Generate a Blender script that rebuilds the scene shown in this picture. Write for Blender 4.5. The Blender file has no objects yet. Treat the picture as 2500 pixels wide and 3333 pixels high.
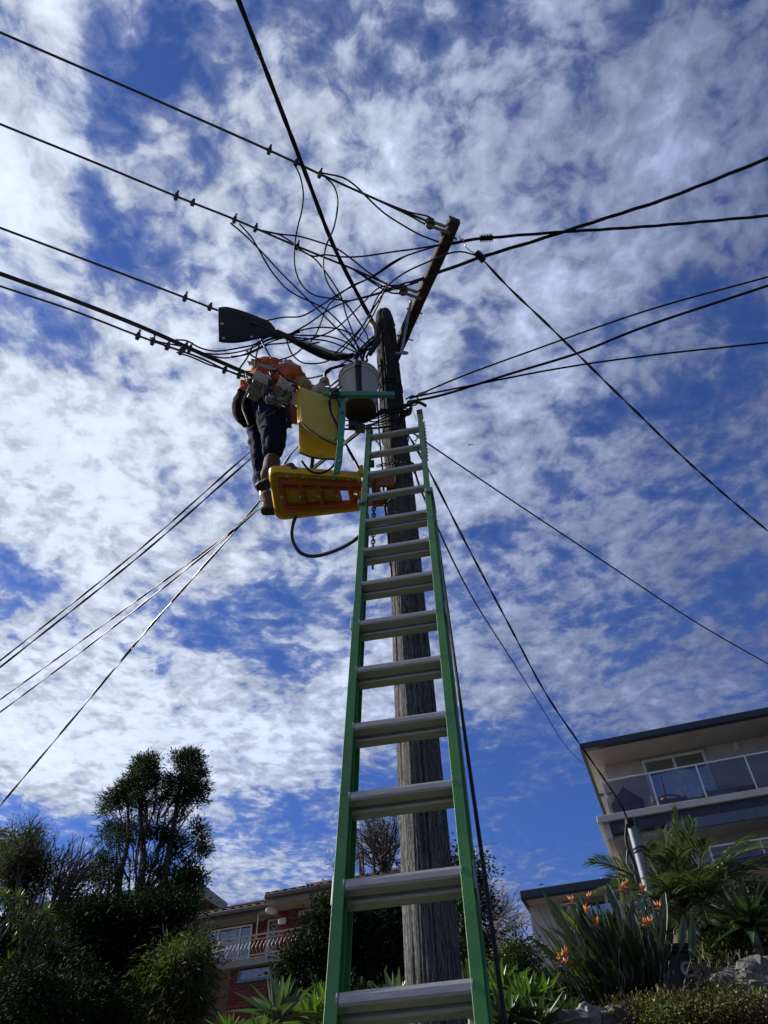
import bpy, bmesh, math, random
from mathutils import Vector, Matrix, Euler, noise
R = math.radians
random.seed(7)
scene = bpy.context.scene
C = scene.collection

# ---------------------------------------------------------------- camera
F = 2422.0                                   # focal length in pixels of the 2500 x 3333 photograph
CAM = Vector((0, 0, 1.6))
up_c = Vector((-67.0, 2277.0, -F)).normalized()      # world up seen from the camera
fwd_c = Vector((0, 0, -1)); fwd_c = (fwd_c - up_c * fwd_c.dot(up_c)).normalized()
right_c = fwd_c.cross(up_c).normalized()
ROT = Matrix((right_c, fwd_c, up_c))         # camera axes -> world axes (x right, y ahead, z up)
cam_data = bpy.data.cameras.new('camera'); cam = bpy.data.objects.new('camera', cam_data)
C.objects.link(cam)
cam.matrix_world = Matrix.Translation(CAM) @ ROT.to_4x4()
cam_data.sensor_fit = 'VERTICAL'; cam_data.sensor_height = 36.0; cam_data.lens = F / 3333.0 * 36.0
cam_data.clip_start = 0.05; cam_data.clip_end = 2000
scene.camera = cam

def ray(px, py):                              # direction through a pixel of the photograph
    return (ROT @ Vector((px - 1250.0, 1666.5 - py, -F))).normalized()
def at_y(px, py, y):                          # where that sight line is y metres ahead
    d = ray(px, py); return CAM + d * (y / d.y)
def at_z(px, py, z):                          # where it reaches the height z
    d = ray(px, py); return CAM + d * ((z - CAM.z) / d.z)
def at_r(px, py, r):
    return CAM + ray(px, py) * r
def at_plane(px, py, p, n):
    d = ray(px, py); return CAM + d * ((p - CAM).dot(n) / d.dot(n))
def project(p):
    c = ROT.inverted() @ (Vector(p) - CAM); return (1250 + F * c.x / -c.z, 1666.5 - F * c.y / -c.z)

# ---------------------------------------------------------------- light
scene.view_settings.view_transform = 'Standard'; scene.view_settings.look = 'None'
scene.view_settings.exposure = 0.69; scene.view_settings.gamma = 1.0
scene.view_settings.use_curve_mapping = False
SUN_EL, SUN_AZ = R(36), R(-71)               # azimuth measured from straight ahead, negative = left
sun_dir = Vector((math.sin(SUN_AZ) * math.cos(SUN_EL), math.cos(SUN_AZ) * math.cos(SUN_EL), math.sin(SUN_EL)))
sd = bpy.data.lights.new('sun', 'SUN'); sd.energy = 5.0; sd.angle = R(0.5); sd.color = (1.0, 0.965, 0.90)
sun = bpy.data.objects.new('sun', sd); C.objects.link(sun)
sun.rotation_euler = sun_dir.to_track_quat('Z', 'Y').to_euler(); sun.location = (-30, 20, 40)

world = bpy.data.worlds.new('World'); scene.world = world; world.use_nodes = True
wt = world.node_tree; wt.nodes.clear()
class NT:                                     # short hand for building node trees
    def __init__(s, t): s.t = t
    def n(s, typ, inputs=None, **kw):
        nd = s.t.nodes.new(typ)
        for k, v in kw.items(): setattr(nd, k, v)
        for k, v in (inputs or {}).items():
            sock = nd.inputs[k]
            if isinstance(v, bpy.types.NodeSocket): s.t.links.new(v, sock)
            else: sock.default_value = v
        return nd
    def m(s, op, a, b=0.0, c=None, clamp=False):
        d = {0: a, 1: b}
        if c is not None: d[2] = c
        return s.n('ShaderNodeMath', d, operation=op, use_clamp=clamp).outputs[0]
    def vm(s, op, a, b=None, scale=None):
        d = {0: a}
        if b is not None: d[1] = b
        nd = s.n('ShaderNodeVectorMath', d, operation=op)
        if scale is not None:
            if isinstance(scale, bpy.types.NodeSocket): s.t.links.new(scale, nd.inputs['Scale'])
            else: nd.inputs['Scale'].default_value = scale
        return nd
    def noise(s, vec, scale, detail=4, rough=0.55, dist=0.0, lac=2.0):
        return s.n('ShaderNodeTexNoise', {'Vector': vec, 'Scale': scale, 'Detail': detail, 'Roughness': rough, 'Distortion': dist, 'Lacunarity': lac})
    def mapr(s, v, a, b, c=0.0, d=1.0, kind='SMOOTHSTEP'):
        return s.n('ShaderNodeMapRange', {0: v, 1: a, 2: b, 3: c, 4: d}, interpolation_type=kind).outputs[0]
    def mix(s, f, a, b, blend='MIX'):
        nd = s.n('ShaderNodeMix', data_type='RGBA', blend_type=blend)
        for sock, v in ((nd.inputs[0], f), (nd.inputs[6], a), (nd.inputs[7], b)):
            if isinstance(v, bpy.types.NodeSocket): s.t.links.new(v, sock)
            else: sock.default_value = v if not isinstance(v, tuple) or len(v) == 4 else (*v, 1)
        return nd.outputs[2]

N = NT(wt)
geo = N.n('ShaderNodeTexCoord').outputs['Generated']
sep = N.n('ShaderNodeSeparateXYZ', {0: geo})
zc = N.m('MAXIMUM', N.m('ADD', sep.outputs[2], 0.02), 0.05)
cp = N.n('ShaderNodeCombineXYZ', {0: N.m('DIVIDE', sep.outputs[0], zc), 1: N.m('DIVIDE', sep.outputs[1], zc), 2: 0.0}).outputs[0]
sky = N.n('ShaderNodeTexSky', sky_type='NISHITA', sun_disc=False, sun_elevation=SUN_EL, sun_rotation=SUN_AZ,
          altitude=60, air_density=1.0, dust_density=0.4, ozone_density=3.5)
blue = N.mix(1.0, N.vm('SCALE', sky.outputs[0], scale=0.115).outputs[0], (0.40, 0.56, 1.0), 'MULTIPLY')
# where the cloud sheet is thick or torn open (positions on the sheet, in units of its height)
def sheet(px, py):
    d = ray(px, py); z = max(d.z + 0.02, 0.05); return (d.x / z, d.y / z, 0)
blobs = []                                    # pixel of the centre, radius in pixels, weight
for px, py, r, w in (
    (470, 180, 230, -.26), (620, 90, 170, -.18), (350, 380, 150, -.17), (300, 600, 120, -.20), (390, 770, 150, -.22), (150, 1060, 150, -.21), (560, 820, 110, -.10),
    (1290, 130, 130, -.10), (1560, 90, 110, -.09), (1240, 300, 80, -.08), (1800, 130, 120, -.06),
    (2220, 960, 110, -.13), (2440, 1080, 150, -.13), (1600, 1130, 90, -.13), (1890, 1380, 110, -.10), (2330, 1600, 200, -.08), (2420, 2000, 220, -.12),
    (2060, 2050, 150, -.08), (1500, 1990, 140, -.11), (1560, 1740, 90, -.12), (80, 1880, 170, -.18), (690, 2050, 150, -.17), (900, 1960, 170, -.16), (960, 2190, 120, -.14),
    (360, 2350, 70, -.12), (560, 1640, 110, -.10), (480, 1470, 100, -.08), (420, 1290, 90, -.08), (770, 2480, 60, -.12),
    (1600, 2560, 300, -.22), (1830, 2700, 320, -.24), (150, 2700, 200, -.22), (480, 2760, 160, -.14), (960, 2680, 170, -.18), (1150, 2560, 120, -.12), (2100, 2150, 130, -.10),
    (1640, 2640, 130, .17), (1740, 2560, 110, .15), (1560, 2760, 90, .10),
    (90, 560, 240, .11), (260, 690, 140, .05), (520, 60, 110, .05), (1150, 560, 330, .08), (880, 1250, 300, .05),
    (300, 1350, 420, .16), (150, 1650, 420, .15), (700, 1800, 200, .10), (250, 2450, 420, .20), (900, 2420, 300, .13), (1250, 2250, 250, .10),
    (1500, 1500, 300, .12), (2000, 700, 420, .07), (2150, 2330, 260, .06), (1700, 2180, 220, .09), (1800, 1200, 260, .06), (2150, 300, 350, .07)):
    c = Vector(sheet(px, py)); e = (Vector(sheet(px + r, py)) - c).length; e2 = (Vector(sheet(px, py + r)) - c).length
    blobs.append((c, math.sqrt(e * e2), w))
wrp = N.vm('SCALE', N.vm('SUBTRACT', N.noise(cp, 2.2, 5, 0.6).outputs[1], (0.5, 0.5, 0.5)).outputs[0], scale=0.14).outputs[0]
pw = N.vm('ADD', cp, wrp).outputs[0]
wr2 = N.vm('SCALE', N.vm('SUBTRACT', N.noise(pw, 9.0, 4, 0.6).outputs[1], (0.5, 0.5, 0.5)).outputs[0], scale=0.028).outputs[0]
pq = N.vm('ADD', pw, wr2).outputs[0]
big = N.noise(pw, 2.3, 3, 0.5).outputs[0]
mid = N.noise(pq, 9.5, 7, 0.54).outputs[0]
fine = N.noise(pq, 26.0, 6, 0.58, 0.0).outputs[0]
stretch = N.n('ShaderNodeMapping', {'Vector': pq, 'Rotation': (0, 0, R(35)), 'Scale': (1.0, 2.6, 1.0)}).outputs[0]
streak = N.noise(stretch, 11.0, 6, 0.55).outputs[0]
cov = N.m('ADD', N.m('MULTIPLY', big, 0.34), N.m('MULTIPLY', mid, 0.50))
cov = N.m('ADD', cov, N.m('MULTIPLY', fine, 0.50))
cov = N.m('ADD', cov, N.m('MULTIPLY', streak, 0.14))      # mean of the four about 0.75
for c, r, w in blobs:
    d = N.vm('DISTANCE', pw, tuple(c)).outputs['Value']
    cov = N.m('ADD', cov, N.mapr(d, 0.0, r * 1.25, w, 0.0, 'SMOOTHSTEP'))
dense = N.mapr(cov, 0.648, 0.812, 0, 1)
veil = N.mapr(cov, 0.53, 0.72, 0, 0.26)                     # thin high haze between the puffs
alpha = N.m('SUBTRACT', 1.0, N.m('MULTIPLY', N.m('SUBTRACT', 1.0, dense), N.m('SUBTRACT', 1.0, veil)))
sdot = N.vm('DOT_PRODUCT', geo, tuple(sun_dir)).outputs['Value']
glow = N.mapr(sdot, 0.10, 0.86, 0, 1, 'SMOOTHSTEP')        # clouds are brighter towards the sun (forward scattering)
bright = N.m('MULTIPLY_ADD', glow, 0.62, 0.29)
thick = N.mapr(cov, 0.78, 1.0, 0, 1)
tone = N.m('MULTIPLY', bright, N.m('ADD', 0.74, N.m('MULTIPLY', thick, 0.42)))
tone = N.m('MULTIPLY', tone, N.mapr(fine, 0.3, 0.7, 0.86, 1.14, 'LINEAR'))
tone = N.m('MULTIPLY', tone, N.mapr(N.noise(pw, 5.0, 4, 0.5).outputs[0], 0.35, 0.65, 0.88, 1.12, 'LINEAR'))
tone = N.m('MINIMUM', tone, N.m('MULTIPLY_ADD', tone, 0.35, 0.56))
ccol = N.mix(glow, (0.70, 0.86, 1.42), (0.87, 0.97, 1.17))
cloud = N.vm('SCALE', ccol, scale=tone).outputs[0]
al = N.m('MULTIPLY', alpha, N.mapr(glow, 0.0, 0.7, 0.74, 0.97, 'LINEAR'))
col = N.mix(al, blue, cloud)
bg = N.n('ShaderNodeBackground', {'Color': col, 'Strength': 0.62})
out = N.n('ShaderNodeOutputWorld', {0: bg.outputs[0]})
world.cycles.sampling_method = 'MANUAL'; world.cycles.sample_map_resolution = 512

# ---------------------------------------------------------------- materials
MATS = {}
def mat(name, col, rough=0.6, metal=0.0, var=0.15, scale=8.0, bump=0.0, bscale=40.0, spec=0.5, trans=0.0, sub=None, coat=0.0, dirt=None, dscale=3.0, stretch=(1, 1, 1), transl=0.0):
    """base colour broken up by noise, optional grime patches, optional fine relief"""
    if name in MATS: return MATS[name]
    m = bpy.data.materials.new(name); m.use_nodes = True; t = m.node_tree; t.nodes.clear(); k = NT(t)
    tc = k.n('ShaderNodeTexCoord').outputs['Object']
    if stretch != (1, 1, 1): tc = k.n('ShaderNodeMapping', {'Vector': tc, 'Scale': stretch}).outputs[0]
    nz = k.noise(tc, scale, 6, 0.6).outputs[0]
    a = tuple(c * (1 - var) for c in col); b = tuple(min(1, c * (1 + var)) for c in col)
    c = k.mix(k.mapr(nz, 0.3, 0.7, 0, 1), a, b)
    rg = k.mapr(nz, 0.3, 0.7, max(rough - 0.08, 0.02), min(rough + 0.08, 1), 'LINEAR')
    if dirt:
        c = k.mix(k.mapr(k.noise(tc, dscale, 8, 0.68, 0.4).outputs[0], 0.52, 0.68, 0, dirt[3] if len(dirt) > 3 else 0.7), c, tuple(dirt[:3]))
    p = k.n('ShaderNodeBsdfPrincipled', {'Base Color': c, 'Roughness': rg, 'Metallic': metal, 'Specular IOR Level': spec, 'Coat Weight': coat})
    if trans: p.inputs['Transmission Weight'].default_value = trans
    if bump:
        bn = k.n('ShaderNodeBump', {'Height': k.noise(tc, bscale, 6, 0.6).outputs[0], 'Strength': bump, 'Distance': 0.02})
        t.links.new(bn.outputs[0], p.inputs['Normal'])
    sh = p.outputs[0]
    if transl:
        tl = k.n('ShaderNodeBsdfTranslucent', {'Color': c})
        sh = k.n('ShaderNodeMixShader', {0: transl, 1: sh, 2: tl.outputs[0]}).outputs[0]
    k.n('ShaderNodeOutputMaterial', {0: sh}); MATS[name] = m; return m

def leafmat(name, c1, c2, transl=0.35, rough=0.45, spec=0.4, hi=None):
    """leaf colour varies from leaf to leaf (per mesh island / object) and along the blade"""
    if name in MATS: return MATS[name]
    m = bpy.data.materials.new(name); m.use_nodes = True; t = m.node_tree; t.nodes.clear(); k = NT(t)
    g = k.n('ShaderNodeNewGeometry'); oi = k.n('ShaderNodeObjectInfo')
    f = k.m('FRACT', k.m('ADD', g.outputs['Random Per Island'], oi.outputs['Random']))
    tc = k.n('ShaderNodeTexCoord').outputs['Object']
    f2 = k.m('MULTIPLY_ADD', k.noise(tc, 3.0, 3).outputs[0], 0.7, k.m('MULTIPLY', f, 0.6), clamp=True)
    c = k.mix(k.mapr(f2, 0.2, 1.0, 0, 1, 'LINEAR'), c1, c2)
    if hi: c = k.mix(k.mapr(f, 0.93, 0.95, 0, 1, 'LINEAR'), c, hi)
    p = k.n('ShaderNodeBsdfPrincipled', {'Base Color': c, 'Roughness': rough, 'Specular IOR Level': spec})
    tl = k.n('ShaderNodeBsdfTranslucent', {'Color': k.mix(1.0, c, (1.0, 1.35, 0.5), 'MULTIPLY')})
    sh = k.n('ShaderNodeMixShader', {0: transl, 1: p.outputs[0], 2: tl.outputs[0]}).outputs[0]
    k.n('ShaderNodeOutputMaterial', {0: sh}); MATS[name] = m; return m

def glassmat(name, tint=(0.6, 0.65, 0.7), alpha=0.25, rough=0.03):
    m = bpy.data.materials.new(name); m.use_nodes = True; t = m.node_tree; t.nodes.clear(); k = NT(t)
    tr = k.n('ShaderNodeBsdfTransparent', {'Color': (*tint, 1)}); gl = k.n('ShaderNodeBsdfGlossy', {'Color': (1, 1, 1, 1), 'Roughness': rough})
    fr = k.n('ShaderNodeFresnel', {'IOR': 1.5}).outputs[0]
    sh = k.n('ShaderNodeMixShader', {0: k.m('ADD', fr, alpha, clamp=True), 1: tr.outputs[0], 2: gl.outputs[0]}).outputs[0]
    k.n('ShaderNodeOutputMaterial', {0: sh}); MATS[name] = m; return m

# ---------------------------------------------------------------- mesh builders
class MB:
    def __init__(s): s.v = []; s.f = []
    def add(s, vs, fs):
        o = len(s.v); s.v.extend([tuple(v) for v in vs]); s.f.extend([tuple(i + o for i in f) for f in fs])
    def box(s, c, size, rot=None, M=None):
        hx, hy, hz = (k / 2 for k in size)
        vs = [Vector((x, y, z)) for x in (-hx, hx) for y in (-hy, hy) for z in (-hz, hz)]
        if rot is not None: vs = [rot @ v for v in vs]
        vs = [v + Vector(c) for v in vs]
        if M is not None: vs = [M @ v for v in vs]
        s.add(vs, [(0, 1, 3, 2), (4, 6, 7, 5), (0, 4, 5, 1), (2, 3, 7, 6), (0, 2, 6, 4), (1, 5, 7, 3)])
    def prism(s, pts, a, b):
        """outline pts (Vectors, closed) swept by vector offsets a..b"""
        n = len(pts); vs = [p + a for p in pts] + [p + b for p in pts]
        s.add(vs, [tuple(range(n))[::-1], tuple(range(n, 2 * n))] + [(i, (i + 1) % n, n + (i + 1) % n, n + i) for i in range(n)])
    def tube(s, pts, r, sides=8, cap=True, flat=None, twist=0.0):
        pts = [Vector(p) for p in pts]; n = len(pts)
        rr = r if isinstance(r, (list, tuple)) else [r] * n
        t0 = (pts[1] - pts[0]).normalized(); a = t0.orthogonal().normalized()
        vs = []
        for i, p in enumerate(pts):
            t = (pts[min(i + 1, n - 1)] - pts[max(i - 1, 0)])
            t = t.normalized() if t.length > 1e-9 else t0
            a = (a - t * a.dot(t)); a = a.normalized() if a.length > 1e-6 else t.orthogonal().normalized(); b = t.cross(a)
            for k in range(sides):
                an = 2 * math.pi * k / sides + twist * i
                vs.append(p + a * math.cos(an) * rr[i] + b * math.sin(an) * rr[i] * (flat or 1))
        fs = [(i * sides + k, i * sides + (k + 1) % sides, (i + 1) * sides + (k + 1) % sides, (i + 1) * sides + k) for i in range(n - 1) for k in range(sides)]
        if cap: fs += [tuple(range(sides))[::-1], tuple((n - 1) * sides + k for k in range(sides))]
        s.add(vs, fs)
    def rod(s, a, b, r, r2=None, sides=8): s.tube([a, b], [r, r if r2 is None else r2], sides)
    def lathe(s, prof, M=None, sides=20):
        """prof: (radius, z) pairs about z"""
        vs = []
        for r_, z in prof:
            for k in range(sides):
                a = 2 * math.pi * k / sides; vs.append(Vector((r_ * math.cos(a), r_ * math.sin(a), z)))
        if M is not None: vs = [M @ v for v in vs]
        n = len(prof)
        fs = [(i * sides + k, i * sides + (k + 1) % sides, (i + 1) * sides + (k + 1) % sides, (i + 1) * sides + k) for i in range(n - 1) for k in range(sides)]
        fs += [tuple(range(sides))[::-1], tuple((n - 1) * sides + k for k in range(sides))]
        s.add(vs, fs)
    def grid(s, rows):
        n = len(rows); m = len(rows[0])
        s.add([p for r_ in rows for p in r_], [(i * m + j, i * m + j + 1, (i + 1) * m + j + 1, (i + 1) * m + j) for i in range(n - 1) for j in range(m - 1)])
    def mesh(s, name, m, smooth=False):
        me = bpy.data.meshes.new(name); me.from_pydata(s.v, [], s.f); me.validate()
        for k in (m if isinstance(m, (list, tuple)) else [m]): me.materials.append(k)
        if smooth: me.polygons.foreach_set('use_smooth', [True] * len(me.polygons))
        me.update(); return me
    def build(s, name, m, parent=None, smooth=False, bevel=0.0, label=None):
        me = s.mesh(name, m, smooth); o = bpy.data.objects.new(name, me); C.objects.link(o)
        if bevel:
            b = o.modifiers.new('bevel', 'BEVEL'); b.width = bevel; b.segments = 2; b.limit_method = 'ANGLE'
            if smooth: pass
        if smooth:
            try: me.set_sharp_from_angle(angle=R(40))
            except Exception: pass
        if parent is not None: put(o, parent)
        if label: o['label'] = label
        return o
def put(o, parent):                            # parent without moving (meshes are written in world coordinates)
    o.parent = parent; o.matrix_parent_inverse = world_m(parent).inverted()
def world_m(o):
    m = Matrix.LocRotScale(o.location, o.rotation_euler, o.scale)
    return (world_m(o.parent) @ o.matrix_parent_inverse @ m) if o.parent else m
def tag(o, label, cat, group=None, kind=None):
    if label: o['label'] = label
    if cat: o['category'] = cat
    if group: o['group'] = group
    if kind: o['kind'] = kind
    return o
def thing(name, loc, label, cat, group=None):
    o = bpy.data.objects.new(name, None); o.empty_display_size = 0.2; C.objects.link(o); o.location = loc
    return tag(o, label, cat, group)
def inst(me, name, M, parent=None):            # another object on the same mesh
    o = bpy.data.objects.new(name, me); C.objects.link(o)
    if parent is not None:
        o.parent = parent; o.matrix_parent_inverse = world_m(parent).inverted()
    o.matrix_local = M if parent is None else M
    return o
def frame(o, x, z):                            # matrix with origin o, x axis x, z axis near z
    x = x.normalized(); y = z.cross(x).normalized(); z = x.cross(y)
    m = Matrix((x, y, z)).transposed().to_4x4(); m.translation = o; return m
def catmull(pts, n=8):
    pts = [Vector(p) for p in pts]
    if len(pts) < 3: return [pts[0].lerp(pts[-1], i / n) for i in range(n + 1)]
    P = [pts[0] * 2 - pts[1]] + pts + [pts[-1] * 2 - pts[-2]]; out = []
    for i in range(1, len(P) - 2):
        for k in range(n):
            t = k / n; a, b, c, d = P[i - 1], P[i], P[i + 1], P[i + 2]
            out.append(0.5 * ((2 * b) + (c - a) * t + (2 * a - 5 * b + 4 * c - d) * t * t + (3 * b - a - 3 * c + d) * t ** 3))
    out.append(pts[-1]); return out
def rnd(a, b): return random.uniform(a, b)

BLACK = mat('black_cable_sheath', (0.008, 0.008, 0.010), 0.55, var=0.2, spec=0.25)
DULL = mat('weathered_aluminium_conductor', (0.035, 0.038, 0.034), 0.5, 0.3, var=0.25, scale=30)
WHITEW = mat('pale_grey_sheath', (0.07, 0.07, 0.07), 0.45, var=0.12)
ALU = mat('brushed_aluminium', (0.37, 0.36, 0.335), 0.42, 0.75, var=0.12, scale=14, bump=0.08, bscale=90, stretch=(1, 6, 6), dirt=(0.2, 0.19, 0.17, 0.5), dscale=12)
STEEL = mat('galvanised_steel', (0.30, 0.31, 0.32), 0.5, 0.7, var=0.25, scale=18, dirt=(0.12, 0.10, 0.08, 0.6))
RUST = mat('dark_rusty_steel', (0.055, 0.04, 0.032), 0.75, 0.3, var=0.4, scale=30, bump=0.2)

# ================================================================ utility pole
def woodmat():
    m = bpy.data.materials.new('weathered_grey_timber'); m.use_nodes = True; t = m.node_tree; t.nodes.clear(); k = NT(t)
    tc = k.n('ShaderNodeTexCoord').outputs['Object']
    st = k.n('ShaderNodeMapping', {'Vector': tc, 'Scale': (1, 1, 0.08)}).outputs[0]
    st2 = k.n('ShaderNodeMapping', {'Vector': tc, 'Scale': (1, 1, 0.02)}).outputs[0]
    g1 = k.noise(st, 190, 6, 0.66, 1.2).outputs[0]; g2 = k.noise(st2, 26, 8, 0.68, 1.0).outputs[0]; g3 = k.noise(tc, 2.2, 6, 0.6).outputs[0]
    c = k.mix(k.mapr(g1, 0.36, 0.62, 0, 1), (0.022, 0.022, 0.022), (0.25, 0.245, 0.232))
    c = k.mix(k.mapr(g2, 0.33, 0.43, 0.7, 0), c, (0.03, 0.028, 0.026))
    c = k.mix(k.mapr(g3, 0.48, 0.66, 0, 0.45), c, (0.16, 0.13, 0.095))
    sp = k.n('ShaderNodeSeparateXYZ', {0: tc}).outputs[2]      # darker towards the crown of the pole
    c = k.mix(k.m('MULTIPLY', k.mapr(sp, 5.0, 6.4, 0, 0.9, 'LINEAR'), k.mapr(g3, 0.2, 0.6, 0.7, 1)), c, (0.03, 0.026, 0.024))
    vo = k.n('ShaderNodeTexVoronoi', {'Vector': k.n('ShaderNodeMapping', {'Vector': tc, 'Scale': (1, 1, .7)}).outputs[0], 'Scale': 9.0, 'Randomness': 1.0})
    c = k.mix(k.m('MULTIPLY', k.mapr(vo.outputs[0], .05, .085, 1, 0), k.mapr(vo.outputs[1], .80, .84, 0, .55)), c, (.26, .27, .23))
    p = k.n('ShaderNodeBsdfPrincipled', {'Base Color': c, 'Roughness': 0.85, 'Specular IOR Level': 0.15})
    h = k.m('ADD', k.m('MULTIPLY', g1, 0.6), k.m('MULTIPLY', g2, 0.9))
    t.links.new(k.n('ShaderNodeBump', {'Height': h, 'Strength': 1.0, 'Distance': 0.035}).outputs[0], p.inputs['Normal'])
    k.n('ShaderNodeOutputMaterial', {0: p.outputs[0]}); return m
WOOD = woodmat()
def pole_axis(z):                              # slight lean and kink, radius
    pts = [(-0.6, 0.150, 0.118), (1.5, 0.143, 0.114), (3.0, 0.139, 0.1105), (4.3, 0.126, 0.099), (5.4, 0.115, 0.093), (6.45, 0.083, 0.089), (7.65, 0.057, 0.083), (7.9, 0.052, 0.081)]
    for (a, xa, ra), (b, xb, rb) in zip(pts, pts[1:]):
        if z <= b or b == 7.9:
            t = (z - a) / (b - a); return xa + (xb - xa) * t, ra + (rb - ra) * t
POLE_Y = 3.35
pole = thing('utility_pole', (0.15, POLE_Y, 0), 'tall weathered grey timber pole with an offset crossarm behind the green ladder', 'utility pole')
mb = MB(); rows = []; SEG = 160; zz = -0.5
cracks = [(rnd(0, 6.28), rnd(-1, 7), rnd(0.3, 1.8), rnd(0.004, 0.012), rnd(0.015, 0.035)) for _ in range(200)]
while zz < 7.83:
    x, r_ = pole_axis(zz); row = []
    act = [c for c in cracks if abs(zz - c[1]) < c[2]]
    for k in range(SEG):
        a = 2 * math.pi * k / SEG
        d = 0.0045 * noise.noise(Vector((math.cos(a) * 9, math.sin(a) * 9, zz * 0.7))) + 0.004 * noise.noise(Vector((math.cos(a) * 30, math.sin(a) * 30, zz * 1.1)))
        for (ca, cz, cl, dp, w) in act:
            ca2 = ca + 0.05 * math.sin(zz * 1.7 + ca * 5); da = (a - ca2 + math.pi) % (2 * math.pi) - math.pi
            if abs(da) < w * 3: d -= dp * math.exp(-(da / w) ** 2) * (1 - (abs(zz - cz) / cl) ** 2)
        if zz > 7.62: d -= 0.10 * ((zz - 7.62) / 0.21) ** 2 * r_ * 4 * (0.7 + 0.5 * noise.noise(Vector((math.cos(a) * 5, math.sin(a) * 5, 3)))) 
        if 6.3 < zz < 7.6:    # flaking bark-like bands near the top
            fl = noise.noise(Vector((math.cos(a) * 6, math.sin(a) * 6, zz * 4.5)))
            d += 0.006 * (1 if fl > 0.12 else 0)
        row.append(Vector((x + (r_ + d) * math.cos(a), POLE_Y + (r_ + d) * math.sin(a), zz)))
    row.append(row[0]); rows.append(row); zz += 0.022
mb.grid(rows); top = [v for v in rows[-1][:-1]]; cx = sum(top, Vector()) / len(top) + Vector((0, 0, 0.03))
mb.add(top + [cx], [(i, (i + 1) % SEG, SEG) for i in range(SEG)])
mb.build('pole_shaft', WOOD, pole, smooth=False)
for o in bpy.data.objects: 
    if o.name == 'pole_shaft': o.data.polygons.foreach_set('use_smooth', [True] * len(o.data.polygons))
# crossarm, reaching out over the road
ARMW = mat('dark_brown_hardwood', (0.034, 0.023, 0.017), 0.8, var=0.45, scale=5, bump=0.5, bscale=25, stretch=(3, 3, 3), dirt=(0.02, 0.018, 0.016, 0.7), spec=0.3)
A0 = at_z(1288, 1150, 7.60); A1 = at_z(1480, 716, 7.60)
ax = (A1 - A0).normalized(); A0 = A1 - ax * 1.62; side = ax.cross(Vector((0, 0, 1))).normalized()   # side points right/away
mb = MB(); n = 26; rows = []
L = (A1 - A0).length
for i in range(n + 1):
    t = i / n; c = A0 + ax * L * t; w = 0.046 + 0.0015 * math.sin(t * 9); h = 0.052 + 0.0015 * math.sin(t * 7 + 2)
    row = []
    for (sx, sz) in ((-1, -.8), (-.8, -1), (.8, -1), (1, -.8), (1, .8), (.8, 1), (-.8, 1), (-1, .8), (-1, -.8)):
        q = c + side * sx * w + Vector((0, 0, sz * h))
        q += Vector((noise.noise(q * 11), noise.noise(q * 11 + Vector((5, 0, 0))), noise.noise(q * 11 + Vector((0, 5, 0))))) * 0.003
        if i == n: q += ax * rnd(-0.02, 0.006)
        row.append(q)
    rows.append(row)
mb.grid(rows)
for row in (rows[0], rows[-1]): mb.add(row[:-1], [tuple(range(8))])
arm = mb.build('crossarm', ARMW, pole)
# strap brace under the arm
b0 = at_z(1306, 1150, 7.02); b1 = at_z(1337, 985, 7.53) 
br = MB(); dd = (b1 - b0).normalized(); sd_ = dd.cross(Vector((0, 1, 0))).normalized()
br.prism([b0 + sd_ * .011, b0 - sd_ * .011, b1 - sd_ * .011, b1 + sd_ * .011], Vector((0, -.003, 0)), Vector((0, .003, 0)))
br.rod(b1 - Vector((0, .02, 0)), b1 + Vector((0, .03, 0)), .010); br.rod(b0 - Vector((.05, 0, 0)), b0 + Vector((.06, 0, 0)), .011)
br.build('brace', STEEL, pole)
def bolt(mb, p, d, L=0.06, r=0.008):
    d = d.normalized(); mb.rod(p - d * L * .5, p + d * L * .5, r * .7); mb.rod(p + d * L * .3, p + d * L * .42, r * 1.8, sides=6)
for p, L_, r_ in ((at_z(1318, 1100, 7.58), .16, .009), (A1 - ax * .13 + Vector((0, 0, -.02)), .15, .012), (A1 - ax * .86, .15, .010)):
    bl = MB(); bolt(bl, p, side, L_, r_); bl.build('bolt', RUST, pole)
# eye bolt on the right of the shaft
eb = MB(); e0 = at_z(1296, 1152, 7.02) ; ring = [e0 + Vector((.055 + .022 * math.cos(a), -.01, .022 * math.sin(a) - .005)) for a in [i * math.pi / 6 for i in range(13)]]
eb.tube(ring, .006, 6); eb.rod(e0 - Vector((.06, 0, 0)), e0 + Vector((.035, -.01, -.005)), .007); eb.build('eye_bolt', STEEL, pole)
# shackle insulators with straps to the arm
CER = mat('brown_glazed_porcelain', (0.05, 0.032, 0.025), 0.18, var=0.2, coat=0.4)
def insulator(c, name='insulator'):
    out_ = -side
    M_ = Matrix.Translation(c)
    b = MB(); b.lathe([(.012, -.042), (.036, -.040), (.040, -.026), (.026, -.012), (.024, 0), (.026, .012), (.040, .026), (.036, .040), (.012, .042)], M_, 18)
    o = b.build('insulator', CER, pole, smooth=True)
    s_ = MB()
    for dz in (-.05, .05):
        s_.prism([c + Vector((0, 0, dz)) + ax * .013 - out_ * .022, c + Vector((0, 0, dz)) - ax * .013 - out_ * .022, c + Vector((0, 0, dz)) - ax * .013 + out_ * .17, c + Vector((0, 0, dz)) + ax * .013 + out_ * .17], Vector((0, 0, -.003)), Vector((0, 0, .003)))
    s_.rod(c - Vector((0, 0, .06)), c + Vector((0, 0, .06)), .008)
    so = s_.build('strap', STEEL, o); return o
INS1 = at_z(1400, 727, 7.56); INS2 = at_z(1312, 944, 7.56)
insulator(INS1); insulator(INS2)
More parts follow.
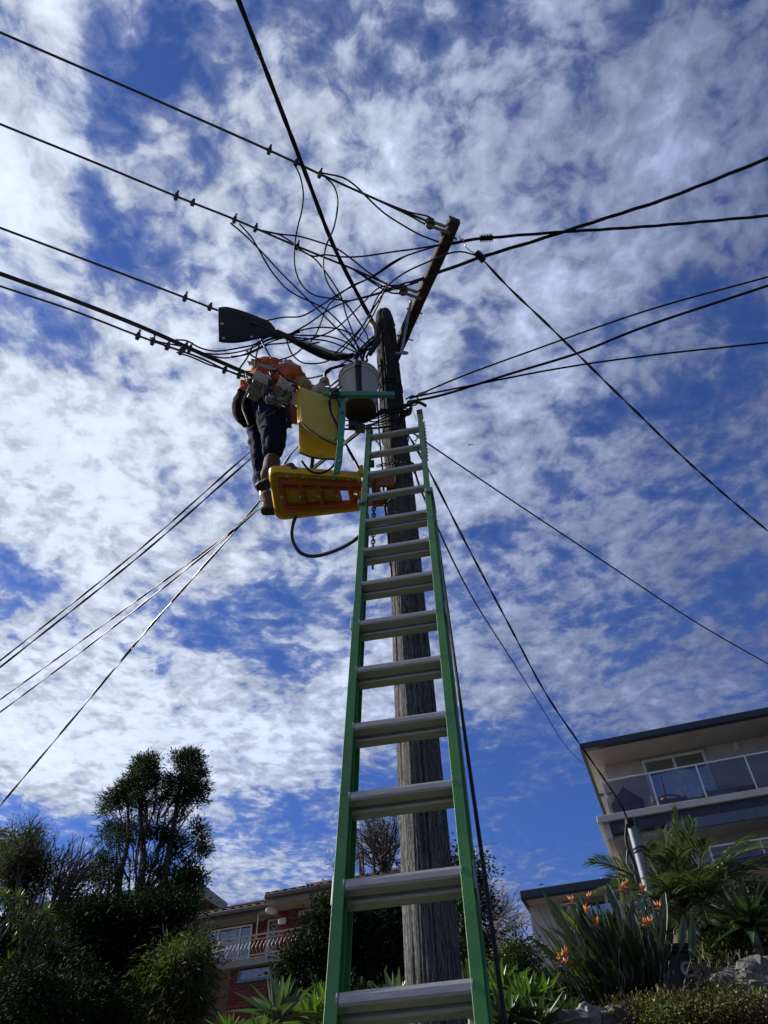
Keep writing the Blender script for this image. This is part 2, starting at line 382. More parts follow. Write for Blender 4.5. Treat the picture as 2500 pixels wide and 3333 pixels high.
# pole steps / bands and a wire ring
for zz, rr in ((5.93, .004), (6.55, .006), (6.60, .005)):
    wr = MB(); x, r_ = pole_axis(zz); wr.tube([Vector((x + (r_ + .006) * math.cos(a), POLE_Y + (r_ + .006) * math.sin(a), zz + .012 * math.sin(a * 2))) for a in [i * math.pi / 16 for i in range(33)]], rr, 6, cap=False); wr.build('tie_wire', BLACK, pole)

# ================================================================ extension ladder
GREEN = mat('green_fibreglass', (0.052, 0.205, 0.040), 0.42, var=0.12, scale=5, bump=0.05, bscale=120, dirt=(0.035, 0.09, 0.03, 0.5), dscale=9, spec=0.5)
BRK = mat('blue_grey_bracket', (0.10, 0.12, 0.15), 0.5, 0.3, var=0.2)
ladder = thing('extension_ladder', (0, 1.4, 0), 'green fibreglass extension ladder with aluminium rungs leaning against the timber pole', 'ladder')
c0 = at_y(1331, 3294, 2.098); c1 = at_y(1290, 1428, 3.097)
U = (c1 - c0).normalized(); Lr = Vector((math.cos(R(-9.6)), math.sin(R(-9.6)), 0)); Lr = (Lr - U * Lr.dot(U)).normalized(); Ln = Lr.cross(U).normalized()   # Ln towards... 
if Ln.y > 0: Ln = -Ln                        # towards the climber
STEP = (c1 - c0).length / 12.1
def lp(x, n_, k): return c0 + Lr * x + Ln * n_ + U * (STEP * k)
def stile(x, n_, k0, k1, s, w=0.030, d=0.072, name='stile'):
    """C channel, web outside, flanges inward; s = -1 left, +1 right"""
    mb = MB(); t = .004
    def q(a, b): return Lr * a * s + Ln * b
    prof = [(w / 2, -d / 2), (w / 2, d / 2), (-w / 2, d / 2), (-w / 2, d / 2 - t), (w / 2 - t, d / 2 - t), (w / 2 - t, -d / 2 + t), (-w / 2, -d / 2 + t), (-w / 2, -d / 2)]
    a = lp(x, n_, k0); b = lp(x, n_, k1)
    n = len(prof); vs = [a + q(*p) for p in prof] + [b + q(*p) for p in prof]
    fs = [(i, (i + 1) % n, n + (i + 1) % n, n + i) for i in range(n)]
    fs += [(0, 1, 4, 5), (1, 2, 3, 4), (5, 6, 7, 0)] + [(n + 0, n + 5, n + 4, n + 1), (n + 1, n + 4, n + 3, n + 2), (n + 5, n + 0, n + 7, n + 6)]
    mb.add(vs, fs); return mb.build(name, GREEN, ladder, bevel=0.0015)
def rung_mesh(hl):
    """D-shaped hollow rung, flat tread on top, ribbed face"""
    prof = [(y_ * 1.0, z_ * 1.0) for y_, z_ in [(-.017, .014), (-.010, .020), (.010, .020), (.017, .014), (.0205, .004), (.0185, .002), (.0205, -.001), (.0205, -.006), (.018, -.009), (.020, -.012), (.015, -.018), (-.015, -.018), (-.020, -.012), (-.0205, .004)]]
    mb = MB(); n = len(prof); m = 2
    vs = [Vector((x, y, z)) for x in (-hl, hl) for (y, z) in prof]
    mb.add(vs, [(i, (i + 1) % n, n + (i + 1) % n, n + i) for i in range(n)] + [tuple(range(n)), tuple(range(n, 2 * n))[::-1]])
    for sx in (-1, 1):   # swaged collar at the stile
        mb.lathe([(.026, -.002), (.026, .002)], Matrix.Translation((sx * (hl - .002), 0, 0)) @ Matrix.Rotation(R(90), 4, 'Y'), 16)
    return mb.mesh('rung', ALU)
def BWk(k): return 0.157 + 0.00125 * k         # half width between the base stiles
FW = 0.163; FN = 0.046
rung_me = rung_mesh(0.16)
base_top = 8.75
RT = TOPR = 12.95; LT = 12.50
def stile2(hw0, hw1, n_, k0, k1, s, w, d, name):
    mb = MB(); t = .004
    prof = [(w / 2, -d / 2), (w / 2, d / 2), (-w / 2, d / 2), (-w / 2, d / 2 - t), (w / 2 - t, d / 2 - t), (w / 2 - t, -d / 2 + t), (-w / 2, -d / 2 + t), (-w / 2, -d / 2)]
    q = lambda p: Lr * p[0] * s + Ln * p[1]
    a_ = lp(s * (hw0 + w / 2), n_, k0); b_ = lp(s * (hw1 + w / 2), n_, k1); n = 8
    vs = [a_ + q(p) for p in prof] + [b_ + q(p) for p in prof]
    fs = [(i, (i + 1) % n, n + (i + 1) % n, n + i) for i in range(n)]
    fs += [(0, 1, 4, 5), (1, 2, 3, 4), (5, 6, 7, 0)] + [(n + 0, n + 5, n + 4, n + 1), (n + 1, n + 4, n + 3, n + 2), (n + 5, n + 0, n + 7, n + 6)]
    mb.add(vs, fs); return mb.build(name, GREEN, ladder, bevel=0.0015)
for s in (-1, 1):
    stile2(BWk(-6.75), BWk(base_top), -.006, -6.75, base_top, s, .038, .074, 'base_stile')
    stile2(FW - .004, FW, FN, -1.7, (RT if s > 0 else LT), s, .031, .046, 'fly_stile')
def rung_at(hw, n_, k):
    o = inst(rung_me, 'rung', None or Matrix(), ladder)
    M_ = Matrix((Lr * (hw / .16), Lr.cross(U) * -1, U)).transposed().to_4x4(); M_.translation = lp(0, n_, k); o.matrix_basis = M_
for k in range(-6, 9): rung_at(BWk(k) + .004, 0, k)
for k in range(-1, 13): rung_at(FW + .002, FN, k + 0.035)
TOPK = RT
for s in (-1, 1):   # guide brackets where the sections overlap
    g = MB(); M_ = Matrix((Lr, Lr.cross(U) * -1, U)).transposed().to_4x4(); M_.translation = lp(s * (BWk(9) + .017), .012, base_top - .04)
    g.box((s * .004, 0, 0), (.038, .145, .05), M=M_); g.box((s * -.010, .05, -.03), (.014, .06, .11), M=M_); g.build('guide_bracket', BRK, ladder, bevel=.003)
    g = MB(); M_.translation = lp(s * (FW + .017), FN, RT if s > 0 else LT); g.box((0, 0, .0), (.040, .056, .07), M=M_); g.build('end_cap', mat('black_rubber', (.015, .015, .016), .7), ladder, bevel=.004)
    g = MB(); M_.translation = lp(s * (BWk(9) + .017), 0, 1.55); 
    for kk in (1.0, 5.1):
        g = MB(); M_.translation = lp(s * (BWk(kk) + .037), .01, kk); g.box((0, 0, 0), (.006, .10, .09), M=M_); g.build('rung_lock', STEEL, ladder, bevel=.002)
    g = MB(); M_.translation = lp(s * (BWk(-6.8) + .017), -.012, -6.8); g.box((0, 0, 0), (.045, .09, .03), M=M_); g.box((0, 0, -.02), (.05, .14, .015), M=M_); g.build('foot', mat('black_rubber', (.015, .015, .016), .7), ladder, bevel=.003)
# halyard rope down the right stile
hp = [lp(.162 + .035, -.10, 8.2), lp(.162 + .040, -.085, 6), lp(.162 + .05, -.06, 3), lp(.162 + .058, -.05, 1), lp(.162 + .063, -.04, -1), lp(.162 + .06, -.04, -3.5), lp(.162 + .07, 0, -6)]
hm = MB(); hm.tube(catmull(hp, 10), .0065, 8); hm.build('halyard_rope', mat('black_braided_rope', (.010, .010, .012), .8, bump=.3, bscale=300), ladder)

# ================================================================ wires
DS = 2500 / 1659
def dz_(pts): return [(x * DS, y * DS) for x, y in pts]                       # read off the whole picture
def z1(*p): return [(650 + x * .4822, 900 + y * .4822) for x, y in p]
def z2(*p): return [(750 + x * .4822, 400 + y * .4822) for x, y in p]
def z3(*p): return [(1100 + x * .339, 1250 + y * .339) for x, y in p]
def zl(*p): return [(x * .5425, 800 + y * .5425) for x, y in p]
def z8(*p): return [(780 + x * .3315, 1400 + y * .3315) for x, y in p]
def z7(*p): return [(1020 + x * .2411, 980 + y * .2411) for x, y in p]
def lift(px, ya, yb):
    """sight lines to world points; the distance ahead runs from ya to yb as along a straight line"""
    L = [0.0]
    for a, b in zip(px, px[1:]): L.append(L[-1] + math.hypot(b[0] - a[0], b[1] - a[1]))
    T = L[-1] or 1
    def depth(p, y):
        d = ray(*p); return (y / d.y)
    ra, rb = depth(px[0], ya), depth(px[-1], yb); out_ = []
    for p, l in zip(px, L):
        t = l / T; r_ = 1 / ((1 - t) / ra + t / rb); out_.append(at_r(p[0], p[1], r_))
    return out_
def along_z(px, z, z2_=None):
    z2_ = z if z2_ is None else z2_; n = len(px) - 1
    return [at_z(p[0], p[1], z + (z2_ - z) * i / n) for i, p in enumerate(px)]
def extend(pts, d):                             # carry the wire on out of the picture at its first point
    v = (pts[0] - pts[1]).normalized(); return [pts[0] + v * d * k / 4 for k in (4, 3, 2, 1)] + pts
def cable(name, pts, r, label, group=None, m=None, n=6, cat='cable', sides=8):
    b = MB(); b.tube(catmull(pts, n), r, sides); o = b.build(name, m or BLACK, smooth=True); tag(o, label, cat, group); return o
def twisted(name, pts, r, label, group=None, strands=2, pitch=0.35, mats=None, cat='cable'):
    path = catmull(pts, 4); P = [path[0]]; step = pitch / 9
    for a, b in zip(path, path[1:]):
        k = max(1, int((b - a).length / step)); P += [a.lerp(b, (i + 1) / k) for i in range(k)]
    if len(P) > 900: P = P[::max(1, len(P) // 900)]
    root = thing(name, tuple(P[-1]), label, cat, group); L = 0; off = []; t0 = (P[1] - P[0]).normalized(); a = t0.orthogonal().normalized()
    fr = []
    for i, p in enumerate(P):
        t = (P[min(i + 1, len(P) - 1)] - P[max(i - 1, 0)]).normalized(); a = (a - t * a.dot(t)).normalized()
        if i: L += (P[i] - P[i - 1]).length
        fr.append((p, a.copy(), t.cross(a), L))
    for s in range(strands):
        b = MB(); q = []
        for p, u, v, l in fr:
            an = 2 * math.pi * (l / pitch + s / strands) + 0.6 * math.sin(l * 2.1)
            q.append(p + (u * math.cos(an) + v * math.sin(an)) * r * 1.02)
        b.tube(q, r, 6); b.build('strand', (mats or [BLACK])[s % len(mats or [BLACK])], root, smooth=True)
    return root
CLAMPM = mat('grey_line_tap_housing', (0.06, 0.063, 0.06), 0.55, 0.2, var=0.3, scale=60)
def clamp_mesh():
    b = MB(); b.box((0, 0, -.004), (.030, .026, .040)); b.box((0, 0, .020), (.020, .034, .012)); b.rod((0, 0, .018), (0, 0, .046), .006, sides=6); b.box((0, 0, .046), (.016, .016, .009)); b.box((0, 0, -.028), (.022, .018, .012)); b.box((.0, .0, -.002), (.05, .014, .014))
    return b.mesh('connector', CLAMPM)
CLAMP = clamp_mesh()
def clamp_on(parent, px, pts, tilt=0.0, s=1.0):
    """fix a connector on the wire (its parent) nearest to a sight line"""
    best = None; path = catmull(pts, 12); d = ray(*px)
    for i, p in enumerate(path):
        v = p - CAM; e = (v - d * v.dot(d)).length / v.length
        if best is None or e < best[0]: best = (e, i)
    i = min(max(best[1], 1), len(path) - 2); t = (path[i + 1] - path[i - 1]).normalized()
    M_ = frame(path[i], t, Vector((0, -.55, .85))) @ Matrix.Rotation(tilt, 4, 'X') @ Matrix.Diagonal((s, s, s, 1))
    o = inst(CLAMP, 'connector', Matrix(), parent); o.matrix_basis = M_; return o

G1 = 'conductors running left from the crossarm and pole'
p = along_z(dz_([(0, 70), (180, 148), (350, 222), (582, 325), (700, 380), (800, 425), (880, 460), (918, 476)]), 7.6, 7.58); p = extend(p, 6)
w1 = cable('power_line', p + [INS1 + Vector((-.03, 0, 0))], .0095, 'highest conductor on the left, ending at the insulator on the crossarm tip', G1, DULL)
pp = p[-3:]; wrap = MB()
for s in (-1, 1): wrap.tube(catmull([pp[0], pp[1] + Vector((0, 0, .012 * s)), pp[2] + Vector((0, 0, .03 * s)), INS1 + Vector((.0, 0, .035 * s))], 6), .006, 6)
for s in (-1, 1):
    q = MB(); q.tube(catmull([pp[0], pp[1] + Vector((0, .012 * s, 0)), pp[2] + Vector((.01, .036 * s, 0)), INS1 + Vector((.03, .026 * s, 0))], 6), .007, 6); q.build('tail_wrap', DULL, w1, smooth=True)
for x, y, t in ((582, 325, .1), (640, 350, -.3), (692, 373, .2)): clamp_on(w1, (x * DS, y * DS), p, t)
p = along_z(dz_([(0, 268), (190, 345), (381, 424), (507, 474), (642, 532), (760, 580), (855, 622)]), 7.6, 7.58); p = extend(p, 6)
w2 = cable('power_line', p + [INS2 + Vector((-.03, 0, 0))], .0095, 'second conductor from the top left, ending at the middle crossarm insulator', G1, DULL)
for s in (-1, 1):
    q = MB(); q.tube(catmull([p[-2], p[-1] + Vector((-.1, .014 * s, 0)), INS2 + Vector((-.04, .032 * s, 0)), INS2 + Vector((.03, .026 * s, 0))], 6), .007, 6); q.build('tail_wrap', DULL, w2, smooth=True)
for x, y, t in ((381, 424, .1), (417, 440, -.3), (507, 474, .2), (551, 492, 0), (642, 532, .3)): clamp_on(w2, (x * DS, y * DS), p, t)
L3 = along_z(dz_([(0, 492), (200, 567), (400, 643), (475, 672), (560, 703), (640, 735), (740, 775), (800, 790)]), 7.0, 6.96); L3e = extend(L3, 6)
w3 = cable('power_line', L3e, .009, 'third conductor from the top left, running into the black rubber cover', G1, DULL)
for x, y, t in ((401, 645, .1), (454, 657, -.3)): clamp_on(w3, (x * DS, y * DS), L3e, t)
L4 = along_z(dz_([(0, 591), (150, 645), (300, 704), (420, 757), (530, 805), (600, 832), (680, 862), (790, 885), (850, 895)]), 6.62, 6.5); L4e = extend(L4, 6)
w4 = cable('aerial_bundle', L4e, .0165, 'thick black aerial cable running left past the worker', G1, mat('matt_black_sheath', (.016, .017, .016), .6, var=.2), cat='cable')
L5 = along_z(dz_([(0, 618), (150, 668), (290, 722), (362, 748), (430, 772), (490, 800), (535, 815)]), 6.55, 6.5); L5e = extend(L5, 6)
w5 = cable('power_line', L5e, .008, 'thin conductor with a row of connectors just below the thick black cable', G1, DULL)
for (x, y), t in zip(zl((825, 535), (920, 578), (1005, 603), (1085, 632), (1357, 735), (1437, 775)), (0, .2, -.2, .1, .2, -.1)): clamp_on(w5, (x, y), L5e, t)
for (x, y), t in zip(zl((1105, 595), (1150, 625)), (0, .2)): clamp_on(w4, (x, y), L4e, t)

p = extend(along_z(dz_([(500, -40), (515, 0), (600, 218), (660, 375), (720, 530), (775, 640), (808, 700)]), 7.62, 7.55), 5)
twisted('aerial_bundle', p, .0095, 'thick twisted black cable coming down from the top edge to the pole head', None, 4, 1.1)
b = MB(); q = catmull([p[-1] + Vector((-.03, 0, .03)), at_y(1225, 1075, 3.24), at_y(1222, 1120, 3.22), at_y(1205, 1155, 3.2)], 6); b.tube(q, [.03, .032, .034, .03, .028, .032, .034, .03, .028, .028, .03, .03, .026, .022, .02, .02, .018, .016, .014][:len(q)], 8); tag(b.build('cable_joint', BLACK, smooth=True), 'lumpy black taped joint hanging on the left of the pole head', 'cable joint')
G2 = 'twisted service cables leaving to the right'
RC = at_z(1050 * DS, 514 * DS, 7.55)
p = extend(along_z(dz_([(1659, 342), (1450, 425), (1350, 458), (1250, 490), (1150, 522), (1050, 552), (960, 584), (885, 612)]), 7.6), 5)
twisted('service_cable', p, .0078, 'twisted black cable climbing to the upper right corner from the crossarm', G2, 3, .8)
p = extend(along_z(dz_([(1659, 466), (1400, 489), (1200, 502), (1065, 513), (1010, 519), (960, 530)]), 7.6), 5)
r2 = twisted('service_cable', p, .0068, 'twisted black cable with a ribbed grip running nearly level to the right', G2, 3, .8)
b = MB(); c = at_z(1050 * DS, 514 * DS, 7.6); t_ = (p[5] - p[6]).normalized(); M_ = frame(c, t_, Vector((0, 0, 1)))
b.box((0, 0, 0), (.11, .030, .030), M=M_)
b.build('cable_grip', BLACK, r2)
for i in range(9):
    b = MB(); b.box((-.05 + i * .0125, 0, 0), (.005, .05, .052), M=M_); b.build('grip_rib', BLACK, r2)
p = along_z(dz_([(1040, 558), (1100, 622), (1200, 718), (1350, 866), (1500, 1010), (1659, 1147), (1900, 1340)]), 7.52, 6.9)
r3 = twisted('service_cable', p, .0062, 'twisted cable running from the crossarm clamp down to the right edge', G2, 2, .6, [BLACK, DULL])
b = MB(); M_ = frame(p[0], (p[1] - p[0]).normalized(), Vector((0, 0, 1))); b.box((-.02, 0, 0), (.10, .045, .05), M=M_); b.box((-.03, .0, .02), (.05, .055, .025), M=M_); b.build('dead_end_clamp', BLACK, r3, bevel=.004)
hk = MB(); hk.tube(catmull([p[0], at_z(1520, 808, 7.54), at_z(1512, 792, 7.56), at_z(1506, 776, 7.58), at_z(1500, 782, 7.58), at_z(1496, 770, 7.6)], 5), .004, 6); hk.build('hook', STEEL, r3)
G3 = 'communication cables leaving to the right below the crossarm'
for pts, r_, lab in (([(1659, 598), (1400, 670), (1150, 757), (1000, 812), (915, 848), (885, 862)], .0066, 'thin black cable with a small tensioner, uppermost of the three low cables at right'),
                     ([(1659, 617), (1400, 703), (1250, 762), (1100, 808), (960, 852), (880, 868)], .0098, 'thickest of the three low cables running right from the pole'),
                     ([(1659, 740), (1400, 768), (1200, 797), (1000, 836), (930, 850), (885, 860)], .0072, 'lowest of the three cables running right from the pole, nearly level')):
    p = extend(along_z(dz_(pts), 6.45), 5); o = cable('communication_cable', p, r_, lab, G3)
    if 'tensioner' in lab:
        b = MB(); M_ = frame(at_z(913 * DS, 849 * DS, 6.45), (p[4] - p[-1]).normalized(), Vector((0, 0, 1))); b.rod(M_ @ Vector((-.035, 0, 0)), M_ @ Vector((.035, 0, 0)), .013, .009); b.build('tensioner', STEEL, o)
G4 = 'service drops leading away behind the ladder'
cable('service_drop', lift(dz_([(880, 925), (920, 955), (1100, 1077), (1300, 1210), (1500, 1342), (1659, 1434), (1800, 1515)]), 3.4, 7.2), .0062, 'thin black drop running from behind the ladder top to the right edge', G4)
POST_Y = 9.3; SP_TOP = at_y(2050, 2668, POST_Y)
p = lift([(1290, 1350), (1395, 1530), (1506, 1748), (1657, 2034), (1778, 2260), (1900, 2440), (2010, 2600), (2045, 2672)], 3.45, POST_Y)
twisted('service_drop', p, .0062, 'twisted black drop running down to the grey steel post by the palm', G4, 2, .9)
cable('service_drop', lift(dz_([(890, 1000), (925, 1095), (1020, 1290), (1120, 1448), (1180, 1545), (1225, 1615), (1262, 1652)]), 3.45, 21.5), .0085, 'thin dark drop ending at the roof corner of the cream house', G4, DULL)
G5 = 'twisted service drops running down to the left'
BW2 = [BLACK, WHITEW]
for px, yb, r_, lab, mm in (
    ([(1160, 1190), (832, 1455), (452, 1790), (0, 2150), (-300, 2390)], 6.5, .0052, 'twisted black and white drop, upper of the pair leaving left at knee height', BW2),
    ([(1165, 1200), (838, 1474), (452, 1812), (0, 2172), (-300, 2410)], 6.5, .0052, 'twisted black and white drop, lower of the pair leaving left at knee height', BW2),
    ([(1190, 1385), (1000, 1535), (845, 1650), (731, 1747), (452, 1950), (0, 2277), (-300, 2490)], 8.5, .0048, 'thin black drop, upper of the two finest wires at lower left', [BLACK]),
    ([(1190, 1392), (1000, 1542), (845, 1655), (725, 1757), (377, 2035), (0, 2318), (-300, 2540)], 8.5, .0050, 'thin pale drop, lower of the two finest wires at lower left', [BLACK, DULL]),
    ([(1150, 1270), (968, 1455), (930, 1503), (866, 1602), (753, 1742), (497, 2030), (226, 2353), (0, 2622), (-200, 2860)], 8.0, .0058, 'steepest twisted black and white drop crossing down to the lower left edge', BW2)):
    twisted('service_drop', lift(px, 3.35, yb), r_, lab, G5, 2, .95, mm)

# jumper tangle between the left conductors and the pole head
G6 = 'thin black jumper wires tangled round the pole head'
def s0(px, z=7.55): return at_z(px[0], px[1], z).y
tang = [
 (z2((430, 275), (470, 360), (492, 480), (480, 600), (450, 720), (433, 850), (437, 980), (480, 1090), (560, 1160), (680, 1185), (800, 1200), (960, 1165), (1150, 1110), (1270, 1075)), None, 2.9, 'jumper wire hanging in a long loop from the highest conductor and curling back right'),
 (z2((640, 365), (700, 430), (725, 540), (700, 700), (650, 820), (628, 930), (640, 1040), (700, 1150), (780, 1220), (860, 1330), (920, 1430), (938, 1520)), None, 3.25, 'jumper wire bulging right of the thick twisted cable before dropping to the pole head'),
 (z2((620, 338), (760, 370), (850, 430), (920, 500), (1040, 610), (1180, 700), (1290, 760), (1410, 805)), None, 2.5, 'jumper wire running under the highest conductor to the crossarm'),
 (z2((0, 675), (100, 760), (220, 880), (330, 1000), (430, 1100), (560, 1230), (700, 1370), (800, 1470), (860, 1550)), None, 3.25, 'straightest jumper wire slanting from the second conductor to the pole head'),
 (z2((60, 680), (140, 770), (200, 870), (270, 990), (360, 1100), (440, 1160), (560, 1215), (650, 1265), (760, 1370), (850, 1490), (895, 1560)), None, 3.25, 'jumper wire sagging below the second conductor in a shallow belly'),
 (z2((160, 715), (330, 750), (460, 765), (600, 805), (720, 850), (820, 920), (920, 1000), (1030, 1075), (1110, 1110)), None, 2.95, 'jumper wire arching over the second conductor to its insulator'),
 (z2((240, 735), (330, 755), (420, 810), (480, 860), (560, 900), (640, 890), (760, 905), (900, 900), (1100, 870), (1250, 850), (1400, 825), (1500, 800)), None, 2.45, 'jumper wire running level to the right across the thick twisted cable'),
 (z2((460, 855), (560, 910), (630, 990), (700, 1090), (750, 1180), (780, 1290), (830, 1430), (870, 1550)), None, 3.25, 'jumper wire dropping steeply from the last connector of the second conductor'),
 (z2((240, 1335), (360, 1312), (480, 1305), (600, 1240), (720, 1160), (850, 1090), (960, 1035), (1080, 950), (1180, 900), (1330, 850), (1490, 800)), 3.2, 2.45, 'jumper wire rising from the black rubber cover to the crossarm'),
 (z2((405, 1425), (520, 1360), (650, 1270), (780, 1210), (960, 1160), (1080, 1120), (1180, 1080), (1290, 1060), (1420, 1005), (1600, 940)), 3.2, 2.6, 'jumper wire rising gently from the rubber cover past the middle insulator'),
 (z2((540, 1480), (590, 1400), (640, 1270), (700, 1190), (820, 1100), (960, 1040), (1090, 955), (1180, 900)), 3.3, 2.7, 'jumper wire hooking sharply upward in the middle of the tangle'),
 (z2((830, 1500), (900, 1400), (960, 1300), (1010, 1200), (1060, 1100), (1180, 1010), (1330, 940), (1460, 885), (1560, 870), (1660, 895)), 3.3, 2.4, 'jumper wire curving up across the crossarm to the dead-end clamp'),
 (z2((700, 1560), (830, 1440), (920, 1330), (990, 1180), (1050, 1100)), 3.3, 2.95, 'jumper wire beside the pole head leading up to the middle insulator'),
 (z2((0, 1530), (150, 1500), (240, 1450), (340, 1430), (500, 1435), (650, 1440), (780, 1480), (860, 1545)), 3.15, 3.25, 'jumper wire lying almost level along the black line hose'),
 (z2((0, 1580), (120, 1560), (250, 1500), (330, 1490), (450, 1475), (600, 1440), (700, 1395), (780, 1330), (900, 1210), (1010, 1110), (1150, 1095)), 3.15, 2.95, 'jumper wire sweeping from above the worker up to the middle insulator'),
 (z2((400, 1425), (520, 1390), (640, 1380), (760, 1400), (860, 1450), (935, 1515)), 3.2, 3.25, 'short jumper wire arched over the line hose'),
 (z2((375, 1440), (390, 1500), (420, 1565), (480, 1615), (560, 1625), (650, 1610), (730, 1560), (800, 1490), (880, 1390), (960, 1260), (1060, 1110)), 3.1, 2.95, 'jumper wire dipping in a deep bowl below the line hose'),
 (z2((100, 1530), (160, 1580), (240, 1605), (330, 1600), (430, 1565), (510, 1505), (600, 1480)), 3.1, 3.2, "jumper wire sagging just above the worker's back"),
 (z2((380, 1430), (460, 1450), (640, 1470), (760, 1510), (860, 1555)), 3.2, 3.28, 'short jumper wire pressed against the line hose'),
 (z2((150, 1360), (210, 1470), (275, 1590)), 3.15, 3.1, "short wire dropping from the rubber cover to the worker's shoulder"),
 (z2((195, 1500), (175, 1570), (168, 1650)), 3.15, 3.1, "near-vertical tail wire left of the worker's shoulder"),
 (z2((150, 1510), (110, 1590), (60, 1660)), 3.15, 3.1, "tail wire slanting down to the thick cable left of the worker"),
 (zl((1050, 565), (1120, 570), (1200, 612), (1300, 632), (1420, 615), (1540, 590), (1659, 545), (1800, 520)), 2.95, 3.2, 'upper jumper wire arching off the thick black cable left of the worker'),
 (zl((900, 550), (960, 578), (1100, 605), (1200, 640), (1330, 650), (1480, 625), (1600, 570), (1700, 545)), 2.95, 3.2, 'middle jumper wire leaving the thick black cable left of the worker'),
 (zl((1090, 600), (1200, 640), (1330, 672), (1440, 660), (1540, 620), (1640, 570), (1760, 540)), 3.0, 3.2, 'lower jumper wire leaving the thick black cable left of the worker'),
 (zl((1060, 640), (1150, 668), (1250, 712), (1340, 740), (1440, 780), (1490, 790)), 3.0, 3.1, 'bare wire slung below the thick black cable between connectors'),
 (z1((705, 692), (780, 680), (850, 660), (900, 620), (960, 590), (1030, 545), (1120, 500)), 3.3, 3.25, "wire led from the worker's sleeve up behind the bucket rim"),
 (z1((845, 690), (850, 650), (880, 625), (960, 602), (1010, 600)), 3.3, 3.25, 'thick black lead held in the gloved hand beside the bucket'),
 (z1((1000, 0), (1040, 90), (1100, 210), (1150, 310), (1185, 370)), None, 3.2, 'steep wire beside the thick twisted cable'),
]
for px, ya, yb, lab in tang:
    ya = s0(px[0]) if ya is None else ya
    if 'steep wire beside' in lab: continue
    cable('jumper_wire', lift(px, ya, yb), .0068 if 'thick black lead' not in lab else .013, lab, G6, n=5, sides=6)
# leads gathered on the left of the pole above the bucket
for i in range(7):
    a0 = (1150 + rnd(0, 45), 1150 + rnd(-15, 15)); b0_ = (1215 + rnd(-5, 12), 1115 + rnd(-20, 20)); c0_ = (1175 + rnd(-25, 20), 1185 + rnd(-10, 15))
    cable('bundled_lead', lift([(1130 + i * 9, 1190 + rnd(-6, 6)), c0_, a0, b0_, (1232, 1090 + i * 6)], 3.2, 3.26), rnd(.006, .011), 'black lead bunched between the bucket rim and the pole head', 'black leads bunched above the bucket', n=5, sides=6)
# wraps and coils round the pole by the ladder top
for i in range(11):
    y0 = 1372 + rnd(-22, 26); 
    px = [(1120 + rnd(0, 40), y0 + rnd(-8, 14)), (1190, y0 + rnd(-8, 14)), (1235 + rnd(-10, 10), y0 - rnd(0, 14)), (1290 + rnd(-10, 10), y0 - rnd(15, 35)), (1340, 1322 + rnd(-12, 18))]
    pts = lift(px, 3.18, 3.22); cable('wrapped_lead', pts, rnd(.004, .009), 'black lead wrapped round the pole just above the ladder top', 'black leads wrapped round the pole above the ladder', n=6, sides=6)
for px, r_, lab in (([(1302, 1345), (1318, 1318), (1335, 1322), (1336, 1345), (1318, 1352), (1300, 1350)], .009, 'small stiff cable loop on the right of the pole above the ladder'),
                    ([(1320, 1300), (1345, 1288), (1362, 1300), (1355, 1316), (1335, 1320), (1325, 1308)], .006, 'small coil of wire below the tensioner right of the pole'),
                    ([(1330, 1318), (1352, 1308), (1370, 1312), (1388, 1322)], .012, 'cut cable stub pointing right beside the pole')):
    cable('cable_offcut', lift(px, 3.22, 3.22), r_, lab, n=6, sides=8)
cable('tie_wire', lift(z3((715, 200), (720, 260), (745, 310), (752, 360)), 3.1, 3.05), .002, 'fine wire hanging beside the black cap of the ladder', None, STEEL)
# cable looping under the platform
cable('cable_loop', lift(z8((550, 850), (515, 960), (515, 1060), (545, 1140), (600, 1205), (690, 1237), (800, 1228), (950, 1178), (1080, 1112), (1190, 1035), (1300, 950), (1420, 860)), 3.42, 3.22), .0125, 'stiff black cable looping below the yellow platform', None, m=mat('matt_black_sheath', (.016, .017, .016), .6), n=8)
cable('earth_lead', lift(z3((375, 130), (385, 300), (402, 560), (425, 800), (450, 1150), (475, 1340), (490, 1550), (508, 1760), (520, 1900)), 3.22, 3.24), .007, 'black lead hanging straight down the left side of the timber pole', n=6)
cable('stay_strap', lift(z1((955, 1080), (1000, 1160), (1045, 1240), (1085, 1315), (1130, 1400)), 3.55, 3.6), .012, 'flat black strap slanting down behind the green board to the platform', n=4)
cable('tool_lanyard', lift(z1((880, 900), (875, 840), (905, 815), (935, 840), (945, 880)), 2.88, 2.88), .006, 'black lanyard hooked over the top of the yellow mat')
cable('drop_lead', lift(z1((880, 835), (885, 910), (915, 980), (945, 1060), (942, 1180), (900, 1280), (830, 1325), (760, 1320), (715, 1280), (690, 1245)), 2.86, 2.92), .0075, 'black lead hanging down the yellow mat and curling above the platform', n=7)
cable('drop_lead', lift(z1((765, 1200), (762, 1240), (755, 1292)), 3.25, 3.3), .013, 'short thick lead between the mat and the platform', n=4)

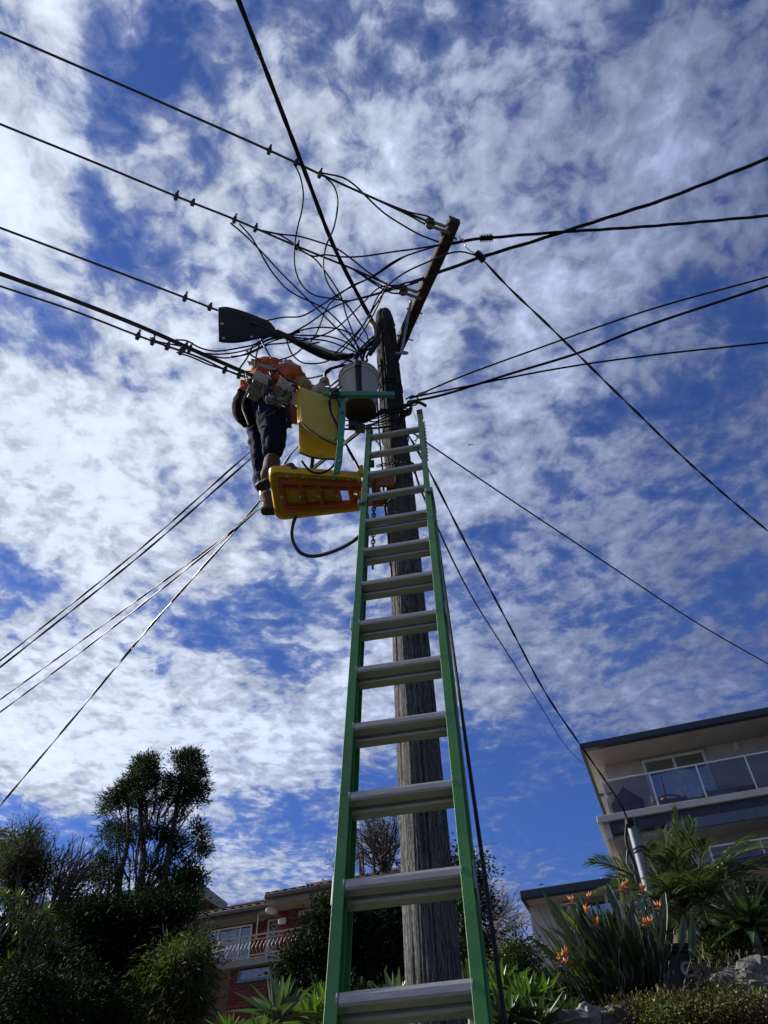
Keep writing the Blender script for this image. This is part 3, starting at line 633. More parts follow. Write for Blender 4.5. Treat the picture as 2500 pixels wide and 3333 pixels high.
# chains
def chain(root_label, name, pts, link_r=.0035, L=.032):
    path = catmull(pts, 10); P = [path[0]]; acc = 0
    root = thing(name, tuple(path[0]), root_label, 'chain')
    b = MB(); h = L * .5 - link_r; w = L * .28
    ring = [Vector((h * .55 * (1 if math.cos(a) > 0 else -1) + w * .9 * math.cos(a), w * math.sin(a), 0)) for a in [i * 2 * math.pi / 12 for i in range(12)]]
    ring.append(ring[0]); b.tube(ring, link_r, 5, cap=False); me = b.mesh('chain_link', RUST, True)
    d = 0; k = 0; s = L * .78
    cum = [0]
    for a, c in zip(path, path[1:]): cum.append(cum[-1] + (c - a).length)
    while d < cum[-1]:
        for i in range(len(cum) - 1):
            if cum[i + 1] >= d: break
        t = (d - cum[i]) / max(cum[i + 1] - cum[i], 1e-6); q = path[i].lerp(path[i + 1], t); dr = (path[i + 1] - path[i]).normalized()
        M_ = frame(q, dr, Vector((.3, -.8, .5))) @ Matrix.Rotation(R(90) * (k % 2) + R(30), 4, 'X')
        o = inst(me, 'chain_link', Matrix(), root); o.matrix_basis = M_; d += s; k += 1
    return root
chain('dark steel chain dangling inside the left stile of the ladder', 'dangling_chain', lift(z3((350, 860), (348, 1000), (345, 1150), (342, 1300), (337, 1480), (337, 1650), (333, 1770)), 3.1, 3.0), .0042, .040)
chain('dark steel chain tied across the front of the pole at the platform bracket', 'pole_chain', lift(z3((395, 785), (470, 768), (560, 752), (640, 748), (720, 770), (738, 850)), 3.2, 3.24), .0038, .036)
chain('dark chain running down beside the right stile of the fly section', 'stile_chain', lift(z3((822, 370), (832, 450), (842, 560), (848, 640), (855, 730)), 3.06, 3.0), .0030, .028)
chain('thin chain slanting behind the second rung from the top at right', 'stay_chain', lift(z3((785, 480), (755, 530), (720, 580)), 3.15, 3.2), .0028, .028)
chain('thin chain slanting behind the top rungs at left', 'stay_chain', lift(z3((345, 515), (385, 565), (425, 620)), 3.15, 3.2), .0028, .028)
chain('dark chain hanging beside the right stile above the guide bracket', 'stile_chain', lift(z3((905, 1160), (920, 1230), (935, 1300), (942, 1360)), 2.76, 2.72), .0028, .026)

# ================================================================ platform, mat, bucket and covers on the pole
YEL = mat('yellow_moulded_plastic', (0.80, 0.46, 0.012), 0.38, var=0.08, dirt=(0.32, 0.18, 0.02, 0.4), dscale=7, transl=0.12)
YELP = mat('yellow_panel_plastic', (0.36, 0.25, 0.012), 0.45, var=0.08, dirt=(0.28, 0.19, 0.03, 0.5), dscale=9)
ORA = mat('orange_painted_steel', (0.33, 0.07, 0.014), 0.45, var=0.12, dirt=(0.16, 0.05, 0.02, 0.5), dscale=10)
PZ = 5.33
plat = thing('work_platform', (-0.42, 3.34, PZ), 'yellow pole platform with an orange ribbed frame underneath, bolted to the timber pole', 'platform')
def outline(px_pts, z): return [at_z(x, y, z) for x, y in px_pts]
def rounded(pts, r, n=6):
    out_ = []
    N_ = len(pts)
    for i, p in enumerate(pts):
        a = pts[i - 1]; b = pts[(i + 1) % N_]; rr = min(r[i] if isinstance(r, (list, tuple)) else r, (a - p).length * .45, (b - p).length * .45)
        if rr < .003: out_.append(p); continue
        p0 = p + (a - p).normalized() * rr; p1 = p + (b - p).normalized() * rr
        for k in range(n + 1):
            t = k / n; out_.append(p0 * (1 - t) ** 2 + p * 2 * t * (1 - t) + p1 * t * t)
    return out_
oc = outline([(872, 1524), (1170, 1547), (1190, 1656), (898, 1690)], PZ)
def slab(pts, holes, z0, z1, name, m, parent, bevel=0.0):
    me = bpy.data.curves.new(name, 'CURVE'); me.dimensions = '2D'; me.fill_mode = 'BOTH'
    for loop in [pts] + holes:
        sp = me.splines.new('POLY'); sp.points.add(len(loop) - 1); sp.use_cyclic_u = True
        for q, p in zip(sp.points, loop): q.co = (p.x, p.y, 0, 1)
    me.extrude = (z1 - z0) / 2 - bevel; me.bevel_depth = bevel; me.bevel_resolution = 2; me.offset = -bevel
    tmp = bpy.data.objects.new('tmp', me); C.objects.link(tmp); tmp.location = (0, 0, (z0 + z1) / 2)
    dg = bpy.context.evaluated_depsgraph_get(); dg.update(); ev = tmp.evaluated_get(dg); m2 = bpy.data.meshes.new_from_object(ev)
    m2.transform(Matrix.Translation((0, 0, (z0 + z1) / 2))); m2.name = name
    bpy.data.objects.remove(tmp); m2.materials.clear(); m2.materials.append(m)
    o = bpy.data.objects.new(name, m2); C.objects.link(o)
    if parent: put(o, parent)
    return o
deck_o = rounded(oc, [.07, .02, .02, .07])
# inner frame coordinates: u along the platform (0 outer .. 1 inner), v across (0 near .. 1 far)
def pu(u, v, z=PZ):
    a = oc[0].lerp(oc[1], u); b = oc[3].lerp(oc[2], u); q = a.lerp(b, v); return Vector((q.x, q.y, z))
slot = rounded([pu(.755, .38), pu(.84, .38), pu(.84, .78), pu(.765, .78)], .02)
hole = [pu(.915, .55) + Vector((.012 * math.cos(a), .012 * math.sin(a), 0)) for a in [-i * math.pi / 8 for i in range(16)]]
slot2 = [pu(.968, .36), pu(.985, .36), pu(.985, .78), pu(.968, .78)]
slab(deck_o, [slot, hole, slot2], PZ, PZ + .012, 'deck', YELP, plat)
# raised rim of the moulding
b = MB(); N_ = len(deck_o); cen = sum(deck_o, Vector()) / N_; rim = []
rows = []
for p in deck_o + [deck_o[0]]:
    d = (p - cen).normalized(); rows.append([Vector((p.x, p.y, PZ + .012)) - d * .032, Vector((p.x, p.y, PZ - .012)) - d * .022, Vector((p.x, p.y, PZ - .022)) - d * .010, Vector((p.x, p.y, PZ - .010)), Vector((p.x, p.y, PZ + .030)) + d * .004, Vector((p.x, p.y, PZ + .036)) - d * .008, Vector((p.x, p.y, PZ + .016)) - d * .03])
b.grid(rows); b.build('rim', YEL, plat, smooth=True)
b = MB(); e = pu(.985, .0, PZ + .03); b.prism(rounded([e + Vector((-.012, 0, -.02)), e + Vector((.035, .0, -.02)), e + Vector((.035, 0, .06)), e + Vector((.012, 0, .06)), e + Vector((.004, 0, .012))], .008, 3), Vector((0, -.012, 0)), Vector((0, .03, 0))); b.build('hook_lug', YEL, plat)
# orange frame: rails and ribs under the deck
def bar(a, b_, w, z0, z1, name='rib', m=ORA, parent=plat, bev=.002):
    d = (b_ - a).normalized(); n_ = d.cross(Vector((0, 0, 1))) * w / 2; mb = MB()
    mb.prism([Vector((q.x, q.y, 0)) for q in (a - n_, b_ - n_, b_ + n_, a + n_)], Vector((0, 0, z0)), Vector((0, 0, z1))); return mb.build(name, m, parent, bevel=bev)
bar(pu(.10, .20), pu(1.22, .22), .034, PZ - .030, PZ - .003, 'rail'); bar(pu(.13, .80), pu(1.22, .79), .034, PZ - .030, PZ - .003, 'rail')
bar(pu(.115, .20), pu(.135, .80), .030, PZ - .0285, PZ - .004, 'rib')
bar(pu(.10, .31), pu(1.0, .31), .010, PZ - .046, PZ - .004, 'rib')
bar(pu(.12, .70), pu(1.0, .70), .010, PZ - .046, PZ - .004, 'rib')
for u in (.335, .53, .71): bar(pu(u, .245), pu(u + .01, .755), .026, PZ - .0275, PZ - .005, 'rib'); bar(pu(u + .025, .30), pu(u + .03, .72), .006, PZ - .040, PZ - .006, 'rib')
bar(pu(.875, .245), pu(.88, .755), .030, PZ - .0275, PZ - .005, 'rib')
BUTT = mat('pale_bolt_cap', (.42, .40, .36), .5)
for (u, v) in ((.075, .27), (.20, .125), (.37, .125), (.54, .125), (.71, .125), (.87, .125), (.115, .50), (.315, .50), (.52, .50), (.715, .50), (.14, .86)):
    c = pu(u, v); b = MB(); zb = PZ - .0305 if v in (.50,) else PZ - .004; b.lathe([(.0095, .004), (.0105, 0), (.008, -.004), (.002, -.0055)], Matrix.Translation((c.x, c.y, zb)), 10); b.build('bolt_cap', BUTT, plat, smooth=True)
# bracket against the pole
xp, rp = pole_axis(5.35)
for v, zt in ((.22, .11), (.79, .11)):
    a = pu(.98, v); e = Vector((xp - rp - .002 + .05, a.y, 0)); b = MB()
    b.prism([Vector((a.x, a.y, PZ - .02)), Vector((e.x, a.y, PZ - .05)), Vector((e.x, a.y, PZ + zt)), Vector((a.x + .05, a.y, PZ + .05))], Vector((0, -.012, 0)), Vector((0, .012, 0))); b.build('side_plate', ORA, plat, bevel=.003)
bar(pu(1.15, .10), pu(1.15, .95), .05, PZ - .012, PZ + .09, 'saddle'); 
b = MB(); a = at_z(1235, 1572, PZ + .03); e = at_z(1300, 1577, PZ + .03); b.rod(a, e, .012); b.build('pin', STEEL, plat); b = MB(); b.rod(e - Vector((.03, 0, 0)), e + Vector((.012, 0, 0)), .016); b.build('pin_head', STEEL, plat)
b = MB(); a = at_z(1205, 1510, PZ + .10); b.box(a, (.055, .03, .05)); b.build('chain_holder', RUST, plat, bevel=.003)

# ---- yellow insulating mat folded over the green board
MY = 3.02
MATY = mat('yellow_rubber_mat', (0.80, 0.56, 0.012), 0.5, var=0.06, bump=0.05, bscale=30, transl=0.30)
MATSH = mat('shaded_yellow_mat', (0.45, 0.35, 0.022), 0.6, var=0.07, bump=0.05, bscale=30)  # front leaf: its shade is put into a darker copy of the mat colour
DARKF = mat('dark_mat_lining', (0.02, 0.018, 0.015), 0.7)
matr = thing('insulating_mat', tuple(at_y(1045, 1495, MY)), 'yellow rubber insulating mat folded in two and clipped to the green board', 'insulating mat')
def zp(x, y, d=0.0): return at_y(*z1((x, y))[0], MY + d)
def sheet_between(topedge, botedge, n, name, m, thick, depthf, bev=0):
    T = catmull(topedge, n); B = catmull(botedge, n); rows = []; K = 10
    for a, b_ in zip(T, B): rows.append([a.lerp(b_, k / K) + Vector((0, depthf(k / K), 0)) for k in range(K + 1)])
    mb = MB(); mb.grid(rows); o = mb.build(name, m, matr, smooth=True); sm = o.modifiers.new('thick', 'SOLIDIFY'); sm.thickness = thick; sm.offset = 0; return o
sheet_between([zp(662, 765, .03), zp(760, 790, .06), zp(860, 805, .06), zp(945, 835, .05)], [zp(672, 1188, .02), zp(745, 1215, .05), zp(820, 1228, .07), zp(935, 1234, .06)], 6, 'back_leaf', MATY, .006, lambda t: .02 * math.sin(t * 3.1))
sheet_between([zp(668, 740, -.03), zp(760, 775, -.045), zp(850, 805, -.045), zp(945, 832, -.035)], [zp(686, 985, -.06), zp(750, 1040, -.05), zp(835, 1095, -.045), zp(932, 1138, -.03)], 6, 'front_leaf', MATSH, .006, lambda t: -.012 * math.sin(t * 3.1))
fold = MB(); F0 = catmull([zp(668, 740, -.03), zp(676, 860, -.045), zp(686, 985, -.06)], 6); rows = []
for i, p in enumerate(F0):
    q = zp(660 + 3 * i / 12, 762 + 240 * i / 12, .03); rows.append([p, p.lerp(q, .35) + Vector((-.012, -.004, 0)), p.lerp(q, .7) + Vector((-.012, 0, 0)), q])
fold.grid(rows); o = fold.build('fold', MATY, matr, smooth=True); sm = o.modifiers.new('thick', 'SOLIDIFY'); sm.thickness = .005
e = MB(); e.tube(catmull([zp(686, 985, -.062), zp(720, 1020, -.058), zp(760, 1050, -.055), zp(835, 1098, -.05), zp(932, 1140, -.035)], 6), [.004] * 3 + [.006] * 22, 6); e.build('edge_binding', DARKF, matr, smooth=True)
e = MB(); e.tube(catmull([zp(672, 1188, .018), zp(745, 1217, .045), zp(820, 1230, .065), zp(935, 1236, .055)], 6), .0065, 6); e.build('edge_binding', DARKF, matr, smooth=True)
for x, y, d in ((802, 1040, -.052), (905, 1097, -.045), (912, 960, -.045), (915, 828, -.045), (815, 1195, .05)):
    b = MB(); c = zp(x, y, d); b.lathe([(.002, -.006), (.010, -.005), (.012, 0), (.010, .003)], Matrix.Translation(c) @ Matrix.Rotation(R(-90), 4, 'X'), 12); b.build('stud', BUTT, matr, smooth=True)
# ---- green board and clamp arm
GRB = mat('sea_green_fibreglass', (0.022, 0.20, 0.115), 0.45, var=0.1, bump=.03)
GRL = mat('bright_green_clamp_strap', (0.03, 0.30, 0.06), 0.45)
gb = thing('clamp_frame', tuple(at_y(1098, 1545, 3.06)), 'green fibreglass board with an arm clamped across the front of the pole', 'clamp frame')
def flat(px, y, thick, name, m, parent, bev=.002):
    b = MB(); b.prism([at_y(x, yy, y) for x, yy in px], Vector((0, -thick / 2, 0)), Vector((0, thick / 2, 0))); return b.build(name, m, parent, bevel=bev)
flat(z1((938, 800), (962, 795), (985, 850), (988, 905), (968, 1150), (962, 1245), (945, 1325), (900, 1338), (918, 1240), (930, 1130), (942, 900)), 2.93, .022, 'board', GRB, gb)
flat(z1((938, 783), (1316, 788), (1316, 811), (938, 812)), 2.912, .03, 'arm', GRB, gb)
flat(z1((825, 782), (870, 778), (872, 806), (840, 800)), 2.92, .03, 'strap', GRL, gb)
flat(z1((868, 770), (925, 768), (948, 780), (935, 812), (870, 808)), 2.90, .05, 'clamp_jaw', mat('dark_green_plastic', (.012, .05, .03), .4), gb, .004)
for x in (873, 880): flat(z1((x, 782), (x + 4, 782), (x + 4, 800), (x, 800)), 2.872, .002, 'mark', mat('white_paint', (.7, .7, .7), .5), gb, 0)
b = MB(); b.rod(at_y(*z1((900, 785))[0], 2.88), at_y(*z1((960, 742))[0], 2.86), .011, .004); b.build('clamp_handle', BLACK, gb)
for q in ((946, 1250), (958, 915)): 
    b = MB(); c = at_y(*z1(q)[0], 2.917); b.rod(c, c + Vector((0, -.012, 0)), .006); b.build('rivet', STEEL, gb)
# marks scratched on the board: an upside-down number
for i in range(2):
    o = MB(); x0 = 955 + i * 11
    o.tube([at_y(*z1((x0, 910))[0], 2.916), at_y(*z1((x0 + 5, 924))[0], 2.916), at_y(*z1((x0 + 8, 910))[0], 2.916), at_y(*z1((x0 + 9, 926))[0], 2.916)], .0012, 4); o.build('pen_mark', BLACK, gb)
# faint printed line on the mat
pm = MB()
for k in range(12):
    a = zp(856 - k * .3, 820 + k * 11, -.052); b_ = zp(856 - k * .3, 826 + k * 11, -.052); pm.box((a + b_) / 2, (.003, .002, .010))
o = pm.build('printed_line', mat('brown_print', (.22, .15, .02), .6), matr); o['kind'] = 'stuff'

# ---- white bucket
BKW = mat('white_bucket_plastic', (0.36, 0.34, 0.315), 0.4, var=0.05, dirt=(0.24, 0.18, 0.14, 0.6), dscale=6, transl=0.06)
bc = at_y(1172, 1336, 3.13)
bkt = thing('bucket', tuple(bc), 'dirty white bucket with a black strap hanging left of the timber pole', 'bucket')
tiltB = Matrix.Translation(bc) @ Matrix.Rotation(R(-1.5), 4, 'Y')
b = MB(); b.lathe([(.10, .004), (.112, .0), (.116, .01), (.120, .06), (.132, .20), (.141, .30), (.146, .345), (.153, .348), (.153, .362), (.149, .40), (.157, .402), (.157, .412), (.146, .412), (.140, .33), (.112, .02)], tiltB, 40); b.build('bucket_shell', BKW, bkt, smooth=True)
b = MB(); b.lathe([(.102, -.004), (.1165, -.004), (.119, .012), (.1195, .02)], tiltB, 36); b.build('base', mat('black_base', (.01, .01, .012), .6), bkt, smooth=True)
b = MB(); rows = []
for (r_, z_) in ((.122, .0), (.1235, .06), (.1355, .20), (.1445, .30), (.149, .343), (.1575, .35), (.158, .414), (.150, .43), (.12, .45)):
    rows.append([tiltB @ Vector((r_ * math.sin(a), -r_ * math.cos(a), z_)) for a in (-.16, -.05, .06, .16)])
b.grid(rows); o = b.build('strap', BLACK, bkt, smooth=True); sm = o.modifiers.new('thick', 'SOLIDIFY'); sm.thickness = .004
# things gathered at the bucket foot
for i, (px, py) in enumerate(((1150, 1385), (1172, 1395))):
    b = MB(); c = at_y(px, py, 3.2); b.box(c, (.07, .05, .05)); 
    for k in range(5): b.box(c + Vector((-.03 + k * .014, -.027, -.02)), (.006, .006, .045))
    tag(b.build('terminal_block', mat('dark_grey_plastic', (.06, .06, .055), .55), bevel=.003), ['finned grey terminal block below the bucket, the left one', 'finned grey terminal block below the bucket, the right one'][i], 'terminal block')

# ---- black rubber cover and line hose on the third conductor
RUB = mat('black_rubber_sheet', (0.008, 0.009, 0.011), 0.7, var=0.2, bump=.06, bscale=20, spec=.15)
cov_ = thing('rubber_cover', tuple(at_z(*z1((300, 300))[0], 6.98)), 'black rubber blanket folded over the third conductor with pale studs', 'rubber cover')
def cz(x, y, dy=0.0):
    q = at_z(*z1((300, 270))[0], 7.0); return at_y(*z1((x, y))[0], q.y + (x - 300) * .0014 + dy)
for dy, nm in ((-.03, 'front_leaf'), (.035, 'back_leaf')):
    T = catmull([cz(128, 208, dy * .3), cz(190, 214, dy * .4), cz(300, 240, dy), cz(400, 268, dy), cz(470, 296, dy), cz(522, 362, dy), cz(562, 398, dy)], 5); B = catmull([cz(134, 440, dy * 2), cz(200, 438, dy * 2), cz(290, 436, dy * 1.5), cz(370, 430, dy), cz(430, 424, dy), cz(500, 408, dy), cz(566, 402, dy)], 5)
    mb = MB(); mb.grid([[a.lerp(c, k / 8) + Vector((0, -.012 * math.sin(k / 8 * 3.1 + i * .25), 0)) for k in range(9)] for i, (a, c) in enumerate(zip(T, B))]); o = mb.build(nm, RUB, cov_, smooth=True); sm = o.modifiers.new('thick', 'SOLIDIFY'); sm.thickness = .005
for x, y in ((152, 320), (160, 418), (350, 408)):
    b = MB(); c = cz(x, y, -.075); b.lathe([(.002, -.005), (.011, -.004), (.013, 0), (.011, .003)], Matrix.Translation(c) @ Matrix.Rotation(R(-90), 4, 'X'), 12); b.build('stud', BUTT, cov_, smooth=True)
hose = thing('line_hose', tuple(at_z(*z1((800, 520))[0], 6.9)), 'black line hose with a yellowed inner face leading from the rubber cover to the pole', 'line hose')
ph = lift(z1((520, 374), (600, 414), (700, 470), (800, 522), (880, 548), (960, 545), (1040, 528)), cz(520, 372).y, 3.25)
b = MB(); b.tube(catmull(ph, 6), [.022, .023, .024, .025, .026] + [.026] * 22 + [.030, .028, .026, .024, .022, .02, .018, .018, .018, .018][:10], 10); b.build('hose', RUB, hose, smooth=True)
YE2 = mat('yellowed_inner_face', (0.30, 0.26, 0.17), .6, var=.15)
pz = lift(z1((515, 350), (600, 388), (690, 424), (780, 458), (880, 494), (1000, 520)), cz(520, 372).y + .03, 3.29); pz2 = lift(z1((540, 384), (600, 412), (690, 452), (800, 510), (900, 548), (1012, 574)), cz(520, 372).y + .03, 3.29)
mb = MB(); mb.grid([[a, a.lerp(c, .5), c] for a, c in zip(catmull(pz, 5), catmull(pz2, 5))]); o = mb.build('inner_face', YE2, hose, smooth=True); sm = o.modifiers.new('thick', 'SOLIDIFY'); sm.thickness = .004

# ---- two grey service boxes hanging on the thick cable
BOXM = mat('grey_box_plastic', (0.15, 0.155, 0.14), 0.5, var=0.12, dirt=(.10, .10, .09, .6), dscale=14)
BOXL = mat('pale_ribbed_cover', (0.50, 0.53, 0.56), 0.45, var=0.08)
def service_box(cx, cy, ang, label, s=1.0, nside=6):
    c = at_y(*z1((cx, cy))[0], 3.02); root = thing('service_box', tuple(c), label, 'service box')
    f = (c - CAM).normalized(); upv = (Vector((0, 0, 1)) - f * f.z).normalized(); rt = f.cross(upv); 
    Mx = Matrix((rt, -f, upv)).transposed().to_4x4(); Mx.translation = c; Mx = Mx @ Matrix.Rotation(ang, 4, 'Y') @ Matrix.Rotation(R(-18), 4, 'X') @ Matrix.Diagonal((s, s, s, 1))
    b = MB(); b.box((0, 0, -.03), (.105, .07, .115), M=Mx); b.box((.0, .01, -.10), (.085, .06, .04), M=Mx); b.build('case', BOXM, root, bevel=.007)
    for k in range(4):
        b = MB(); pts_ = [Mx @ Vector((x, .03, z)) for x, z in [(-.062, .030 + k * .017), (-.03, .042 + k * .017), (0, .032 + k * .017), (.035, .042 + k * .017), (.062, .032 + k * .017)]]
        b.tube(catmull(pts_, 4), .0070 * s, 8, flat=1.0); o = b.build('cover_rib', BOXL, root, smooth=True)
    b = MB(); b.lathe([(.0, .0), (.014, .0), (.017, .01), (.010, .018)], Mx @ Matrix.Translation((.01, .036, .0)) @ Matrix.Rotation(R(-90), 4, 'X'), 12); b.build('port', BOXM, root)
    b = MB(); b.box((-.058, .02, -.06), (.012, .03, .05), M=Mx); b.box((.055, .02, -.03), (.012, .03, .07), M=Mx); b.box((0, .038, -.085), (.06, .008, .012), M=Mx); 
    b.build('latch', BOXM, root, bevel=.002); return Mx
service_box(402, 728, R(14), 'grey service box with a pale ribbed cover, the left one hanging before the worker', 1.0)
service_box(560, 775, R(20), 'grey service box tangled in wires, the right one hanging before the worker', 1.0)
b = MB(); c = at_y(*z1((480, 830))[0], 3.0); b.box(c, (.07, .05, .035)); b.box(c + Vector((.08, .0, -.02)), (.06, .04, .03)); tag(b.build('cable_gland_block', BOXM, bevel=.004), 'small grey gland block hanging under the right service box', 'gland block')
loops = [((470, 640), (490, 690), (500, 780), (530, 850), (580, 880)), ((520, 630), (480, 680), (462, 740), (480, 810), (540, 860), (600, 870)), ((310, 650), (330, 720), (390, 745), (440, 740)),
 ((350, 640), (305, 645), (310, 700), (350, 740)), ((530, 640), (580, 690), (640, 720), (665, 765)), ((500, 760), (440, 740), (425, 800), (450, 850), (500, 860)), ((400, 870), (405, 920), (430, 940), (480, 930), (510, 905)),
 ((560, 700), (600, 740), (620, 820), (580, 880), (530, 870)), ((590, 760), (560, 820), (590, 850), (620, 800)), ((640, 740), (600, 700), (560, 690), (540, 720)), ((450, 880), (470, 850), (520, 862), (560, 870)), ((480, 640), (520, 628), (560, 680), (610, 720), (650, 745))]
for i, l in enumerate(loops):
    cable('box_lead', lift(z1(*l), 2.97 + rnd(-.02, .02), 2.98 + rnd(-.03, .03)), [.0055, .007, .004, .0045, .008, .003, .0028, .004, .005, .005, .003, .008][i], 'thin lead curling round the two grey service boxes', 'leads curling round the two grey service boxes', WHITEW if i in (5, 6) else BLACK, n=7, sides=6)

# ================================================================ the line worker
def skin(name, verts, edges, m, parent, sub=2, disp=None, root=0):
    me = bpy.data.meshes.new(name); me.from_pydata([tuple(v[0]) for v in verts], edges, []); me.materials.append(m)
    o = bpy.data.objects.new(name, me); C.objects.link(o)
    o.modifiers.new('skin', 'SKIN').use_smooth_shade = True
    for i, v in enumerate(verts):
        sv = me.skin_vertices[0].data[i]; r_ = v[1]; sv.radius = (r_, r_) if not isinstance(r_, tuple) else r_; sv.use_root = (i == root)
    s_ = o.modifiers.new('sub', 'SUBSURF'); s_.levels = s_.render_levels = sub
    if disp:
        tx = bpy.data.textures.new(name, 'CLOUDS'); tx.noise_scale = disp[1]; d = o.modifiers.new('folds', 'DISPLACE'); d.texture = tx; d.strength = disp[0]; d.mid_level = .5; d.texture_coords = 'GLOBAL'
        s2 = o.modifiers.new('sub2', 'SUBSURF'); s2.levels = s2.render_levels = 0
    dg = bpy.context.evaluated_depsgraph_get(); dg.update(); m2 = bpy.data.meshes.new_from_object(o.evaluated_get(dg)); m2.name = name
    o.modifiers.clear(); o.data = m2
    if not m2.materials: m2.materials.append(m)
    m2.polygons.foreach_set('use_smooth', [True] * len(m2.polygons))
    if parent: put(o, parent)
    return o
def pj(x, y, dep): return at_y(*z1((x, y))[0], dep)
DECK = PZ + .014
SKINM = mat('skin', (.32, .17, .11), .5, var=.08)
NAVY = mat('navy_work_cloth', (.008, .012, .036), .95, var=.25, scale=30, bump=.35, bscale=28, spec=.1)
BOOT = mat('brown_suede_boot', (.070, .040, .020), .85, var=.2, scale=20, bump=.1, dirt=(.05, .035, .025, .6), dscale=15)
SOLE = mat('dark_rubber_sole', (.018, .015, .013), .7)
worker = thing('person', tuple(at_z(905, 1560, DECK)), 'line worker in orange work shirt and navy trousers bending over on the yellow platform', 'person')
ankA = pj(492, 1238, 3.25); heelA = at_z(*z1((420, 1385))[0], DECK + .05); toeA = at_z(*z1((640, 1300))[0], DECK + .035)
ankB = pj(445, 1435, 3.50); ankB.z = DECK + .15; heelB = at_z(*z1((450, 1560))[0], DECK + .04); toeB = heelB + Vector((.24, -.02, 0))
kneeA = pj(500, 1030, 3.17); kneeB = pj(400, 1085, 3.42)
hipA = pj(465, 872, 3.22); hipB = pj(372, 870, 3.38); pel = pj(405, 830, 3.32)
waist = pj(415, 765, 3.30); chest = pj(505, 665, 3.30); neck = pj(565, 690, 3.28); head = pj(585, 790, 3.34)
shA = pj(610, 668, 3.16); shB = pj(420, 640, 3.42); elA = pj(672, 705, 3.14); wrA = pj(770, 768, 3.22)
elB = pj(600, 760, 3.50); wrB = pj(760, 790, 3.40)
mid = waist.lerp(chest, .55)
V = [(pel, .12), (hipA, .085), (kneeA, .062), (ankA, .030), (heelA.lerp(ankA, .4), .022), (heelA.lerp(toeA, .6), .018), (hipB, .085), (kneeB, .06), (ankB, .030), (heelB.lerp(ankB, .4), .022), (heelB.lerp(toeB, .6), .018),
     (waist, .105), (mid, .115), (chest, .12), (neck, .055), (head, .085), (shA, .058), (elA, .042), (wrA, .030), (shB, .058), (elB, .042), (wrB, .030), (wrA + (wrA - elA).normalized() * .06, .026), (wrB + (wrB - elB).normalized() * .06, .026)]
E_ = [(0, 1), (1, 2), (2, 3), (3, 4), (4, 5), (0, 6), (6, 7), (7, 8), (8, 9), (9, 10), (0, 11), (11, 12), (12, 13), (13, 14), (14, 15), (13, 16), (16, 17), (17, 18), (18, 22), (13, 19), (19, 20), (20, 21), (21, 23)]
skin('body', V, E_, SKINM, worker)
cuffA = kneeA.lerp(ankA, .97); cuffB = kneeB.lerp(ankB, .90)
TV = [(pel, .160), (hipA, .132), (hipA.lerp(kneeA, .5), .118), (kneeA, .100), (kneeA.lerp(cuffA, .5), .088), (cuffA, .078), (hipB, .112), (hipB.lerp(kneeB, .5), .10), (kneeB, .084), (kneeB.lerp(cuffB, .5), .074), (cuffB, .066), (pel.lerp(waist, .8), .125)]
skin('trousers', TV, [(0, 1), (1, 2), (2, 3), (3, 4), (4, 5), (0, 6), (6, 7), (7, 8), (8, 9), (9, 10), (0, 11)], NAVY, worker, 3, (.05, .07))
# hi-vis shirt with reflective tape
def shirtmat():
    m = bpy.data.materials.new('orange_hi_vis_cloth'); m.use_nodes = True; t = m.node_tree; t.nodes.clear(); k = NT(t)
    P = k.n('ShaderNodeNewGeometry').outputs['Position']; axv = (chest - waist).normalized()
    d = k.vm('DOT_PRODUCT', k.vm('SUBTRACT', P, tuple(waist)).outputs[0], tuple(axv)).outputs['Value']
    d = k.m('ADD', d, k.m('MULTIPLY', k.noise(P, 9, 2).outputs[0], .03))
    b1 = k.m('MULTIPLY', k.mapr(d, .105, .109, 0, 1), k.mapr(d, .148, .152, 1, 0))
    c = k.mix(k.mapr(k.noise(P, 14, 5).outputs[0], .3, .7, 0, 1), (.50, .085, .022), (.62, .13, .03))
    c = k.mix(b1, c, (.42, .43, .42))
    p = k.n('ShaderNodeBsdfPrincipled', {'Base Color': c, 'Roughness': .75})
    t.links.new(k.n('ShaderNodeBump', {'Height': k.noise(P, 30, 5, .6).outputs[0], 'Strength': .5, 'Distance': .02}).outputs[0], p.inputs['Normal'])
    tl = k.n('ShaderNodeBsdfTranslucent', {'Color': c}); k.n('ShaderNodeOutputMaterial', {0: k.n('ShaderNodeMixShader', {0: .2, 1: p.outputs[0], 2: tl.outputs[0]}).outputs[0]}); return m
SHM = shirtmat()
SV = [(waist, .160), (pel.lerp(waist, .35), .155), (mid, .165), (chest, .150), (shA, .105), (shA.lerp(elA, .55), .095), (elA.lerp(shA, .05), .074), (shB + Vector((-.03, 0, -.02)), .120), (shB.lerp(elB, .6), .10), (elB, .066), (neck, .075)]
skin('shirt', SV, [(0, 1), (0, 2), (2, 3), (3, 4), (4, 5), (5, 6), (3, 7), (7, 8), (8, 9), (3, 10)], SHM, worker, 3, (.075, .07))
YSL = mat('yellow_sleeve_cloth', (.30, .26, .06), .7, var=.15, bump=.2, bscale=30)
skin('sleeve_guard', [(elA.lerp(shA, .12), .062), (elA.lerp(wrA, .35), .056), (elA.lerp(wrA, .8), .040)], [(0, 1), (1, 2)], YSL, worker, 2, (.012, .05))
skin('sleeve_guard', [(elB.lerp(shB, .12), .06), (elB.lerp(wrB, .35), .052), (elB.lerp(wrB, .8), .040)], [(0, 1), (1, 2)], YSL, worker, 2)
GLV = mat('cream_leather_glove', (.46, .38, .30), .7, var=.15, scale=40, bump=.2, bscale=90)
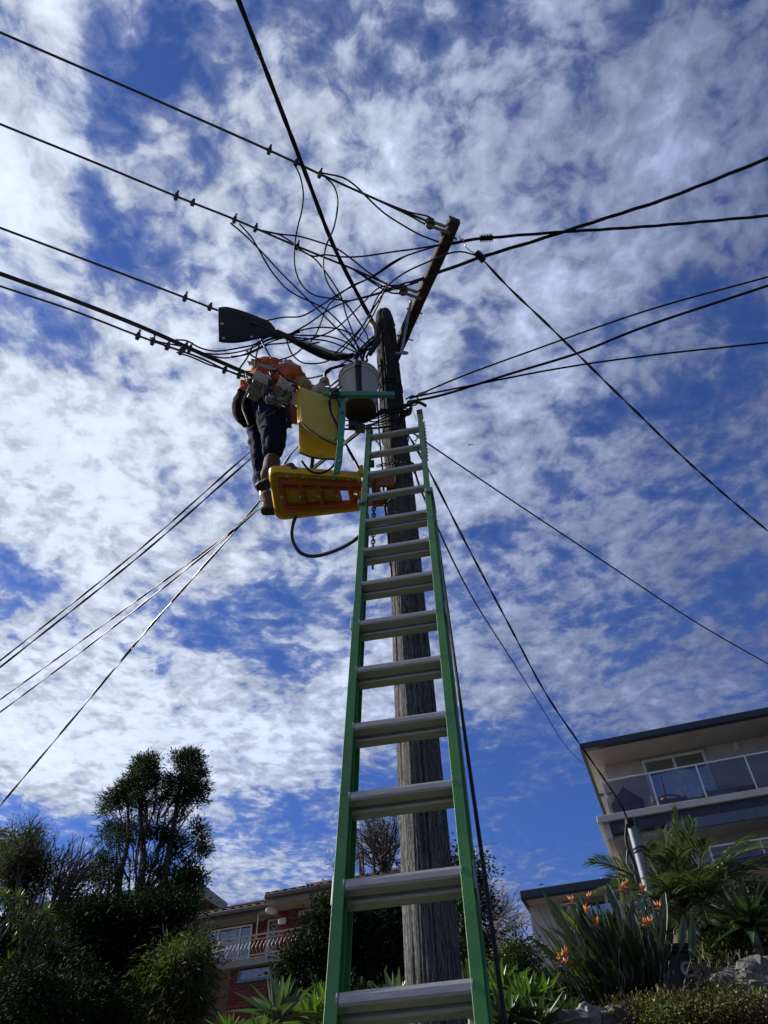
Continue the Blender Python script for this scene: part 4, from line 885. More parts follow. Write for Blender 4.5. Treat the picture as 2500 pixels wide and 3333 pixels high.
def glove(wr, palm_c, fdir, knuckle, name):
    """palm, four unequal curled fingers round the lead and a thumb from the side"""
    up_ = fdir.normalized(); side_ = knuckle.normalized(); fw = up_.cross(side_)
    vs = [(wr, .034), (wr.lerp(palm_c, .5), .034), (palm_c, .038), (palm_c + up_ * .035, .036)]; ed = [(0, 1), (1, 2), (2, 3)]
    o = skin(name, vs, ed, GLV, worker, 2)
    for i, ln in enumerate((.030, .034, .032, .026)):
        base = palm_c + up_ * (.046 - .004 * abs(i - 1.2)) + fw * (-.028 + i * .019)
        pts_ = [base - up_ * .02, base + up_ * ln * .6, base + up_ * ln + side_ * .020, base + up_ * ln * .75 + side_ * .045, base + up_ * .01 + side_ * .05]
        f = MB(); f.tube(catmull(pts_, 4), .0105, 8); f.build('finger', GLV, o, smooth=True)
    tb = [palm_c - up_ * .012 - fw * .026, palm_c + up_ * .01 - fw * .05 + side_ * .018, palm_c + up_ * .03 - fw * .046 + side_ * .045]
    f = MB(); f.tube(catmull(tb, 5), .0125, 8); f.build('thumb', GLV, o, smooth=True); return o
palA = pj(820, 745, 3.25)
glove(wrA.lerp(palA, .15), palA, (pj(832, 690, 3.25) - palA), Vector((.9, -.2, 0)), 'glove')
palB = wrB + (wrB - elB).normalized() * .09
glove(wrB, palB, (wrB - elB) + Vector((0, 0, .1)), Vector((.2, -.9, 0)), 'glove')
skin('cuff', [(elA.lerp(wrA, .72), .042), (wrA, .043), (wrA.lerp(palA, .3), .040)], [(0, 1), (1, 2)], mat('white_glove_cuff', (.5, .5, .48), .6), worker, 2)
# head: face, ears, hair and helmet, tilted down over the work
dirh = (head - neck).normalized(); faceD = Vector((.75, .1, -.5)); faceD = (faceD - dirh * faceD.dot(dirh)).normalized(); earD = dirh.cross(faceD)
Mh = Matrix((faceD, earD, dirh)).transposed().to_4x4(); Mh.translation = head
b = MB(); b.lathe([(.02, -.02), (.092, .0), (.098, .04), (.085, .085), (.05, .115), (.01, .125)], Mh, 20); b.lathe([(.094, .0), (.112, -.004), (.112, .002), (.094, .006)], Mh, 20); b.build('helmet', mat('white_helmet', (.6, .6, .58), .3), worker, smooth=True)
b = MB(); b.lathe([(.03, -.07), (.088, -.04), (.0905, .0)], Mh @ Matrix.Translation((-.014, 0, 0)), 18); b.build('hair', mat('dark_hair', (.03, .02, .015), .7), worker, smooth=True)
b = MB(); b.tube([Mh @ Vector((.078, 0, -.005)), Mh @ Vector((.105, 0, -.035)), Mh @ Vector((.09, 0, -.042))], [.008, .014, .010], 8); b.build('nose', SKINM, worker, smooth=True)
for s in (-1, 1):
    b = MB(); b.lathe([(.001, -.008), (.008, -.004), (.008, .004), (.001, .008)], Mh @ Matrix.Translation((.08, s * .032, -.012)), 8); b.build('eye', mat('eye_white', (.6, .6, .6), .2), worker, smooth=True)
    b = MB(); b.lathe([(.004, -.008), (.02, -.004), (.022, .004), (.01, .008)], Mh @ Matrix.Translation((0, s * .088, -.02)) @ Matrix.Rotation(R(90), 4, 'X'), 10); b.build('ear', SKINM, worker, smooth=True)
b = MB(); b.tube([Mh @ Vector((.082, -.022, -.066)), Mh @ Vector((.088, 0, -.068)), Mh @ Vector((.082, .022, -.066))], .005, 6); b.build('mouth', mat('lip', (.3, .1, .08), .5), worker, smooth=True)
# boots
def boot(ank, heel, toe, shaft_r):
    d = (toe - heel); d.z = 0; d = d.normalized(); up_ = Vector((0, 0, 1))
    h = Vector((heel.x, heel.y, DECK)); t = h + d * .30
    top_ = Vector((ank.x, ank.y, ank.z + .05))
    o = skin('boot', [(h + d * .06 + up_ * .060, .056), (h + d * .015 + up_ * .05, .042), (ank.lerp(h + d * .06 + up_ * .09, .4), .062), (top_, shaft_r + .008), (h + d * .14 + up_ * .060, .054), (h + d * .22 + up_ * .050, .052), (t - d * .035 + up_ * .045, .044)], [(0, 1), (0, 2), (2, 3), (0, 4), (4, 5), (5, 6)], BOOT, worker, 2, (.008, .04))
    s_ = d.cross(up_); rows = []
    prof = [(-.035, .0), (-.03, .026), (0, .036), (.05, .038), (.10, .034), (.16, .042), (.21, .047), (.26, .040), (.29, .022), (.30, .0)]
    ol = [h + d * a + s_ * w for a, w in prof] + [h + d * a - s_ * w for a, w in prof[::-1][1:-1]]
    b = MB(); b.prism(ol, up_ * -.004, up_ * .022); b.build('sole', SOLE, o, bevel=.003)
    return o
boot(ankA, heelA, toeA, .058); boot(ankB, heelB, toeB, .056)
# harness belt, leg straps, pouch, shirt tails
STR = mat('dark_webbing', (.025, .02, .022), .75, var=.3, scale=60)
def ring(c, n_, r_, w, th, name, m=STR, a0=0, a1=2 * math.pi):
    n_ = n_.normalized(); u = n_.orthogonal().normalized(); v = n_.cross(u); rows = []
    for i in range(29):
        a = a0 + (a1 - a0) * i / 28; q = u * math.cos(a) + v * math.sin(a); rows.append([c + q * r_ - n_ * w / 2, c + q * (r_ + th) - n_ * w / 2, c + q * (r_ + th) + n_ * w / 2, c + q * r_ + n_ * w / 2, c + q * r_ - n_ * w / 2])
    b = MB(); b.grid(rows); return b.build(name, m, worker)
ring(pel.lerp(waist, .35), waist - pel, .165, .055, .012, 'belt')
ring(hipA.lerp(kneeA, .12), kneeA - hipA, .120, .035, .006, 'leg_strap'); ring(hipB.lerp(kneeB, .12), kneeB - hipB, .118, .035, .006, 'leg_strap')
pc = pj(292, 880, 3.24)
skin('tool_pouch', [(pj(320, 760, 3.26), .05), (pj(290, 830, 3.24), .075), (pj(285, 900, 3.24), .085), (pj(305, 965, 3.26), .07), (pj(318, 1010, 3.28), .03)], [(0, 1), (1, 2), (2, 3), (3, 4)], mat('black_canvas', (.010, .009, .012), .95, var=.3, bump=.2, spec=.05), worker, 2, (.03, .06))
b = MB()
for i in range(9):
    b.box(pj(300 - 14 * math.sin(i / 8 * 3.1), 775 + i * 14, 3.15), (.030, .008, .006))
o = b.build('tool_loop', STR, worker); o['kind'] = 'stuff'
b = MB(); b.tube(catmull([pj(325, 770, 3.16), pj(296, 830, 3.14), pj(290, 890, 3.14), pj(312, 950, 3.14), pj(330, 1000, 3.16)], 6), .006, 6); b.build('rope_strap', mat('grey_rope', (.3, .28, .27), .8), worker)
b = MB(); b.prism([pj(216, 862, 3.33), pj(246, 845, 3.33), pj(250, 880, 3.33), pj(238, 908, 3.33)], Vector((0, -.006, 0)), Vector((0, .006, 0))); b.build('shirt_tail', SHM, worker)
b = MB(); b.prism([pj(575, 880, 3.32), pj(612, 860, 3.32), pj(655, 885, 3.32), pj(657, 995, 3.32), pj(612, 985, 3.32), pj(578, 940, 3.32)], Vector((0, -.010, 0)), Vector((0, .010, 0))); b.build('vest_panel', SHM, worker, bevel=.004)
b = MB(); b.prism([pj(588, 870, 3.28), pj(607, 870, 3.28), pj(622, 1020, 3.28), pj(588, 1016, 3.28)], Vector((0, -.008, 0)), Vector((0, .008, 0))); b.build('lanyard_strap', STR, worker)

# ================================================================ ground
def gz(x, y):
    k = [(-400, 0), (3.7, 0), (4.1, .14), (4.3, .9), (5.6, 2.45), (7.0, 2.95), (8.3, 3.3), (11, 3.8), (16, 4.6), (22, 5.5), (60, 6.5), (400, 8)]
    for (a, za), (b_, zb) in zip(k, k[1:]):
        if y <= b_:
            t = (y - a) / (b_ - a); t = t * t * (3 - 2 * t) if b_ < 12 else t; z = za + (zb - za) * t; break
    else: z = 8
    if y > 5: z -= .75 * min(1, (y - 5) / 2) * min(1, max(0, (.6 - x) / 2))
    if y > 4.2: z += .12 * noise.noise(Vector((x * .5, y * .5, 0))) + .05 * noise.noise(Vector((x * 2, y * 2, 4)))
    return z
SOIL = mat('garden_soil', (.055, .042, .028), .95, var=.5, scale=2.5, bump=.6, bscale=12, dirt=(.05, .07, .02, .8), dscale=1.5)
xs = sorted(set([-400, -200, -100, -60, -40] + [i * .5 for i in range(-50, 51)] + [40, 60, 100, 200, 400])); ys = sorted(set([-400, -100, -30, -10, 0, 3, 3.7, 4.1] + [4.2 + i * .3 for i in range(0, 70)] + [28, 35, 45, 60, 90, 150, 250, 400]))
b = MB(); b.grid([[Vector((x, y, gz(x, y))) for x in xs] for y in ys]); o = b.build('ground', SOIL, smooth=True); o['kind'] = 'structure'
b = MB(); b.grid([[Vector((x, y, .004 if y < 3.0 else .004)) for x in (-80, -20, 0, 20, 80)] for y in (-6.5, -2, 0, 2.4)]); o = b.build('road', mat('asphalt', (.05, .05, .052), .9, var=.3, scale=40, bump=.3, bscale=200)); o['kind'] = 'structure'
b = MB(); b.prism([Vector((-60, 2.4, 0)), Vector((60, 2.4, 0)), Vector((60, 2.55, 0)), Vector((-60, 2.55, 0))], Vector((0, 0, -.1)), Vector((0, 0, .13))); o = b.build('kerb', mat('concrete', (.32, .31, .29), .9, var=.15, bump=.2)); o['kind'] = 'structure'
b = MB(); b.prism([Vector((-60, 2.555, 0)), Vector((60, 2.555, 0)), Vector((60, 3.9, 0)), Vector((-60, 3.9, 0))], Vector((0, 0, -.1)), Vector((0, 0, .12))); o = b.build('verge', mat('grass_verge', (.05, .075, .02), .95, var=.4, scale=20, bump=.5, bscale=60)); o['kind'] = 'structure'

# ================================================================ houses
class Face:
    """a vertical facade through a horizontal edge seen in the photograph"""
    def __init__(s, A, pxB):
        s.O = A; B = at_z(pxB[0], pxB[1], A.z); s.d = (B - A); s.d.z = 0; s.d.normalize(); s.n = Vector((-s.d.y, s.d.x, 0))   # n points away from the camera
        if s.n.y < 0: s.n = -s.n
    def w(s, u, back, z): return s.O + s.d * u + s.n * back + Vector((0, 0, z - s.O.z))
    def loc(s, px, py, back=0.0):              # (u, z) of a sight line on the plane 'back' metres behind the edge
        q = at_plane(px, py, s.O + s.n * back, s.n); return ((q - s.O).dot(s.d), q.z)
    def box(s, mb, u0, u1, b0, b1, z0, z1_):
        vs = [s.w(u, bb, z) for u in (u0, u1) for bb in (b0, b1) for z in (z0, z1_)]
        mb.add(vs, [(0, 1, 3, 2), (4, 6, 7, 5), (0, 4, 5, 1), (2, 3, 7, 6), (0, 2, 6, 4), (1, 5, 7, 3)])
    def part(s, name, m, parent, *boxes, bevel=0.0, label=None):
        mb = MB()
        for b_ in boxes: s.box(mb, *b_)
        return mb.build(name, m, parent, bevel=bevel, label=label)
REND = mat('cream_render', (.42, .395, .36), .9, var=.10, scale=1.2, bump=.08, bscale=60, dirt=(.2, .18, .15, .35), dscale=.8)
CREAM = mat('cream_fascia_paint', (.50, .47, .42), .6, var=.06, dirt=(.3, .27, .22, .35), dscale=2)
SLATE = mat('slate_blue_gutter', (.025, .032, .045), .45, .2, var=.15)
WHITEP = mat('white_powder_coat', (.62, .62, .61), .4, var=.04)
def mirrorglass(name, f):
    m = bpy.data.materials.new(name); m.use_nodes = True; t = m.node_tree; t.nodes.clear(); k = NT(t)
    d = k.n('ShaderNodeBsdfDiffuse', {'Color': (.012, .016, .022, 1)}); g = k.n('ShaderNodeBsdfGlossy', {'Color': (.8, .9, 1, 1), 'Roughness': .03})
    P = k.n('ShaderNodeNewGeometry').outputs['Position']; t.links.new(k.n('ShaderNodeBump', {'Height': k.noise(P, 1.1, 2).outputs[0], 'Strength': .06, 'Distance': .3}).outputs[0], g.inputs['Normal'])
    k.n('ShaderNodeOutputMaterial', {0: k.n('ShaderNodeMixShader', {0: f, 1: d.outputs[0], 2: g.outputs[0]}).outputs[0]}); return m
DARKGL = mirrorglass('reflecting_door_glass', .50)
PANE = glassmat('tinted_balustrade_glass', (.66, .68, .70), .01)
LAMP = mat('frosted_lamp_cover', (.5, .47, .42), .4)
def window(F_, parent, u0, u1, z0, z1_, back, split=(), fw=.06, m=WHITEP, g=DARKGL, name='window', deep=.05):
    fr = F_.part(name, m, parent, (u0, u1, back - deep, back, z1_ - fw, z1_), (u0, u1, back - deep - .001, back, z0, z0 + fw), (u0, u0 + fw, back - deep, back, z0 + fw, z1_ - fw), (u1 - fw, u1, back - deep, back, z0 + fw, z1_ - fw))
    for sp in split: F_.part('mullion', m, fr, (u0 + (u1 - u0) * sp - fw * .45, u0 + (u1 - u0) * sp + fw * .45, back - deep + .002, back, z0 + fw, z1_ - fw))
    ed = [u0 + fw] + [u0 + (u1 - u0) * sp for sp in split] + [u1 - fw]
    for i, (a, b_) in enumerate(zip(ed, ed[1:])):
        q = F_.part('pane', g, fr, (a + (.0 if i == 0 else fw * .45), b_ - (fw * .45 if i < len(ed) - 2 else 0), back - deep * .5, back - deep * .5 + .008, z0 + fw, z1_ - fw))
    return fr
# ---- right: cream apartment house, two balconies
FH = Face(at_y(1888, 2440, 22), (2500, 2322)); EZ = FH.O.z
hs = thing('rendered_house', tuple(FH.w(4, 3, 6.5)), 'cream rendered house with two glass balconies and a slate blue gutter, upper right', 'house')
WB = 1.25                                      # the wall stands this far behind the gutter line
u_w, _ = FH.loc(1965, 2480, WB)
u_end = 16.0
bz = FH.loc(1975, 2655, .12)[1]                # top of the upper balcony edge
FH.part('wall', REND, hs, (u_w, u_end, WB, WB + 9, bz - .3, EZ - .06))
FH.part('wall', REND, hs, (FH.loc(2030, 2760, WB)[0], u_end, WB + .003, WB + 9, 4.5, bz - .31))
FH.part('roof', SLATE, hs, (.05, u_end, .12, 10.6, EZ + .02, EZ + .16))
FH.part('gutter', SLATE, hs, (-.0, u_end, -.08, .10, EZ - .05, EZ + .17), (-.001, .12, .10, 10.6, EZ - .05, EZ + .15), bevel=.02)
FH.part('soffit', REND, hs, (.12, u_end, .10, 10.5, EZ - .055, EZ - .02))
FH.part('soffit_batten', SLATE, hs, (.12, u_w - .02, 3.2, 3.35, EZ - .09, EZ - .056))
dz0 = bz + .0
ua, za = FH.loc(2087, 2478, WB); ub, zb_ = FH.loc(2290, 2443, WB)
window(FH, hs, ua, ub, bz + .02, za, WB, (.5,), .09, name='sliding_door')
FH.part('lintel', SLATE, hs, (ua - .05, ub + .05, WB - .03, WB, za + .002, za + .03))
for nm, px, py, bk in (('wall_lamp', 2397, 2430, WB), ('wall_lamp', 2422, 2772, WB)):
    u, z = FH.loc(px, py, bk); mb = MB(); M_ = frame(FH.w(u, bk, z), FH.d, Vector((0, 0, 1))); mb.lathe([(.13, 0), (.13, .03), (.12, .05)], M_ @ Matrix.Rotation(R(90), 4, 'X') @ Matrix.Diagonal((.75, 1.25, 1, 1)), 18); mb.lathe([(.10, .05), (.095, .08), (.06, .10), (.01, .105)], M_ @ Matrix.Rotation(R(90), 4, 'X') @ Matrix.Diagonal((.75, 1.25, 1, 1)), 18); mb.build('wall_lamp', LAMP, hs, smooth=True)
# upper balcony
FH.part('balcony_slab', REND, hs, (.35, u_end, .35, WB + .2, bz - .62, bz - .20))
FH.part('balcony_fascia', CREAM, hs, (.02, u_end, .02, WB + 3.5, bz - .20, bz - .005), bevel=.01)
FH.part('beam', SLATE, hs, (.40, u_end, .12, .34, bz - .55, bz - .205))
FH.part('side_fascia', CREAM, hs, (.18, .34, .20, WB + 3.4, bz - .62, bz - .21))
FH.part('soffit', REND, hs, (.35, u_end, .345, WB, bz - .66, bz - .622))
u1_, z1_ = FH.loc(2170, 2668, .3); FH.part('box_gutter', mat('grey_blue_metal', (.10, .12, .15), .4, .5, var=.1), hs, (u1_, u_end, .05, .119, bz - .80, bz - .50), bevel=.01)
rt = FH.loc(1975, 2540, .12)[1]
def balustrade(F_, u0, u1, z0, ztop, back, posts, parent):
    F_.part('handrail', WHITEP, parent, (u0, u1, back - .03, back + .03, ztop - .045, ztop), bevel=.008)
    for u in posts: F_.part('post', WHITEP, parent, (u - .022, u + .022, back - .02, back + .02, z0, ztop - .046))
    ed = sorted(posts)
    for a, c in zip(ed, ed[1:]): F_.part('glass_panel', PANE, parent, (a + .03, c - .03, back - .004, back + .004, z0 + .05, ztop - .06))
pu_ = [FH.loc(1972, 2600, .12)[0], FH.loc(2131, 2580, .12)[0], FH.loc(2285, 2550, .12)[0], FH.loc(2446, 2520, .12)[0]]
sp_ = pu_[3] - pu_[2]; pu_ += [pu_[3] + sp_ * k for k in (1, 2, 3, 4)]
balustrade(FH, pu_[0] - .02, pu_[-1], bz, rt, .12, pu_, hs)
FH.part('handrail', WHITEP, hs, (pu_[0] - .03, pu_[0] + .03, .15, WB, rt - .045, rt))
FH.part('glass_panel', PANE, hs, (pu_[0] - .004, pu_[0] + .004, .18, WB, bz + .05, rt - .06))
# lower storey
lz = FH.loc(2500, 2725, .2)[1]
b2 = lz - 1.0
u0_ = FH.loc(2255, 2765, .2)[0]
balustrade(FH, u0_, u_end, b2, lz, .2, [u0_ + .05, FH.loc(2305, 2750, .2)[0] + .0] + [FH.loc(2475, 2740, .2)[0] + k * 1.5 for k in range(4)], hs)
FH.part('balcony_slab', CREAM, hs, (u0_, u_end, .05, WB, b2 - .3, b2 - .01))
ua, za = FH.loc(2250, 2790, WB); ub, zb_ = FH.loc(2400, 2768, WB)
window(FH, hs, ua, ub, b2, za + .02, WB, (.38,), .10, name='sliding_door')
u, z = FH.loc(2430, 2790, WB); FH.part('screen_panel', mat('dark_blue_screen', (.012, .018, .04), .6), hs, (u, u + 1.6, WB - .04, WB - .01, z - .5, z))
u, z = FH.loc(2060, 2850, .4); 
mb = MB(); q = FH.w(FH.loc(1998, 2735, .6)[0], .6, FH.loc(1998, 2735, .6)[1]); mb.lathe([(.02, .06), (.05, .04), (.07, -.02), (.04, -.05)], Matrix.Translation(q), 12); mb.build('security_light', LAMP, hs, smooth=True)
# things on the upper balcony
def on_balcony(px, py, back): u, z = FH.loc(px, py, back); return u
bx = lambda x: 1700 + x * .4822
by_ = lambda y: 2250 + y * .4822
def bput(x, y, back=.45): return FH.loc(bx(x), by_(y), back)
kz = bz
u, _ = bput(715, 780, .5)
dog = thing('kennel', tuple(FH.w(u, .5, kz)), 'small dark red timber kennel at the left end of the upper balcony', 'kennel'); KR = mat('dark_red_boards', (.14, .03, .028), .7, var=.2)
mb = MB(); hw = .38
mb.prism([FH.w(u - hw, .4, kz), FH.w(u + hw, .4, kz), FH.w(u + hw, .4, kz + .42), FH.w(u, .4, kz + .82), FH.w(u - hw, .4, kz + .42)], FH.n * 0, FH.n * .6); mb.build('wall', KR, dog)
for s in (-1, 1):
    mb = MB(); mb.prism([FH.w(u, .36, kz + .90), FH.w(u + s * (hw + .1), .36, kz + .40), FH.w(u + s * (hw + .1), .36, kz + .35), FH.w(u, .36, kz + .84)], FH.n * 0, FH.n * .68); mb.build('roof', KR, dog)
FH.part('doorway', SLATE, dog, (u - .14, u + .14, .385, .398, kz + .04, kz + .36))
def tub(name, x, y, w_, h, d, m, label, cat, back=.45, group=None):
    u, _ = bput(x, y, back); t = thing(name, tuple(FH.w(u, back, kz)), label, cat, group); mb = MB()
    rows = [[FH.w(u - w_ / 2 * s, back, kz), FH.w(u + w_ / 2 * s, back, kz), FH.w(u + w_ / 2 * s, back + d, kz), FH.w(u - w_ / 2 * s, back + d, kz)] for s in (1,)][0]
    mb.prism(rows, Vector((0, 0, 0)), Vector((0, 0, h))); mb.build('tub', m, t, bevel=.02); FH.part('rim', m, t, (u - w_ / 2 - .03, u + w_ / 2 + .03, back - .03, back + d + .03, kz + h + .001, kz + h + .04), bevel=.01); return t, u
NB = mat('navy_plastic', (.02, .03, .05), .5); WP = mat('white_plastic', (.5, .5, .47), .5)
t, u = tub('planter_tub', 1020, 740, .78, .28, .3, NB, 'dark blue tub with clothes pegs beside the sliding door', 'tub')
mb = MB(); q = FH.w(u - .25, .55, kz + .36); mb.lathe([(.02, -.04), (.09, -.02), (.08, .05), (.02, .08)], Matrix.Translation(q), 10); tag(mb.build('cloth_bundle', mat('pink_cloth', (.45, .10, .12), .8), smooth=True), 'pink cloth bundle lying in the dark blue tub', 'cloth')
tub('planter_tub', 1340, 680, .95, .30, .35, WP, 'long white planter box on the upper balcony', 'planter')
t, u = tub('planter_tub', 1490, 660, .85, .28, .35, NB, 'long dark planter box on the upper balcony right of the white one', 'planter')
def pot(x, y, r_, h, m, label, back=.5, group=None):
    u, _ = bput(x, y, back); mb = MB(); mb.lathe([(r_ * .7, 0), (r_ * .8, h * .3), (r_, h * .9), (r_ * 1.08, h * .92), (r_ * 1.08, h), (r_ * .9, h), (r_ * .85, h * .7)], Matrix.Translation(FH.w(u, back, kz)), 14); tag(mb.build('plant_pot', m, smooth=True), label, 'pot', group)
pot(880, 770, .13, .22, WP, 'white pot standing left of the blue tub on the balcony'); pot(1145, 725, .10, .22, NB, 'dark pot, leftmost of three in a row on the balcony', group='small pots in a row'); pot(1175, 720, .09, .18, NB, 'dark pot in the middle of three on the balcony', group='small pots in a row'); pot(1210, 712, .10, .2, mat('tan_pot', (.3, .22, .14), .7), 'tan pot, rightmost of three in a row on the balcony', group='small pots in a row')
u, _ = bput(1245, 690, .35); FH.part('canister', WP, None, (u - .06, u + .06, .35, .47, kz, kz + .42), bevel=.02)
for o in bpy.data.objects:
    if o.name == 'canister': tag(o, 'tall white canister beside the balcony post', 'canister')
# hoop (a hose reel arch) behind the tub
u, _ = bput(985, 740, .8); mb = MB(); mb.tube([FH.w(u + .62 * math.cos(a), .8, kz + .60 * math.sin(a)) for a in [i * math.pi / 20 for i in range(21)]], .025, 8); mb.tube([FH.w(u + .0, .8, kz + .60), FH.w(u + .02, .8, kz + 1.35)], .012, 6); tag(mb.build('arched_hose', mat('black_rubber', (.015, .015, .016), .7)), 'black hoop arching over the blue tub in front of the sliding door', 'hoop')
# ---- low cream wing at lower right
FW_ = Face(at_y(1695, 2922, 20), (1960, 2882)); WZ = FW_.O.z
wg = thing('rendered_house', tuple(FW_.w(3, 3, 6)), 'low cream rendered building with a dark gutter behind the orange flowers', 'house')
uw = FW_.loc(1722, 2950, .55)[0]
FW_.part('wall', REND, wg, (uw, 11, .55, 8, 4.0, WZ - .04)); FW_.part('gutter', SLATE, wg, (0, 11, -.08, .08, WZ - .06, WZ + .14), (-.001, .1, .081, 8.5, WZ - .06, WZ + .13), bevel=.015)
FW_.part('roof', SLATE, wg, (.02, 11, .09, 8.5, WZ + .0, WZ + .10)); FW_.part('soffit', CREAM, wg, (.1, 11, .081, 8.4, WZ - .045, WZ - .015))
ua, za = FW_.loc(1882, 2912, .55); ub, zb_ = FW_.loc(2090, 2880, .55)
window(FW_, wg, ua, ub + .3, za - .95, za, .55, (.35, .68), .07)
ua, za = FW_.loc(1822, 2945, .55); window(FW_, wg, ua, ua + .46, za - .6, za, .55, (.5,), .05)
ua, za = FW_.loc(1810, 3215, .55); FW_.part('vent_grille', SLATE, wg, (ua, ua + 2, .50, .548, za - .6, za))
# ---- left: brick house with tiled roof
def brickmat():
    m = bpy.data.materials.new('dark_red_brick'); m.use_nodes = True; t = m.node_tree; t.nodes.clear(); k = NT(t)
    oi = k.n('ShaderNodeObjectInfo').outputs['Random']; g = k.n('ShaderNodeNewGeometry').outputs['Random Per Island']; P = k.n('ShaderNodeNewGeometry').outputs['Position']
    f = k.m('FRACT', k.m('ADD', oi, g)); c = k.mix(f, (.085, .016, .011), (.17, .036, .022)); c = k.mix(k.mapr(k.noise(P, 30, 4).outputs[0], .45, .7, 0, .4), c, (.09, .03, .022))
    k.n('ShaderNodeOutputMaterial', {0: k.n('ShaderNodeBsdfPrincipled', {'Base Color': c, 'Roughness': .88}).outputs[0]}); return m
BRICK = brickmat(); MORT = mat('mortar', (.10, .065, .05), .95, var=.2)
TILE = mat('terracotta_roof_tile', (.085, .045, .034), .8, var=.35, scale=9, dirt=(.07, .06, .05, .6), dscale=5)
def bricks(F_, parent, u0, u1, z0, z1_, back, holes=(), single=0, keep=lambda u, z: True):
    """courses of bricks 12 mm proud of the mortar backing; the first 'single' of them are parts of their own"""
    bw, bh, j = .23, .076, .010; cells = []; z = z1_ - bh; row = 0
    while z > z0:
        u = u0 - (bw / 2 if row % 2 else 0)
        while u < u1:
            a, c = max(u, u0), min(u + bw - j, u1)
            if c - a > .04 and keep((a + c) / 2, z) and not any(h[0] < c and h[1] > a and h[2] < z + bh and h[3] > z for h in holes): cells.append((a, c, z))
            u += bw
        z -= bh + j; row += 1
    me = None; M0 = Matrix((F_.d, F_.n, Vector((0, 0, 1)))).transposed().to_4x4()
    mb = MB(); mb.box((0, 0, 0), (bw - j, .03, bh)); me = mb.mesh('brick', BRICK); n_ = 0; big_ = MB()
    for a, c, z in cells:
        full = c - a > bw - j - .01
        if n_ < single and full:
            M_ = M0.copy(); M_.translation = F_.w((a + c) / 2, back - .008 + random.uniform(-.002, .002), z + bh / 2); o = inst(me, 'brick', Matrix(), parent); o.matrix_basis = M_; n_ += 1
        else: F_.box(big_, a, c, back - .020 + random.uniform(-.002, .002), back + .006, z, z + bh)
    if big_.v: o = big_.build('brickwork', BRICK, parent); o['kind'] = 'stuff'
CREAM_OLD = CREAM; CREAM = mat('dark_cream_trim_paint', (.22, .195, .165), .65, var=.08, dirt=(.18, .16, .13, .4), dscale=2)  # darker cream for the trim of the brick and gabled houses
FB = Face(at_y(862, 2920, 24), (1095, 2880)); ZB = FB.O.z
bh_ = thing('brick_house', tuple(FB.w(0, 3, 6)), 'dark red brick house with terracotta tiled roof and a curly white balcony railing', 'house')
BB = .75; LB = -.02                            # upper wall and lower wall behind the gutter line
uw0 = FB.loc(908, 2945, BB)[0]; BE = 4.7
PG = FB.w(0, 0, 0)
# recessed left part: its gutter is lower and further left
uL0 = FB.loc(590, 2998, .9)[0]; zL = FB.loc(600, 2994, .9)[1]
RB = 1.45                                        # left wall plane
sz_pre = FB.loc(707, 3133, -.25)[1]
FB.part('wall', MORT, bh_, (uw0, BE, BB, 9, sz_pre, ZB - .12)); FB.part('wall', MORT, bh_, (uL0 - 1.5, uw0 - .002, RB, 9, 5.0, zL + .4))
sl = FB.loc(872, 3080, BB - .9)[1]
slabz = FB.loc(850, 3115, .0)[1]
# balcony slab and lower windows
us0 = FB.loc(707, 3140, -.25)[0]; sz = FB.loc(707, 3133, -.25)[1]
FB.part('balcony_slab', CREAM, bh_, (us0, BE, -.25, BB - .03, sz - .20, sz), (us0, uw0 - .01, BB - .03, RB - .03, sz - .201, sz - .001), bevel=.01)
q0, qz0 = FB.loc(780, 3135, LB); q1, qz1 = FB.loc(884, 3190, LB)
gl2 = mirrorglass('reflecting_window_glass', .16)
window(FB, bh_, q0 + .02, q1, qz1 + .02, qz0 - .02, LB - .03, (), .07, m=mat('grey_window_frame', (.12, .12, .12), .5, .3), g=gl2, deep=.04)
FB.part('wall', MORT, bh_, (us0 + .35, BE - .003, LB, RB - .003, 5.0, sz - .21))
hole = (q0, q1 + .02, qz1, qz0)
bricks(FB, bh_, us0 + .35, FB.loc(1095, 3200, LB)[0], FB.loc(900, 3345, LB)[1], sz - .21, LB, (hole,), 120)
crs = FB.loc(998, 2969, BB)
bricks(FB, bh_, uw0, FB.loc(1110, 3000, BB)[0], sz + .02, ZB - .13, BB, ((crs[0] - .26, crs[0] + .26, crs[1] - .05, crs[1] + .05), (crs[0] - .13, crs[0] + .13, crs[1] - .12, crs[1] + .12)), 170)
STONE = mat('cream_feature_brick', (.34, .27, .20), .85, var=.15)
for dx, dzz, w_, h_ in ((0, .10, .26, .075), (0, 0, .52, .115), (0, -.10, .26, .075)): FB.part('feature_brick', STONE, bh_, (crs[0] + dx - w_ / 2, crs[0] + dx + w_ / 2, BB - .03, BB - .001, crs[1] + dzz - h_ / 2, crs[1] + dzz + h_ / 2))
